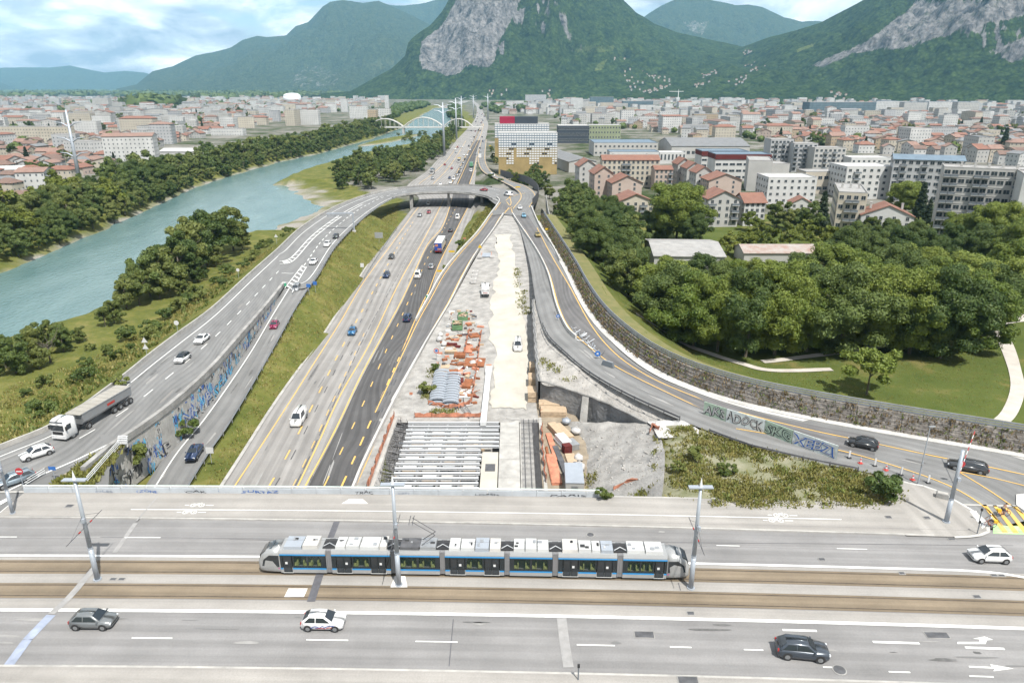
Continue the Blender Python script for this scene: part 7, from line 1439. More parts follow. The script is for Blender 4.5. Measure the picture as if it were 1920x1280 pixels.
def car_kind(key, L, W, Hh, belt, hood, x_ws, x_rf, x_rr, x_tail, wb, wr=.32, boot=None):
	"""meshes of one body style; front is +x. x_ws windscreen foot, x_rf/x_rr roof ends, x_tail rear-window foot, as fractions of length from the front"""
	h = W / 2; fx = lambda f: L * (.5 - f); z0 = .2; boot = boot or belt
	sec = lambda x, w_, zb, zt, cr_=.03: (x, [(w_ * .80, zb), (w_ * .95, zb + .06), (w_, zb + .28), (w_ * .985, zt - .22), (w_ * .90, zt - .03), (w_ * .5, zt + cr_ * .7), (0.0, zt + cr_)])
	body = loft([sec(fx(0), h * .70, .30, hood - .22), sec(fx(.015), h * .82, .24, hood - .14), sec(fx(.06), h * .93, z0, hood - .06), sec(fx(.16), h * .99, z0, hood), sec(fx(x_ws), h, z0, belt - .02), sec(fx(.5), h, z0, belt), sec(fx(x_tail - .04), h, z0, belt), sec(fx(.93), h * .97, z0, boot), sec(fx(.985), h * .90, .26, boot - .06), sec(fx(1), h * .80, .34, boot - .16)]).mesh('body', 'paint_white', True)
	hb, ht = h * .90, h * .70
	gs = lambda x, zt, w_: (x, [(hb, belt - .08), (hb * .985, belt), (hb + (w_ - hb) * .9, zt - .10), (w_ * .86, zt - .015), (w_ * .4, zt + .01), (0.0, zt + .015)])
	S = [gs(fx(x_ws), belt + .03, hb * .98), gs(fx(x_rf), Hh - .03, ht), gs(fx((x_rf + x_rr) / 2), Hh, ht), gs(fx(x_rr), Hh - .04, ht * .98), gs(fx(x_tail), belt + .06, hb * .95)]
	cab = loft(S).mesh('cabin', 'paint_white', True); P_ = {}
	def pane(pts, nm, off):
		mb = MB(); mb.poly([Vector(p) + Vector(off) for p in pts]); P_.setdefault(nm, []).append(mb.mesh(nm, 'car_glass'))
	ins = lambda a, b, t: (Vector(a) * (1 - t) + Vector(b) * t)
	f0, f1 = fx(x_ws), fx(x_rf); zt = Hh - .05
	pane([ins((f0, -hb * .88, belt + .05), (f1, -ht * .82, zt), .08), ins((f0, hb * .88, belt + .05), (f1, ht * .82, zt), .08), ins((f0, hb * .88, belt + .05), (f1, ht * .82, zt), .93), ins((f0, -hb * .88, belt + .05), (f1, -ht * .82, zt), .93)], 'windscreen', (.02, 0, .03))
	r0, r1 = fx(x_tail), fx(x_rr); pane([ins((r0, -hb * .82, belt + .08), (r1, -ht * .80, zt), .12), ins((r0, hb * .82, belt + .08), (r1, ht * .80, zt), .12), ins((r0, hb * .82, belt + .08), (r1, ht * .80, zt), .9), ins((r0, -hb * .82, belt + .08), (r1, -ht * .80, zt), .9)][::-1], 'rear_window', (-.025, 0, .025))
	for s_ in (-1, 1):
		lo = lambda x: Vector((x, s_ * (hb + .012), belt + .03)); hi = lambda x: Vector((x, s_ * (ht + (hb - ht) * .12 + .012), Hh - .13)); m_ = fx((x_rf + x_rr) / 2 + .02)
		a = fx(x_ws + (x_rf - x_ws) * .28); b = fx(x_rf + .02); c = m_ + .04; d = m_ - .04; e = fx(x_rr - .01); f_ = fx(x_rr + (x_tail - x_rr) * .62)
		for q in ([lo(a), lo(c), hi(c), hi(b)], [lo(d), lo(f_), hi(e), hi(d)]): pane(q[::s_ * -1], 'side_window', (0, 0, 0))
	ty = MB(); ty.cyl((0, 0, 0), wr, .22, 16, 0, axis='y'); tm = ty.mesh('tyre', 'tyre', False); rm_ = MB(); rm_.cyl((0, 0, 0), wr * .62, .235, 10, 0, axis='y'); rmm = rm_.mesh('rim', 'rim'); ar_ = MB(); ar_.cyl((0, 0, 0), wr * 1.16, .02, 16, 0, axis='y'); am = ar_.mesh('wheel_arch', 'black')
	hl = MB(); hl.box((0, 0, 0), (.16, .34, .15), 0, 0, .8); hm = hl.mesh('headlight', 'lamp_clear'); tl = MB(); tl.box((0, 0, 0), (.12, .2, .26), 0, 0, .9); tlm = tl.mesh('tail_light', 'lamp_red'); mr = MB(); mr.box((0, 0, 0), (.12, .2, .13), 0, 0, .85); mm = mr.mesh('mirror', 'paint_white'); pl = MB(); pl.box((0, 0, 0), (.02, .5, .11)); plm = pl.mesh('number_plate', 'plate')
	CARK[key] = dict(L=L, h=h, hood=hood, boot=boot, belt=belt, body=body, cab=cab, panes=P_, tyre=tm, rim=rmm, arch=am, wx=(L / 2 - L * wb[0], -L / 2 + L * wb[1]), wr=wr, hl=hm, tl=tlm, mir=mm, plate=plm, xm=fx(x_ws + .05))
car_kind('hatch', 3.9, 1.72, 1.50, .92, .88, .24, .44, .80, .97, (.19, .17)); car_kind('suv', 4.4, 1.84, 1.62, 1.02, 1.0, .26, .43, .82, .96, (.19, .19), .36); car_kind('sedan', 4.5, 1.78, 1.44, .90, .86, .27, .46, .72, .88, (.18, .19), .32, .92); car_kind('estate', 4.6, 1.78, 1.46, .90, .86, .25, .42, .86, .975, (.18, .2))
car_kind('mpv', 4.4, 1.80, 1.75, 1.0, .98, .18, .36, .90, .985, (.18, .18)); car_kind('van', 5.1, 1.95, 2.15, 1.18, 1.10, .15, .30, .955, .995, (.17, .2), .34)
def setm(o, m_):
	o.material_slots[0].link = 'OBJECT'; o.material_slots[0].material = M[m_]
def car(key, loc, rz, paint_, label, group=None, detail=True, name=None, cat='car', roof=None):
	K = CARK[key]; pm = 'paint_' + paint_; o = thing(name or ('van' if key == 'van' else 'car'), label, 'van' if key == 'van' else cat, loc, rz, group)
	b = link('body', K['body'], o); setm(b, pm); c = link('cabin', K['cab'], o); setm(c, 'paint_' + (roof or paint_))
	for nm, l in K['panes'].items():
		for m_ in (l if detail else (l[:1] if nm != 'side_window' else l)):
			if key == 'van' and nm == 'side_window' and m_ is l[1] or key == 'van' and nm == 'side_window' and m_ is l[3]: continue
			link(nm, m_, o)
	for x in K['wx']:
		for s_ in (-1, 1):
			w_ = link('wheel', K['tyre'], o); w_.location = (x, s_ * (K['h'] - .10), K['wr'])
			if detail: link('rim', K['rim'], w_); a = link('wheel_arch', K['arch'], o); a.location = (x, s_ * (K['h'] - .004), K['wr'] + .02)
	if detail:
		for s_ in (-1, 1):
			q = link('headlight', K['hl'], o); q.location = (K['L'] / 2 - .10, s_ * K['h'] * .66, K['hood'] - .22); q.rotation_euler = (0, .3, -s_ * .35); q = link('tail_light', K['tl'], o); q.location = (-K['L'] / 2 + .05, s_ * K['h'] * .74, K['boot'] - .18); q = link('mirror', K['mir'], o); setm(q, pm); q.location = (K['xm'], s_ * (K['h'] + .06), K['belt'] + .06)
		q = link('number_plate', K['plate'], o); q.location = (K['L'] / 2 - .01, 0, .45); q = link('number_plate', K['plate'], o); q.location = (-K['L'] / 2 + .01, 0, .60)
	return o
def dirpx(a, b, z): p, q = P(*a, z), P(*b, z); return math.atan2(q.y - p.y, q.x - p.x)
def cpx(key, px, py, z, to, paint_, label, **k): return car(key, P(px, py, z + .03), dirpx((px, py), to, z), paint_, label, **k)
cpx('hatch', 178, 1170, 7, (400, 1171.5), 'grey', 'grey hatchback on the near lanes at the lower left'); wc = cpx('hatch', 608, 1172, 7, (800, 1175), 'white', 'white hatchback with blue and red lettering on its side')
cpx('suv', 1502, 1226, 7, (1600, 1236), 'slate', 'dark blue-grey SUV on the near lanes at the lower right'); cpx('hatch', 1853, 1048, 7, (1700, 1043), 'white', 'small white hatchback driving left at the right end of the bridge')
cpx('hatch', 70, 855, 7, (-40, 890), 'white', 'white compact car following the tipper truck lane at the left edge'); cpx('estate', 28, 905, 7, (-60, 935), 'lightblue', 'pale blue estate car by the no-entry sign'); cpx('hatch', 343, 676, 6.8, (300, 708), 'white', 'white car with a dark roof on the left road', roof='black'); cpx('sedan', 379, 640, 6.75, (335, 675), 'white', 'white saloon behind the dark-roofed car on the left road')
cpx('sedan', 365, 853, .6, (330, 905), 'navy', 'dark blue saloon on the lower slip road by the graffiti wall'); cpx('hatch', 515, 614, 3.9, (490, 655), 'crimson', 'crimson car on the lower slip road'); cpx('mpv', 556, 545, 5.7, (535, 575), 'silver', 'silver people carrier at the top of the lower slip road'); cpx('sedan', 588, 494, 6.5, (565, 520), 'white', 'white saloon on the merged ramp'); cpx('suv', 614, 461, 6.5, (595, 482), 'white', 'white off-roader behind the gore markings'); cpx('hatch', 630, 446, 6.5, (612, 466), 'dark', 'dark car under the sign gantry')
cpx('van', 561, 790, 0, (530, 840), 'white', 'white minibus on the pale motorway lanes'); cpx('hatch', 661, 625, 0, (635, 670), 'blue', 'bright blue car on the pale motorway lanes'); cpx('suv', 725, 519, 0, (705, 550), 'navy', 'dark blue car on the pale motorway lanes'); cpx('hatch', 734, 484, 0, (715, 515), 'dark', 'dark car behind the dark blue one on the motorway'); cpx('mpv', 764, 600, 0, (795, 535), 'navy', 'dark people carrier on the dark carriageway'); cpx('van', 784, 519, 0, (805, 475), 'white', 'white delivery van on the dark carriageway behind the lorry'); cpx('estate', 809, 502, 0, (830, 455), 'silver', 'silver estate car beside the yellow sign'); cpx('hatch', 845, 434, 0, (860, 405), 'dark', 'dark car ahead of the lorry'); cpx('van', 858, 410, 0, (868, 385), 'white', 'white van ahead of the lorry near the overpass')
cpx('hatch', 787, 406, 0, (775, 422), 'silver', 'silver car just out of the overpass shade'); cpx('hatch', 804, 400, 0, (792, 418), 'red', 'red car just out of the overpass shade'); cpx('hatch', 803, 384, 0, (795, 398), 'white', 'white car in the overpass shade'); cpx('hatch', 824, 455, 0, (838, 425), 'navy', 'blue car half hidden beside the lorry')
cpx('hatch', 1008, 443, 6.65, (1015, 455), 'gold', 'gold car on the dark curved lane'); cpx('hatch', 982, 407, 6.65, (990, 422), 'skyblue', 'light blue car at the top of the curved road'); cpx('hatch', 975, 392, 6.65, (983, 410), 'white', 'white car at the junction above the curved road'); cpx('van', 953, 367, 6.7, (920, 362), 'white', 'white van turning onto the overpass', name='van'); cpx('hatch', 907, 358, 7, (860, 356), 'red', 'dark red car on the overpass'); cpx('van', 923, 331, 3.2, (945, 338), 'white', 'white box van on the far slip road')
cpx('hatch', 1617, 837, 7, (1500, 812), 'black', 'black hatchback on the curved road by the planted wall'); cpx('estate', 1813, 880, 7, (1700, 858), 'dark', 'dark grey car behind the grey pole at the junction'); cpx('van', 971, 653, .65, (970, 690), 'white', 'white panel van parked on the sandy haul road')
# lettering on the white hatchback
mat('ink_blue', (.02, .05, .25), .5); mat('ink_red', (.35, .03, .02), .5)
for pts, mt in (([(-1.0, .42), (-.6, .62), (-.25, .52), (-.3, .42), (-.55, .46)], 'ink_blue'), ([(-.2, .45), (.1, .66), (.25, .60)], 'ink_blue'), ([(.15, .42), (.5, .62), (.9, .72), (1.2, .66)], 'ink_blue'), ([(-.45, .40), (.0, .44), (.35, .38)], 'ink_red'), ([(.45, .45), (.7, .52), (.95, .48)], 'ink_red')):
	mb = MB(); q = spline([Vector((a, -.868, b)) for a, b in pts], 14); [mb.quad(u - Vector((0, 0, .045)), v - Vector((0, 0, .045)), v + Vector((0, 0, .045)), u + Vector((0, 0, .045))) for u, v in zip(q, q[1:])]; mb.build('lettering', mt, wc)
# heavy vehicles
def wheels(o, xs, hw, r_=.5, dual=False):
	ty = MB(); ty.cyl((0, 0, 0), r_, .32, 16, 0, axis='y'); tm = ty.mesh('tyre', 'tyre'); rm_ = MB(); rm_.cyl((0, 0, 0), r_ * .55, .335, 10, 0, axis='y'); rmm = rm_.mesh('rim', 'rim')
	for x in xs:
		for s_ in (-1, 1): w_ = link('wheel', tm, o); w_.location = (x, s_ * hw, r_); link('rim', rmm, w_)
def lorry_cab(o, x0, paint_='white', Hc=3.3):
	pm = 'paint_' + paint_; s = lambda x, zt, w_=1.22: (x, [(w_ * .9, .45), (w_, .6), (w_, 1.7), (w_ * .97, zt - .25), (w_ * .85, zt - .03), (w_ * .4, zt), (0.0, zt)])
	loft([s(x0 + .02, 2.9, 1.12), s(x0 - .12, 3.1), s(x0 - .6, Hc), s(x0 - 1.9, Hc), s(x0 - 2.1, Hc - .1)]).build('cab', pm, o, True); MB().box((x0 + .03, 0, 2.15), (.06, 2.1, .85)).build('windscreen', 'car_glass', o); MB().box((x0 + .02, 0, .75), (.1, 2.2, .5)).build('bumper', pm, o); MB().box((x0 + .045, 0, 1.35), (.04, 1.6, .45)).build('grille', 'black', o); MB().box((x0 - .1, 0, 3.0), (.35, 2.1, .08)).build('sun_visor', 'car_glass', o)
	for s_ in (-1, 1): MB().box((x0 - .75, s_ * 1.225, 2.15), (.8, .03, .75)).build('side_window', 'car_glass', o); MB().box((x0 - .1, s_ * 1.36, 2.1), (.12, .22, .6)).build('mirror', 'black', o); MB().box((x0 + .05, s_ * .9, .85), (.06, .35, .2)).build('headlight', 'lamp_clear', o)
tp = thing('tipper_truck', 'white tipper lorry with a covered grey trailer on the left road', 'truck', P(176, 790, 6.95), dirpx((240, 752), (150, 806), 6.95)); lorry_cab(tp, 6.6); mat('tarp', (.28, .265, .235), .9, var=.12, scale=.5); MB().box((3.2, 0, .85), (6.2, .9, .3)).build('chassis', 'black', tp); MB().box((-3.0, 0, .95), (8.6, .9, .35)).build('trailer_chassis', 'black', tp)
mb = MB(); mb.prism([(-1.22, 1.5), (-1.0, 1.15), (1.0, 1.15), (1.22, 1.5), (1.25, 2.75), (-1.25, 2.75)], -7.2, 3.2); mb.build('tipper_body', 'paint_silver', tp)
for k in range(9): MB().box((-6.6 + 1.2 * k, 0, 2.80), (1.12, 2.46, .1)).build('tarpaulin_bay', 'tarp', tp)
for s_ in (-1, 1): MB().box((-2, s_ * 1.28, 2.78), (10.4, .06, .14)).build('top_rail', 'paint_silver', tp); MB().box((-2.6, s_ * 1.265, 2.0), (1.6, .02, .35)).build('lettering_board', 'ink_red' if s_ > 0 else 'paint_white', tp)
MB().box((4.4, 0, 1.45), (.5, 1.8, 1.0)).build('tank', 'black', tp); wheels(tp, (5.3, 2.2, -3.2, -4.5, -5.8, -6.8), 1.05)
bt = thing('lorry', 'white-roofed lorry with blue and orange rear doors on the dark carriageway', 'truck', P(826, 468, 0), dirpx((820, 475), (838, 440), 0)); lorry_cab(bt, 7.2, 'navy'); MB().box((-.8, 0, 2.45), (12.4, 2.5, 2.7)).build('box_body', 'paint_silver', bt); MB().box((-.8, 0, 3.83), (12.5, 2.56, .08)).build('roof_panel', 'white_metal', bt); wheels(bt, (6, 2.5, -4, -5.3, -6.5), 1.05); MB().box((-.5, 0, .9), (12.6, 1.0, .3)).build('chassis', 'black', bt)
for c, d, mt in (((-7.03, -.62, 2.5), (.05, 1.2, 2.5), 'ink_blue'), ((-7.03, .62, 2.5), (.05, 1.2, 2.5), 'ink_blue'), ((-7.07, .5, 3.0), (.05, .9, .8), 'orange_net'), ((-7.07, -.4, 1.7), (.05, 1.3, .5), 'orange_net'), ((-7.04, 0, .9), (.05, 2.3, .2), 'lamp_red')): MB().box(c, d).build('rear_door', mt, bt)
def text(s_, size, mt, parent, name='lettering', ext=.01, off=0.0, shear=0.0):
	cu = bpy.data.curves.new(name, 'FONT'); cu.body = s_; cu.size = size; cu.align_x = 'CENTER'; cu.extrude = ext; cu.offset = off; cu.shear = shear; cu.resolution_u = 2; t_ = bpy.data.objects.new(name, cu); me = t_.to_mesh().copy(); t_.to_mesh_clear(); bpy.data.objects.remove(t_); bpy.data.curves.remove(cu); me.materials.clear(); me.materials.append(M[mt]); o = link(name, me, parent); return o
pk = thing('pickup_truck', 'white flatbed pickup with red lettering parked on the site', 'truck', P(910, 552, 2.95), dirpx((910, 552), (910, 520), 3)); lorry_cab(pk, 3.0, 'white', 2.5); pk.scale = (.85, .85, .85); MB().box((-.8, 0, .95), (4.6, 2.2, .12)).build('load_bed', 'steel', pk); MB().box((.1, 0, .7), (5.8, 1.0, .3)).build('chassis', 'black', pk)
for c, d in (((-3.05, 0, 1.35), (.06, 2.2, .7)), ((-.8, 1.1, 1.3), (4.6, .06, .5)), ((-.8, -1.1, 1.3), (4.6, .06, .5))): MB().box(c, d).build('drop_side', 'paint_white', pk)
q = text('FM50', .62, 'ink_red', pk); q.rotation_euler = (math.pi / 2, 0, -math.pi / 2); q.location = (-3.12, 0, 1.14); wheels(pk, (2.1, -2.0), .95, .42)
# far traffic
def boxtruck(px, py, to, col, lb):
	o = thing('lorry', lb, 'truck', P(px, py, .03), dirpx((px, py), to, 0)); lorry_cab(o, 4.6, 'white', 3.0); MB().box((-.8, 0, 2.1), (7, 2.4, 2.6)).build('box_body', 'paint_' + col, o); MB().box((0, 0, .8), (8.4, 1, .3)).build('chassis', 'black', o); wheels(o, (3.4, -2.6), 1.0, .45)
for a, b, to, c_, lb in ((811,326,(800,336),'dark','dark lorry beside the works on the far motorway'),(861,304,(850,320),'yellow','yellow works lorry on the far motorway'),(884,313,(888,300),'green','pale green lorry beyond the overpass'),(900,297,(902,285),'white','white lorry at the start of the far slip road')): boxtruck(a, b, to, c_, lb)
fl = [(811,336,'silver'),(834,310,'red'),(847,317,'red'),(845,344,'white'),(843,335,'navy'),(861,324,'dark'),(864,316,'silver'),(876,292,'white'),(870,292,'white'),(853,281,'white'),(858,277,'red'),(866,277,'white'),(855,287,'silver'),(868,307,'silver'),(872,300,'dark'),(857,330,'silver'),(826,347,'white'),(881,282,'white'),(879,275,'dark'),(885,268,'silver'),(883,262,'white'),(889,258,'dark')]
for i, (a, b, c_) in enumerate(fl): cpx('hatch' if i % 3 else 'suv', a, b, 0, (a - 10, b + 16), c_, {'silver': 'silver', 'white': 'white', 'red': 'red', 'dark': 'dark grey', 'navy': 'navy blue'}[c_] + ' car in the far queue beyond the overpass', group=c_ + ' cars in the far queue', detail=False)
cpx('van', 851, 337, 0, (841, 353), 'white', 'white van in the far queue beyond the overpass', detail=False); cpx('van', 883, 322, 0, (888, 305), 'white', 'white van driving away beyond the overpass', detail=False)
for i, (a, b, c_) in enumerate(((900,279,'dark'),(900,285,'silver'),(905,266,'navy'),(893,290,'silver'),(907,250,'white'),(904,258,'dark'))): cpx('hatch', a, b, 0, (a + 3, b - 12), c_, c_.replace('navy', 'navy blue').replace('dark', 'dark grey') + ' car driving away on the far right lanes', group=c_ + ' cars driving away', detail=False)
for i in range(34):
	f = random.random(); b = 258 - 52 * f ** .8; a = np.interp(b, [200, 215, 230, 244, 258], [897, 900, 900, 893, 884]) + random.uniform(-9, 9); c_ = random.choice(['white', 'silver', 'dark', 'navy', 'red']); cpx('hatch', a, b, 0, (a - 6, b + 14), c_, c_ + ' car far off on the motorway near the arched bridge', group=c_ + ' cars near the arched bridge', detail=False)
# ---------------------------------------------------------------- tram
mat('tram_silver', (.33, .335, .335), .4, .35, var=.05, scale=.6); mat('tram_blue', (.02, .22, .50), .4); mat('tram_dark', (.020, .026, .030), .25); mat('tram_roof', (.42, .425, .42), .5, var=.06, scale=.8); mat('tram_pink', (.40, .05, .20), .4); mat('seat_yellow', (.40, .44, .16), .7); mat('bellows', (.19, .19, .195), .8)
m = bpy.data.materials.new('tram_glass'); m.use_nodes = True; b = m.node_tree.nodes['Principled BSDF']; b.inputs['Base Color'].default_value = (.02, .04, .035, 1); b.inputs['Roughness'].default_value = .05; b.inputs['Alpha'].default_value = .30; M['tram_glass'] = m
tram = thing('tram', 'long seven-section silver tram with dark windows and blue stripes', 'tram', bp_(-4, -1.72, .03)); to_ = Vector(tram.location)
def tpos(x): return Vector((x, yb(x) - 1.72, ZB + .03)) - to_
def tmod(x0, x1, kind, idx):
	c = tpos((x0 + x1) / 2); a = math.atan2((tpos(x1) - tpos(x0)).y, x1 - x0); L = x1 - x0; md = bpy.data.objects.new('section', None); C.objects.link(md); md.parent = tram; md.location = c; md.rotation_euler = (0, 0, a); md['label'] = f'{ORD[idx]} section of the tram from the left'; h = L / 2
	def bx(c_, d, mt, nm, tp=1.0): return MB().box(c_, d, 0, 0, tp).build(nm, mt, md)
	xa, xb = -h, h
	if kind == 'cabL': xa = -h + 2.3
	if kind == 'cabR': xb = h - 2.3
	mid, Lb = (xa + xb) / 2, xb - xa
	mb = MB(); mb.prism([(-1.2, .28), (1.2, .28), (1.2, .86), (-1.2, .86)], xa, xb); mb.prism([(-1.2, 2.36), (1.2, 2.36), (1.19, 2.62), (1.05, 2.92), (-1.05, 2.92), (-1.19, 2.62)], xa, xb); mb.build('body', 'tram_silver', md)
	bx((mid, 0, 1.6), (Lb, 1.3, 1.5), 'tram_dark', 'interior_core'); bx((mid, 0, .16), (Lb - .4, 1.9, .26), 'black', 'underframe')
	doors = {'cabL': [(xa + .75, .9)], 'cabR': [(xb - .75, .9)], 'door': [(-L * .29, 1.5), (L * .29, 1.5)], 'plain': []}[kind]
	for s_ in (-1, 1):
		y = s_ * 1.2; cuts = [(dx_ - w_ / 2 - .05, dx_ + w_ / 2 + .05) for dx_, w_ in doors]; wins = []
		if kind == 'plain': wins = [(-h + .45, -.12), (.12, h - .45)]
		elif kind == 'door': wins = [(-L * .29 + .95, L * .29 - .95)]
		elif kind == 'cabL': wins = [(xa + 1.4, xa + 1.4 + (xb - xa - 1.9) / 2 - .08), (xa + 1.4 + (xb - xa - 1.9) / 2 + .08, xb - .5)]
		else: wins = [(xa + .5, xa + .5 + (xb - xa - 1.9) / 2 - .08), (xa + .5 + (xb - xa - 1.9) / 2 + .08, xb - 1.4)]
		holes = sorted(wins + cuts); x = xa
		for u, v in holes + [(xb, xb)]:
			if u - x > .02: bx(((x + u) / 2, y - s_ * .15, 1.61), (u - x, .3, 1.5), 'tram_dark', 'window_pillar')
			x = v
		for u, v in wins:
			bx(((u + v) / 2, y - s_ * .02, 1.66), (v - u, .03, 1.15), 'tram_glass', 'window'); bx(((u + v) / 2, y - s_ * .03, 2.28), (v - u, .05, .16), 'tram_dark', 'window_rail'); bx(((u + v) / 2, y - s_ * .03, .97), (v - u, .05, .22), 'tram_dark', 'window_rail')
			n = max(2, int((v - u) / .9))
			if s_ < 0:
				for k in range(n): xx = u + (v - u) * (k + .5) / n; bx((xx, y + .28, 1.36), (.12, .42, .62), 'seat_yellow', 'seat_back'); bx((xx + (.22 if k % 2 else -.22), y + .28, 1.15), (.4, .42, .12), 'seat_yellow', 'seat')
		for dx_, w_ in doors:
			nl = 2 if w_ > 1 else 1
			for k in range(nl):
				xx = dx_ + (k - (nl - 1) / 2) * w_ / nl; d = bx((xx, y, 1.36), (w_ / nl - .03, .08, 1.98), 'tram_dark', 'door'); q = MB().box((0, s_ * .05, .28), (w_ / nl - .2, .02, 1.1)).build('door_glass', 'car_glass', d); q.location = (xx, y, 1.36); q = MB().box((0, s_ * .05, -.62), (w_ / nl - .22, .02, .42)).build('door_glass', 'car_glass', d); q.location = (xx, y, 1.36)
				if k == nl - 1: q = MB().box((0, s_ * .065, .15), (.24, .01, .26)).build('notice', 'white_metal', d); q.location = (xx - .1, y, 1.36)
			bx((dx_, y, .33), (w_ + .1, .12, .06), 'tram_roof', 'door_sill')
		x = xa
		for u, v in cuts + [(xb, xb)]:
			if u - x > .05: bx(((x + u) / 2, y + s_ * .004, .79), (u - x, .02, .15), 'tram_blue', 'lower_stripe')
			x = v
		bx((mid, y + s_ * .004, 2.43), (Lb, .02, .14), 'tram_blue', 'upper_stripe')
	if kind.startswith('cab'):
		sg = -1 if kind == 'cabL' else 1; x0_ = xa if sg < 0 else xb
		S = lambda f, w_, zb, zt: (x0_ + sg * f, [(w_ * .9, zb), (w_, zb + .15), (w_, .86), (w_ * .99, 1.6), (w_ * .93, min(zt - .2, 2.4)), (w_ * .7, zt), (0.0, zt + .03)])
		secs = [S(0, 1.2, .28, 2.92), S(.8, 1.17, .28, 2.86), S(1.5, 1.12, .30, 2.66), S(2.05, 1.02, .34, 2.2), S(2.3, .92, .44, 1.45)]; mbx = loft(secs if sg > 0 else secs); mbx.build('cab_nose', 'tram_silver', md, True)
		for s_ in (-1, 1):
			mb = MB(); mb.poly([(x0_ + sg * .12, s_ * 1.205, .95), (x0_ + sg * 1.95, s_ * 1.06, .97), (x0_ + sg * 1.75, s_ * 1.08, 1.75), (x0_ + sg * 1.1, s_ * 1.14, 2.3), (x0_ + sg * .12, s_ * 1.175, 2.3)][::(-1 if s_ * sg > 0 else 1)]); mb.build('cab_side_window', 'car_glass', md)
			mb = MB(); mb.poly([(x0_ + sg * .1, s_ * 1.21, .72), (x0_ + sg * 1.7, s_ * 1.02, .80), (x0_ + sg * 1.7, s_ * 1.02, .88), (x0_ + sg * .1, s_ * 1.21, .84)]); mb.build('pink_stripe', 'tram_pink', md)
			bx((x0_ + sg * 2.18, s_ * .5, .72), (.2, .26, .14), 'lamp_clear', 'headlight')
		mb = MB(); mb.poly([(x0_ + sg * 1.54, -.86, 2.68), (x0_ + sg * 1.54, .86, 2.68), (x0_ + sg * 2.1, .84, 2.24), (x0_ + sg * 2.36, .86, 1.2), (x0_ + sg * 2.36, -.86, 1.2), (x0_ + sg * 2.1, -.84, 2.24)][::sg]); mb.build('windscreen', 'car_glass', md); mb = MB(); mb.poly([(x0_ + sg * .9, -.75, 2.88), (x0_ + sg * .9, .75, 2.88), (x0_ + sg * 1.5, .70, 2.62), (x0_ + sg * 1.5, -.70, 2.62)][::sg]); mb.build('roof_glass', 'car_glass', md)
	r2 = random.Random(idx); x = xa + .35; k = 0
	while x < xb - .9:
		w_ = min(r2.uniform(.9, 2.1), xb - .35 - x); mt = r2.choice(['tram_roof', 'tram_roof', 'concrete_pale', 'galvanised'] if idx != 2 else ['steel_dark', 'black', 'steel', 'galvanised']); hh = r2.uniform(.28, .42); u = bx((x + w_ / 2, 0, 2.92 + hh / 2), (w_ - .06, r2.uniform(1.6, 1.95), hh), mt, 'roof_unit', .95)
		for _ in range(2): q = MB().box((r2.uniform(-w_ * .3, w_ * .3), r2.uniform(-.5, .5), hh / 2 + .03), (r2.uniform(.15, .5), r2.uniform(.15, .5), .06)).build('roof_hatch', r2.choice(['black', 'steel', 'tram_roof']), u); q.location = (x + w_ / 2, 0, 2.92 + hh / 2)
		x += w_; k += 1
	return md
MX = [(-25.86, -18.9, 'cabL'), (-18.3, -12.3, 'door'), (-11.75, -7.3, 'plain'), (-6.75, -.75, 'door'), (-.2, 4.1, 'plain'), (4.7, 10.6, 'door'), (11.2, 17.9, 'cabR')]
for i, (a, b, k) in enumerate(MX):
	tmod(a, b, k, i)
	if i < 6:
		x0, x1 = b, MX[i + 1][0]; c = tpos((x0 + x1) / 2); g = bpy.data.objects.new('gangway', None); C.objects.link(g); g.parent = tram; g.location = c
		for k2 in range(5): MB().box((-(x1 - x0) / 2 + (x1 - x0) * (k2 + .5) / 5, 0, 1.62), ((x1 - x0) / 5 * .8, 2.3 - .06 * (k2 % 2), 2.6)).build('bellows_fold', 'bellows', g)
		MB().box((0, 0, 2.98), (1.3, 1.5, .1)).build('roof_joint', 'black', g); MB().tube([(-.6, -.5, 3.05), (0, -.3, 3.3), (.6, -.5, 3.05)], .06, 5).build('roof_cable', 'steel', g)
pt = bpy.data.objects.new('pantograph', None); C.objects.link(pt); pt.parent = tram; pt.location = tpos(-9.2) + Vector((0, 0, 3.25))
for s_ in (-1, 1): MB().tube([(0, s_ * .5, 0), (1.4, s_ * .3, 1.1)], .045, 5).build('lower_arm', 'steel_dark', pt); MB().tube([(1.4, s_ * .3, 1.1), (-.9, s_ * .35, 2.7)], .035, 5).build('upper_arm', 'steel_dark', pt)
for dx_ in (-.2, .15): MB().tube([(-.9 + dx_, -.8, 2.62), (-.9 + dx_, -.6, 2.75), (-.9 + dx_, .6, 2.75), (-.9 + dx_, .8, 2.62)], .04, 5).build('contact_strip', 'steel_dark', pt)
MB().box((0, 0, -.08), (1.8, 1.4, .12)).build('base_frame', 'steel_dark', pt)
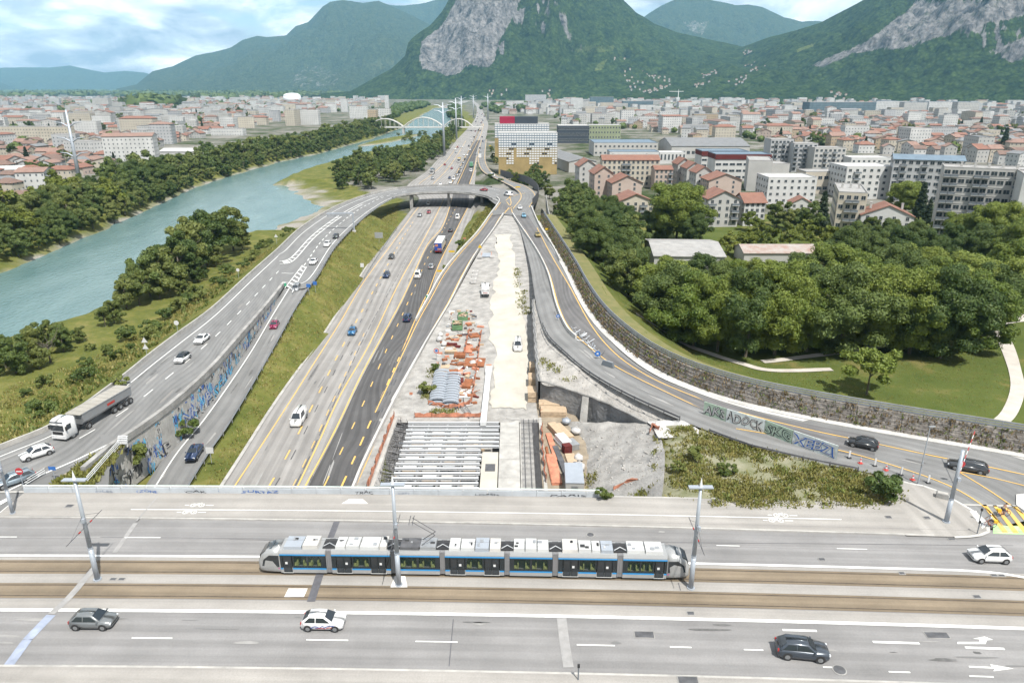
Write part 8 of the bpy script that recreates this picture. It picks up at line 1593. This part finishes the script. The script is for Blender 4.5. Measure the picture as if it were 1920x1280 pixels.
# ---------------------------------------------------------------- masts, signs, street furniture
mat('sign_red', (.36, .03, .035), .5); mat('sign_white', (.50, .50, .50), .5); mat('sign_blue', (.03, .12, .36), .5); mat('sign_yellow', (.55, .36, .02), .5); mat('sign_green', (.03, .22, .12), .5); mat('cone_red', (.48, .06, .05), .6)
def mast(px, py, h, lb, top=True, z=ZB, r0=.26, r1=.15, lean=0.0):
	o = thing('mast', lb, 'mast', P(px, py, z)); MB().tube([(0, 0, 0), (0, 0, h * .33)], [r0, r0 * .93], 12).build('lower_tube', 'galvanised', o, True); MB().tube([(0, 0, h * .33), (0, 0, h)], [r0 * .86, r1], 12).build('upper_tube', 'galvanised', o, True); MB().cyl((0, 0, .06), r0 * 1.5, .12, 12).build('foot_plate', 'galvanised', o); MB().cyl((0, 0, h * .33), r0 * 1.02, .14, 12).build('collar', 'galvanised', o)
	MB().box((.1, -.28, h * .62), (.35, .3, .4)).build('lamp_bracket', 'galvanised', o)
	if top:
		MB().tube([(0, -3.2, 6.25), (0, 3.0, 6.25)], .035, 5).build('bracket_arm', 'steel_dark', o)
		for s_ in (-1, 1): MB().tube([(0, 0, 7.6), (0, s_ * 2.4, 6.3)], .018, 4).build('stay', 'steel_dark', o); MB().cyl((0, s_ * 1.0, 6.25), .07, .3, 8, axis='y').build('insulator', 'lamp_red', o)
	if top: MB().box((0, 0, h + .02), (2.3, .55, .1)).build('luminaire_arm', 'galvanised', o); MB().box((-.75, 0, h - .05), (.7, .45, .06)).build('luminaire', 'steel', o); MB().box((.75, 0, h - .05), (.7, .45, .06)).build('luminaire', 'steel', o); MB().cyl((0, 0, h + .55), .17, 1.0, 10, 0, .01).build('cone_tip', 'white_metal', o)
	return o
mast(183, 1086, 11.5, 'tall grey lamp mast at the left of the tram'); mast(748, 1096, 11.5, 'tall grey lamp mast in front of the tram'); mast(1295, 1102, 11.5, 'tall grey lamp mast at the right end of the tram'); mast(24, 962, 9.5, 'grey mast at the left edge of the bridge', False, ZB + .1, .2, .12); mast(1774, 978, 9.2, 'stout grey pole at the pavement corner on the right', False, ZB + .1, .27, .18)
def lampb(px, py, z, h, lb):
	o = thing('street_lamp', lb, 'lamp', P(px, py, z)); MB().tube([(0, 0, 0), (0, 0, h)], [.1, .05], 7).build('pole', 'galvanised', o); MB().box((.25, 0, h), (.8, .25, .1)).build('lamp_head', 'steel', o); MB().box((0, -.12, h * .35), (.2, .15, .35)).build('control_box', 'steel', o)
lampb(1721, 907, 7, 8, 'slim street lamp behind the dark bush')
bar = thing('barrier_pole', 'red and white striped raised barrier arm at the junction', 'barrier', P(1790, 912, 7)); d = PD(1828, 808, 82.5) - P(1790, 912, 7)
for k in range(14): MB().tube([d * (k / 14), d * ((k + .97) / 14)], .05, 6).build('arm_stripe', 'sign_red' if k % 2 else 'sign_white', bar)
def sign(px, py, z, h, shape, mt, lb, face=1, size=.45, cat='sign', mark=None, pole='galvanised'):
	o = thing('road_sign', lb, cat, P(px, py, z)); MB().tube([(0, 0, 0), (0, 0, h)], .045, 6).build('post', pole, o)
	if shape == 'disc': MB().cyl((0, -.06, h - size * .2), size, .03, 20, axis='y').build('plate', mt, o)
	elif shape == 'tri': mb = MB(); mb.poly([(-size, -.06, h - size * .7), (size, -.06, h - size * .7), (0, -.06, h + size)]); mb.poly([(-size, -.03, h - size * .7), (size, -.03, h - size * .7), (0, -.03, h + size)][::-1]); mb.build('plate', mt, o)
	else: MB().box((0, -.06, h), (size * 2, .04, shape)).build('plate', mt, o)
	if mark: MB().box((0, -.09, h - size * .2), mark[0]).build('symbol', mark[1], o)
	return o
sign(45, 916, 7, 2.6, 'disc', 'sign_red', 'red no-entry sign at the left end of the bridge', size=.48, mark=((.7, .02, .16), 'sign_white')); sign(1794, 908, 7, 3.0, 'disc', 'sign_red', 'red no-entry sign at the junction on the right', size=.42, mark=((.12, .02, .6), 'sign_white'))
sign(103, 898, 7, 1.6, .5, 'sign_blue', 'blue direction sign beside the left road', size=.45); t2 = sign(276, 668, 6.6, 3.2, 'tri', 'sign_white', 'pair of triangular warning signs seen from behind on the river side', size=.6); mb = MB(); mb.poly([(-.6, -.07, 1.5), (.6, -.07, 1.5), (0, -.07, 2.5)]); mb.build('plate', 'sign_white', t2)
sign(334, 625, 6.5, 2.4, 'disc', 'sign_white', 'round sign seen from behind beside the river parapet', size=.5); sign(448, 522, 6.2, 2.4, 'disc', 'sign_white', 'small sign on the verge near the river trees', size=.45); sign(519, 457, 6.2, 2.6, 'tri', 'sign_white', 'triangular sign far up the left road', size=.6); sign(397, 868, .6, 2.2, 1.0, 'sign_white', 'pale square sign on the grass beside the lower slip road', size=.55); sign(580, 553, 5.6, 2.4, .9, 'sign_blue', 'left blue-grey sign on the ramp verge', size=.5); sign(592, 548, 5.4, 2.4, .9, 'sign_blue', 'right blue-grey sign on the ramp verge', size=.5); sign(711, 455, 3.5, 2.6, 2.0, 'steel', 'grey board sign on the grass slope seen from behind', size=1.4); sign(680, 512, 2.4, 2.4, 1.2, 'sign_white', 'round pale sign on the grass slope', size=.5)
sign(819, 678, .1, 2.6, 'disc', 'sign_white', 'round prohibition sign with a red rim at the site edge', size=.55, mark=((.5, .02, .5), 'sign_blue')); mb = MB(); [mb.quad(*[(math.cos(q) * r_, -.1, 2.49 + math.sin(q) * r_) for q, r_ in ((a, .42), (a, .56), (b, .56), (b, .42))]) for a, b in [(2 * math.pi * i / 18, 2 * math.pi * (i + 1) / 18) for i in range(18)]]; mb.build('rim', 'sign_red', bpy.data.objects['road_sign.%03d' % 12] if 'road_sign.012' in bpy.data.objects else None)
sign(826, 515, .2, 1.2, .6, 'sign_yellow', 'yellow arrow board at the end of the verge', size=1.0); sign(847, 478, 1.5, 1.2, .6, 'sign_yellow', 'yellow arrow board beside the lorry', size=1.0); sign(900, 470, 4.3, 1.4, 'tri', 'sign_yellow', 'orange warning triangle beside the exit ramp', size=.7); sign(871, 452, 3.2, 1.0, .5, 'orange_net', 'small orange board on the ramp slope', size=.5); sign(971, 357, 6, 1.6, .6, 'sign_yellow', 'yellow board at the far junction', size=1.2); sign(1026, 437, 6.7, 1.4, .6, 'sign_yellow', 'yellow board beside the curved road barrier', size=.7); sign(771, 742, .75, .5, .5, 'orange_net', 'small orange beacon on the site barrier', size=.3); sign(919, 278, 0, 2.2, .9, 'sign_yellow', 'yellow board beside the far slip road', size=1.0)
sign(1046, 600, 6.65, 1.0, 'disc', 'sign_blue', 'small blue arrow sign on the median barrier', size=.4, mark=((.3, .02, .3), 'sign_white')); sign(1120, 672, 6.65, 1.1, 'disc', 'sign_blue', 'round blue arrow sign among the dismantled fences', size=.55, mark=((.35, .02, .3), 'sign_white'))
o = thing('crash_cushion', 'green crash cushion at the tip of the motorway fork', 'cushion', P(803, 560, .05)); MB().cyl((0, 0, .5), .75, 1.0, 14, 0, .6).build('drum', 'sign_green', o); MB().cyl((0, 0, 1.05), .45, .1, 12).build('lid', 'sign_white', o); o = thing('crash_cushion', 'small green cushion at the tip of the left fork', 'cushion', P(534, 536, 6.55)); MB().cyl((0, 0, .4), .5, .8, 12, 0, .4).build('drum', 'sign_green', o); MB().cyl((0, 0, .85), .3, .1, 12).build('lid', 'sign_white', o)
for k, (a, b) in enumerate(((1613,868),(1661,881),(1711,899))):
	o = thing('traffic_cone', f'{ORD[k]} red and white traffic cone from the left near the graffiti boards', 'cone', P(a, b, 7.02), .3); MB().box((0, 0, .03), (.5, .5, .06)).build('base', 'cone_red', o)
	for j, (z, r_, q) in enumerate(((.06, .19, .145), (.27, .145, .10), (.48, .10, .055), (.69, .055, .02))): MB().cyl((0, 0, z + .105), r_, .21, 10, 0, q).build('cone_band', 'sign_white' if j % 2 else 'cone_red', o)
for k, (a, b) in enumerate(((1592,858),(1640,873),(1689,890),(1740,905))): o = thing('marker_post', f'{ORD[k]} white marker post from the left beside the cones', 'post', P(a, b, 7.02)); MB().box((0, 0, .05), (.5, .4, .1)).build('foot', 'black', o); MB().box((0, 0, .6), (.24, .06, 1.0)).build('blade', 'sign_white', o)
# gantry over the ramp
g = thing('sign_gantry', 'grey sign gantry on one leg over the left ramp', 'gantry', P(664, 432, 6.0)); go = Vector(g.location); MB().tube([(0, 0, -.5), (0, 0, 6.2)], [.3, .22], 8).build('leg', 'galvanised', g); a = P(612, 405, 12.0) - P(662, 404, 12.0); MB().box((a.x / 2, a.y / 2, 6.1), (a.length, .5, .6), math.atan2(a.y, a.x)).build('boom', 'galvanised', g); MB().box((0, 0, -.3), (1.2, 1.2, .6)).build('footing', 'concrete_pale', g)
for f in (.35, .8): MB().box((a.x * f, a.y * f - .3, 5.6), (3.4, .15, 1.0), math.atan2(a.y, a.x)).build('sign_board', 'steel', g)
# white tube railing at the bridge corner
rl = thing('tube_railing', 'white tube railing down the corner between bridge and graffiti wall', 'railing', P(165, 905, 7)); ro_ = Vector(rl.location); A_, B_ = P(166, 908, 7), P(226, 838, 7)
for z in (.3, .6, .9, 1.15): MB().tube([A_ - ro_ + Vector((0, 0, z)), B_ - ro_ + Vector((0, 0, z))], .05, 5).build('rail', 'white_metal', rl)
for k in range(6): c = A_.lerp(B_, k / 5) - ro_; MB().tube([c, c + Vector((0, 0, 1.2))], .05, 5).build('post', 'white_metal', rl)
rk = thing('white_rack', 'small white slatted rack at the end of the railing', 'rack', P(231, 838, 7)); 
for k in range(5): MB().box((0, .1 * k, .6 + .22 * k), (1.3, .3, .06)).build('slat', 'white_metal', rk)
for s_ in (-1, 1): MB().tube([(s_ * .6, 0, 0), (s_ * .6, .3, 1.5)], .05, 5).build('leg', 'white_metal', rk)
rl = thing('tube_railing', 'short white railing between the pale blue car and the verge', 'railing', P(50, 912, 7)); ro_ = Vector(rl.location); A_, B_ = P(48, 912, 7), P(86, 889, 7)
for z in (.3, .6, .9): MB().tube([A_ - ro_ + Vector((0, 0, z)), B_ - ro_ + Vector((0, 0, z))], .045, 5).build('rail', 'white_metal', rl)
# graffiti
for n_, c_ in (('pale_green', (.30, .38, .30)), ('sky', (.10, .36, .55)), ('greyfill', (.38, .38, .37)), ('board', (.46, .50, .49)), ('inkblack', (.03, .03, .035)), ('deepblue', (.03, .10, .34))): mat('spray_' + n_, c_, .8, var=.15, scale=1.5)
def warp(me, k, a):
	for v in me.vertices: x, y = v.co.x, v.co.y; v.co.x += a * math.sin(2.6 * y / k + 1.7 * x / k) * k; v.co.y += a * math.sin(3.1 * x / k + .6) * k * 1.3 + a * .7 * k * math.sin(7 * x / k)
def wall_text(s_, size, a, b, zc, fill_, line, parent, off=.06, inv=1, lift=.03):
	"""painted letters on the wall face between ground points a, b"""
	d = (b - a); rz = math.atan2(d.y, d.x); n = Vector((d.y, -d.x, 0)).normalized() * inv; po = Vector(parent.location); c = (a + b) / 2
	for k, (mt, of_, lf) in enumerate(((line, off, lift), (fill_, 0.0, lift + .015))):
		t_ = text(s_, size, mt, parent, 'graffiti', .002, of_); warp(t_.data, size, .06); t_.rotation_euler = (math.pi / 2, 0, rz + (0 if inv == 1 else math.pi)); t_.location = c - po + n * lf + Vector((0, 0, zc)); w_ = t_.dimensions.x; t_.scale = ((d.length * .95) / max(.1, max(v.co.x for v in t_.data.vertices) - min(v.co.x for v in t_.data.vertices)), 1, 1)
bd = thing('graffiti_board', 'row of boards sprayed with green, grey and blue graffiti letters beside the curved road', 'boards', P(1318, 772, 6.8)); bo = Vector(bd.location)
bpts = [P(*q) for q in ((1318,776,6.75),(1360,790,6.78),(1432,812,6.8),(1484,832,6.85),(1568,862,6.9))]
for i in range(4):
	a, b = bpts[i] - bo, bpts[i + 1] - bo; n_ = max(1, int((b - a).length / 2.6))
	for k in range(n_):
		u, v = a.lerp(b, (k + .01) / n_), a.lerp(b, (k + .99) / n_); mb = MB(); th_ = Vector((-(b - a).y, (b - a).x, 0)).normalized() * .12; U = Vector((0, 0, 2.1)); mb.quad(u, v, v + U, u + U); mb.quad(v + th_, u + th_, u + th_ + U, v + th_ + U); mb.quad(u + U, v + U, v + U + th_, u + U + th_); mb.build('board', ('spray_pale_green', 'spray_board', 'spray_pale_green', 'spray_board')[i], bd)
for i, (s_, f_, l_) in enumerate((('AKS', 'spray_greyfill', 'spray_inkblack'), ('ADOCK', 'spray_greyfill', 'spray_inkblack'), ('SKG', 'spray_pale_green', 'spray_inkblack'), ('XEBZI', 'spray_greyfill', 'spray_deepblue'))): wall_text(s_, 1.9, bpts[i], bpts[i + 1], .36, f_, l_, bd, .09)
def gwp(f):
	k = f * (len(GWB) - 1); i = min(int(k), len(GWB) - 2); return GWB[i].lerp(GWB[i + 1], k - i) + Vector((0, 0, 0))
def gtext(s_, f0, f1, zb, size, fl_, ln, off=.11):
	a, b = gwp(f0), gwp(f1); a = Vector((a.x, a.y, 0)); b = Vector((b.x, b.y, 0)); wall_text(s_, size, a, b, zb, fl_, ln, gw, off, 1, .12)
gw_z = Vector(gw.location).z
for s_, f0, f1, zb, sz, fl_, ln in (('SERIK', .37, .50, 1.9, 3.0, 'spray_sky', 'spray_inkblack'), ('NKOB', .24, .36, 2.9, 2.2, 'spray_greyfill', 'spray_deepblue'), ('AXSEO', .25, .38, .9, 2.4, 'spray_greyfill', 'spray_inkblack'), ('TIZAP', .07, .20, .9, 2.4, 'concrete', 'spray_inkblack'), ('KOS', .40, .50, 1.0, 1.5, 'spray_greyfill', 'spray_inkblack'), ('VIK', .53, .60, 2.6, 2.0, 'concrete', 'spray_greyfill'), ('ZERO', .62, .72, 3.2, 1.7, 'spray_greyfill', 'spray_inkblack'), ('DOK', .75, .82, 4.0, 1.5, 'concrete_pale', 'spray_deepblue')): gtext(s_, f0, f1, zb - 0, sz, fl_, ln)
for s_, x0, x1, mt, sz in (('XUIA SURTAZ', -36.5, -28.5, 'spray_deepblue', .62), ('MKZONE', -47, -43.5, 'spray_deepblue', .6), ('GOLES', -52, -49, 'seam_blue', .5), ('TCAK', -41, -37.5, 'spray_inkblack', .5), ('TRAC', -19.2, -17, 'spray_inkblack', .7), ('KZSY', -14, -12.5, 'seam_blue', .4), ('LOREN', -4.5, -1.6, 'spray_inkblack', .4), ('PARIS', 4.6, 9, 'spray_inkblack', .45)):
	t_ = text(s_, sz * .8, mt, pr, 'graffiti', .002); warp(t_.data, sz, .1); t_.rotation_euler = (math.pi / 2, 0, -.03); t_.location = bp_((x0 + x1) / 2, 12.4, .2) - Vector(pr.location) + Vector((0, -.02, 0)); vx = [v.co.x for v in t_.data.vertices]; t_.scale.x = (x1 - x0) / (max(vx) - min(vx))
# bridge corner ground at the left
mb = MB(); mb.poly([P(*q, 6.965) for q in ((-220,1000),(-260,880),(-20,838),(110,797),(232,822),(205,880),(200,975),(45,1000))]); o = mb.build('corner_road', 'asphalt_ramp'); struct(o); o.data.uv_layers.new(name='UVMap')
patch('verge_ground', [[(92,912,7.05),(166,914,7.05)],[(108,896,7.05),(178,896,7.05)],[(140,878,7.05),(196,876,7.05)],[(178,856,7.05),(216,854,7.05)],[(215,836,7.05),(232,834,7.05)]], 'soil', 5, 6, .15, .05)
tg = [tuple(P(a, b, 7.1)) for a, b in [(random.uniform(95, 230), random.uniform(832, 914)) for _ in range(900)] if in_poly_px(a, b, [(95,913),(160,866),(225,834),(216,856),(166,913)])]; tag(link('weeds', tuft_mesh('weeds', tg, .38, 'leaf_grass', 51, 12, .35)), 'grass verge between left road and graffiti wall', 'weeds', kind='stuff')
def scribble(parent, a, b, zlo, zhi, n, mts, seed, wd=.1):
	rg_ = random.Random(seed); po = Vector(parent.location); d = b - a; nn = Vector((d.y, -d.x, 0)).normalized() * .09
	for mt in mts:
		mb = MB()
		for _ in range(n // len(mts)):
			f = rg_.random(); c = a.lerp(b, f) + Vector((0, 0, 0)); u = d.normalized(); lo = zlo(f) if callable(zlo) else zlo; z = rg_.uniform(lo + .3, max(lo + .6, zhi)); L = rg_.uniform(.4, 1.3); h = min(rg_.uniform(.3, 1.1), max(.2, zhi - z)); ph = rg_.uniform(0, 6); q = [c + u * (L * t_ / 7 - L / 2) + Vector((0, 0, z + h * math.sin(ph + t_ * rg_.uniform(.8, 1.6)))) - po + nn * (1 + .1 * rg_.random()) for t_ in range(8)]
			for s_, e_ in zip(q, q[1:]):
				k_ = (e_ - s_).cross(nn).normalized() * wd * .5; mb.quad(s_ - k_, e_ - k_, e_ + k_, s_ + k_)
		mb.build('graffiti', mt, parent)
zl_ = lambda f0, f1: (lambda t_: gwp(f0 + (f1 - f0) * t_).z)
for f0, f1, n_, sd in ((.04, .14, 44, 1), (.14, .24, 60, 2), (.24, .34, 70, 3), (.34, .44, 60, 4), (.44, .54, 50, 5), (.54, .66, 46, 6), (.66, .78, 34, 7), (.78, .88, 16, 8)): a, b = gwp(f0), gwp(f1); scribble(gw, Vector((a.x, a.y, 0)), Vector((b.x, b.y, 0)), zl_(f0, f1), 6.2, n_, ['spray_inkblack', 'spray_greyfill', 'spray_deepblue', 'concrete_pale', 'spray_sky'], sd, .16)
# contact wires
for t0 in (-1.8, -5.5): o = MB().tube([bp_(x, t0, 6.08) for x in np.linspace(-100, 100, 30)], .011, 4).build('contact_wire', 'steel_dark'); tag(o, ('far' if t0 > -3 else 'near') + ' overhead contact wire above the tram tracks', 'wire')
# worn patches and stains on the roads
mat('stain', (.10, .098, .096), .8, var=.35, scale=.9); mat('stain_pale', (.235, .23, .222), .9, var=.12, scale=.8); rg_ = random.Random(4)
def patches(parent, pos, n, mts, ln=(1, 5), wd=(.3, 1.2)):
	for _ in range(n):
		c, u = pos(rg_.random(), rg_.random()); v = Vector((-u.y, u.x, 0)); L, W = rg_.uniform(*ln), rg_.uniform(*wd); k = 9; mb = MB(); mb.poly([c + u * L * math.cos(t_) * rg_.uniform(.6, 1.1) * .5 + v * W * math.sin(t_) * rg_.uniform(.6, 1.1) * .5 for t_ in [2 * math.pi * i / k for i in range(k)]]); mb.build('surface_patch', rg_.choice(mts), parent)
patches(bridge, lambda a, b: (bp_(-55 + 105 * a, (-9 - 6 * b) if b < .7 else (1 + 5 * (b - .7) / .3), .022), Vector((1, -.03, 0))), 26, ['stain_pale', 'stain_pale', 'asphalt_ramp', 'stain'], (.6, 5), (.05, .5))
def onroad(A, B): A, B = spline(A, 80), spline(B, 80); return lambda a, b: (A[int(a * 70)].lerp(B[int(a * 70)], .15 + .7 * b) + Vector((0, 0, .022)), (A[int(a * 70) + 2] - A[int(a * 70)]).normalized())
patches(ramp, onroad(UP_L, UP_R), 22, ['stain', 'asphalt_motorway', 'stain_pale'], (1.5, 9), (.15, .7)); patches(lower, onroad(LW_L, LW_R), 9, ['stain', 'stain_pale'], (2, 9), (.15, .6)); patches(motorway, onroad(MW_L[:7], MW_R[:7]), 34, ['asphalt_ramp', 'stain', 'stain_pale'], (2, 14), (.15, .6)); patches(right, onroad(RR_L, RR_R), 20, ['stain', 'stain_pale'], (1.5, 8), (.15, .7))
# power masts
def pylon(px, py, ptop, lb, arms=(.62, .44, .8), z=0.0):
	p = P(px, py, z); h = ZAT(ptop, p.y) - z; o = thing('power_mast', lb, 'mast', p); r_ = h * .028; MB().tube([(0, 0, 0), (0, 0, h)], [r_, r_ * .38], 12).build('tube', 'galvanised', o, True)
	for f in arms:
		L = h * .17
		for s_ in (-1, 1): MB().tube([(0, 0, h * f), (s_ * L * .5, 0, h * f + L * .28), (s_ * L, 0, h * f + L * .34)], [h * .010, h * .008, h * .005], 6).build('arm', 'galvanised', o)
	MB().cyl((0, 0, .3), r_ * 1.3, .6, 12).build('foot', 'concrete', o)
pylon(154, 362, 206, 'tall tapering power mast rising from the left river trees'); pylon(833, 294, 192, 'nearest power mast beside the motorway works', (.8, .9)); pylon(856, 262, 184, 'second power mast beside the far motorway', (.72, .86)); pylon(866, 240, 180, 'third power mast near the arched bridge', (.75, .88)); pylon(888, 222, 178, 'farthest power mast at the end of the motorway', (.8, .9)); pylon(915, 226, 176, 'slim mast right of the far motorway', (.85,))
# arched bridge
ab = thing('arch_bridge', 'white bridge with three shallow arches over the far river', 'bridge', PD(795, 237, 1000)); ao = Vector(ab.location); zd = ZAT(238, 1000); x0_, x1_ = XAT(672, 1000), XAT(905, 1000); MB().box(((x0_ + x1_) / 2 - ao.x, 0, zd - ao.z - .5), (x1_ - x0_, 9, 1.4)).build('deck', 'concrete_pale', ab)
for a, b, t_ in ((690, 757, 223), (757, 832, 220.5), (832, 887, 223)):
	xa, xb = XAT(a, 1000) - ao.x, XAT(b, 1000) - ao.x; rise = ZAT(t_, 1000) - zd
	for y in (-4, 4):
		pts = [(xa + (xb - xa) * f, y, zd - ao.z + rise * 4 * f * (1 - f)) for f in np.linspace(0, 1, 17)]; MB().tube(pts, .7, 6).build('arch_rib', 'concrete_pale', ab)
		for p in pts[2:-2:2]: MB().tube([(p[0], y, zd - ao.z), p], .2, 4).build('hanger', 'concrete_pale', ab)
	MB().box((xa, 0, zd - ao.z - 5), (3, 8, 9)).build('pier', 'concrete', ab)
ct = thing('tower_crane', 'small white tower crane in the far right town', 'crane', P(1270, 205)); h = ZAT(172, ct.location.y); MB().box((0, 0, h / 2), (1.6, 1.6, h)).build('tower', 'white_metal', ct); MB().box((-6, 0, h + .5), (38, 1.3, 1.2)).build('jib', 'white_metal', ct); MB().tube([(0, 0, h), (0, 0, h + 6)], .5, 5).build('apex', 'white_metal', ct)
# bridge railing end, corner box, small posts
o = thing('grey_box', 'grey concrete box lying on the pavement corner', 'box', P(1766, 932, 7.13), -.5); MB().box((0, 0, .3), (1.3, .8, .6)).build('box_body', 'concrete_dirty', o); MB().box((0, 0, .63), (1.1, .6, .06)).build('lid', 'concrete', o)
for a, b, lb in ((1836,976,'dark bollard post at the crossing corner'),(1832,1000,'short dark post at the kerb by the cyclists'),(1084,1274,'blue-grey post on the near pavement at the bottom edge')): o = thing('bollard', lb, 'bollard', P(a, b, 7.1)); MB().tube([(0, 0, 0), (0, 0, 1.5)], .06, 6).build('post', 'rail_grey', o); MB().box((0, 0, 1.5), (.2, .16, .3)).build('head', 'black', o)
# ---------------------------------------------------------------- cyclists
S2 = bpy.data.scenes.new('workbench')
def skin(name, verts, edges, rad, mt, parent):
	me = bpy.data.meshes.new(name); me.from_pydata(verts, edges, []); o = bpy.data.objects.new(name, me); S2.collection.objects.link(o); o.modifiers.new('s', 'SKIN'); me.skin_vertices[0].data[0].use_root = True
	for i, r_ in enumerate(rad): me.skin_vertices[0].data[i].radius = (r_, r_)
	ss = o.modifiers.new('u', 'SUBSURF'); ss.levels = 1; ss.render_levels = 1; vl = S2.view_layers[0]; vl.update(); dg = vl.depsgraph; m2 = bpy.data.meshes.new_from_object(o.evaluated_get(dg)); bpy.data.objects.remove(o); m2.materials.clear(); m2.materials.append(M[mt]); m2.polygons.foreach_set('use_smooth', [True] * len(m2.polygons)); return link(name, m2, parent)
mat('skin_tone', (.30, .17, .11), .6); mat('cloth_pale', (.36, .31, .26), .9); mat('cloth_dark', (.05, .05, .07), .9); mat('cloth_white', (.42, .42, .42), .9); mat('hair_dark', (.03, .02, .015), .8); mat('cargo_yellow', (.55, .33, .02), .6)
def cyclist(px, py, rz, lb_b, lb_p, top, bottom, helmet):
	p = P(px, py, 7.05); b = thing('bicycle', lb_b, 'bicycle', p, rz); k = 20
	for x in (-.52, .52):
		mb = MB(); pts = [(x + math.cos(t) * .33, 0, .34 + math.sin(t) * .33) for t in np.linspace(0, 2 * math.pi, k)]; mb.tube(pts, .028, 5, cap=False); mb.build('wheel', 'tyre', b)
		mb = MB(); [mb.tube([(x, 0, .34), (x + math.cos(t) * .31, 0, .34 + math.sin(t) * .31)], .006, 3) for t in np.linspace(0, 6.28, 9)[:-1]]; mb.build('spokes', 'steel', b)['kind'] = 'stuff'
	mb = MB()
	for u, v in (((-.52, .34), (-.05, .32)), ((-.05, .32), (-.18, .85)), ((-.18, .80), (.38, .84)), ((-.05, .32), (.38, .78)), ((-.52, .34), (-.18, .78)), ((.38, .92), (.52, .34))): mb.tube([(u[0], 0, u[1]), (v[0], 0, v[1])], .022, 5)
	mb.build('frame', 'sign_red', b); MB().tube([(.40, -.28, 1.02), (.40, 0, .98), (.40, .28, 1.02)], .018, 5).build('handlebar', 'black', b); MB().box((-.2, 0, .92), (.26, .15, .06), 0, 0, .8).build('saddle', 'black', b); MB().box((-.62, 0, .80), (.42, .34, .30)).build('rear_bag', 'cargo_yellow', b); MB().box((-.05, 0, .28), (.2, .26, .03)).build('pedal', 'black', b)
	m_ = thing('person', lb_p, 'person', p, rz); V = [(-.18, 0, .98), (-.1, 0, 1.2), (.02, 0, 1.42), (.06, 0, 1.52), (.04, -.19, 1.42), (.2, -.22, 1.22), (.38, -.24, 1.05), (.04, .19, 1.42), (.2, .22, 1.22), (.38, .24, 1.05), (-.16, -.1, .95), (.14, -.12, .72), (-.02, -.13, .36), (.06, -.13, .30), (-.16, .1, .95), (.2, .12, .80), (.06, .13, .46), (.14, .13, .40)]
	E = [(0, 1), (1, 2), (2, 3), (2, 4), (4, 5), (5, 6), (2, 7), (7, 8), (8, 9), (0, 10), (10, 11), (11, 12), (12, 13), (0, 14), (14, 15), (15, 16), (16, 17)]; skin('body', V, E, [.15, .14, .13, .06, .065, .05, .035, .065, .05, .035, .095, .07, .05, .045, .095, .07, .05, .045], 'skin_tone', m_)
	skin('shirt', [V[0], V[1], V[2], V[4], V[5], V[7], V[8]], [(0, 1), (1, 2), (2, 3), (3, 4), (2, 5), (5, 6)], [.165, .16, .15, .085, .07, .085, .07], top, m_); skin('shorts', [(-.18, 0, .99), V[10], V[11], V[14], V[15]], [(0, 1), (1, 2), (0, 3), (3, 4)], [.165, .11, .085, .11, .085], bottom, m_)
	hv_, hf_ = ico(2); hd = np_mesh('head', [(hv_ * np.array([.10, .082, .125]) + (.10, 0, 1.66), hf_, 0), (hv_ * .02 + (.20, 0, 1.645), hf_, 0)], ['skin_tone']); link('head', hd, m_); hr = np_mesh('hair', [(np.where(hv_[:, 2:] > -.15, hv_, hv_ * .6) * np.array([.115, .098, .125]) + (.085, 0, 1.69), hf_, 0)], [helmet]); link('hair', hr, m_)
	for s_ in (-1, 1):
		h_ = MB(); h_.box((.40, s_ * .25, 1.03), (.09, .06, .05)); [h_.tube([(.43, s_ * (.225 + .017 * j), 1.045), (.455, s_ * (.225 + .017 * j), 1.03), (.445, s_ * (.225 + .017 * j), 1.0)], .009, 4) for j in range(4)]; h_.tube([(.38, s_ * .215, 1.03), (.42, s_ * .20, 1.0)], .011, 4); h_.build('hand', 'skin_tone', m_)
	return b
cyclist(1880, 967, .05, 'bicycle with yellow bags on the upper edge of the yellow crossing', 'person in a pale top riding the upper bicycle over the crossing', 'cloth_pale', 'cloth_dark', 'hair_dark'); cyclist(1853, 988, math.pi - .05, 'bicycle with a yellow load at the kerb corner', 'person in a white top and cap riding the lower bicycle at the kerb', 'cloth_white', 'cloth_dark', 'cloth_white')
bpy.data.scenes.remove(S2)
# ---------------------------------------------------------------- haze
m = bpy.data.materials.new('haze'); m.use_nodes = True; nt = m.node_tree; nt.nodes.clear()
ho = nt.nodes.new('ShaderNodeOutputMaterial'); hv = nt.nodes.new('ShaderNodeVolumePrincipled'); nt.links.new(hv.outputs[0], ho.inputs['Volume'])
hv.inputs['Color'].default_value = (0.36, 0.70, 1.0, 1); hv.inputs['Density'].default_value = 4.2e-5; hv.inputs['Anisotropy'].default_value = 0.0
mb = MB(); mb.box((0, 7800, 770), (27000, 17600, 1560)); M['haze'] = m
o = mb.build('haze', 'haze'); tag(o, 'thin blue haze filling the valley air', 'haze', kind='stuff')
m.cycles.homogeneous_volume = True if hasattr(m.cycles, 'homogeneous_volume') else None
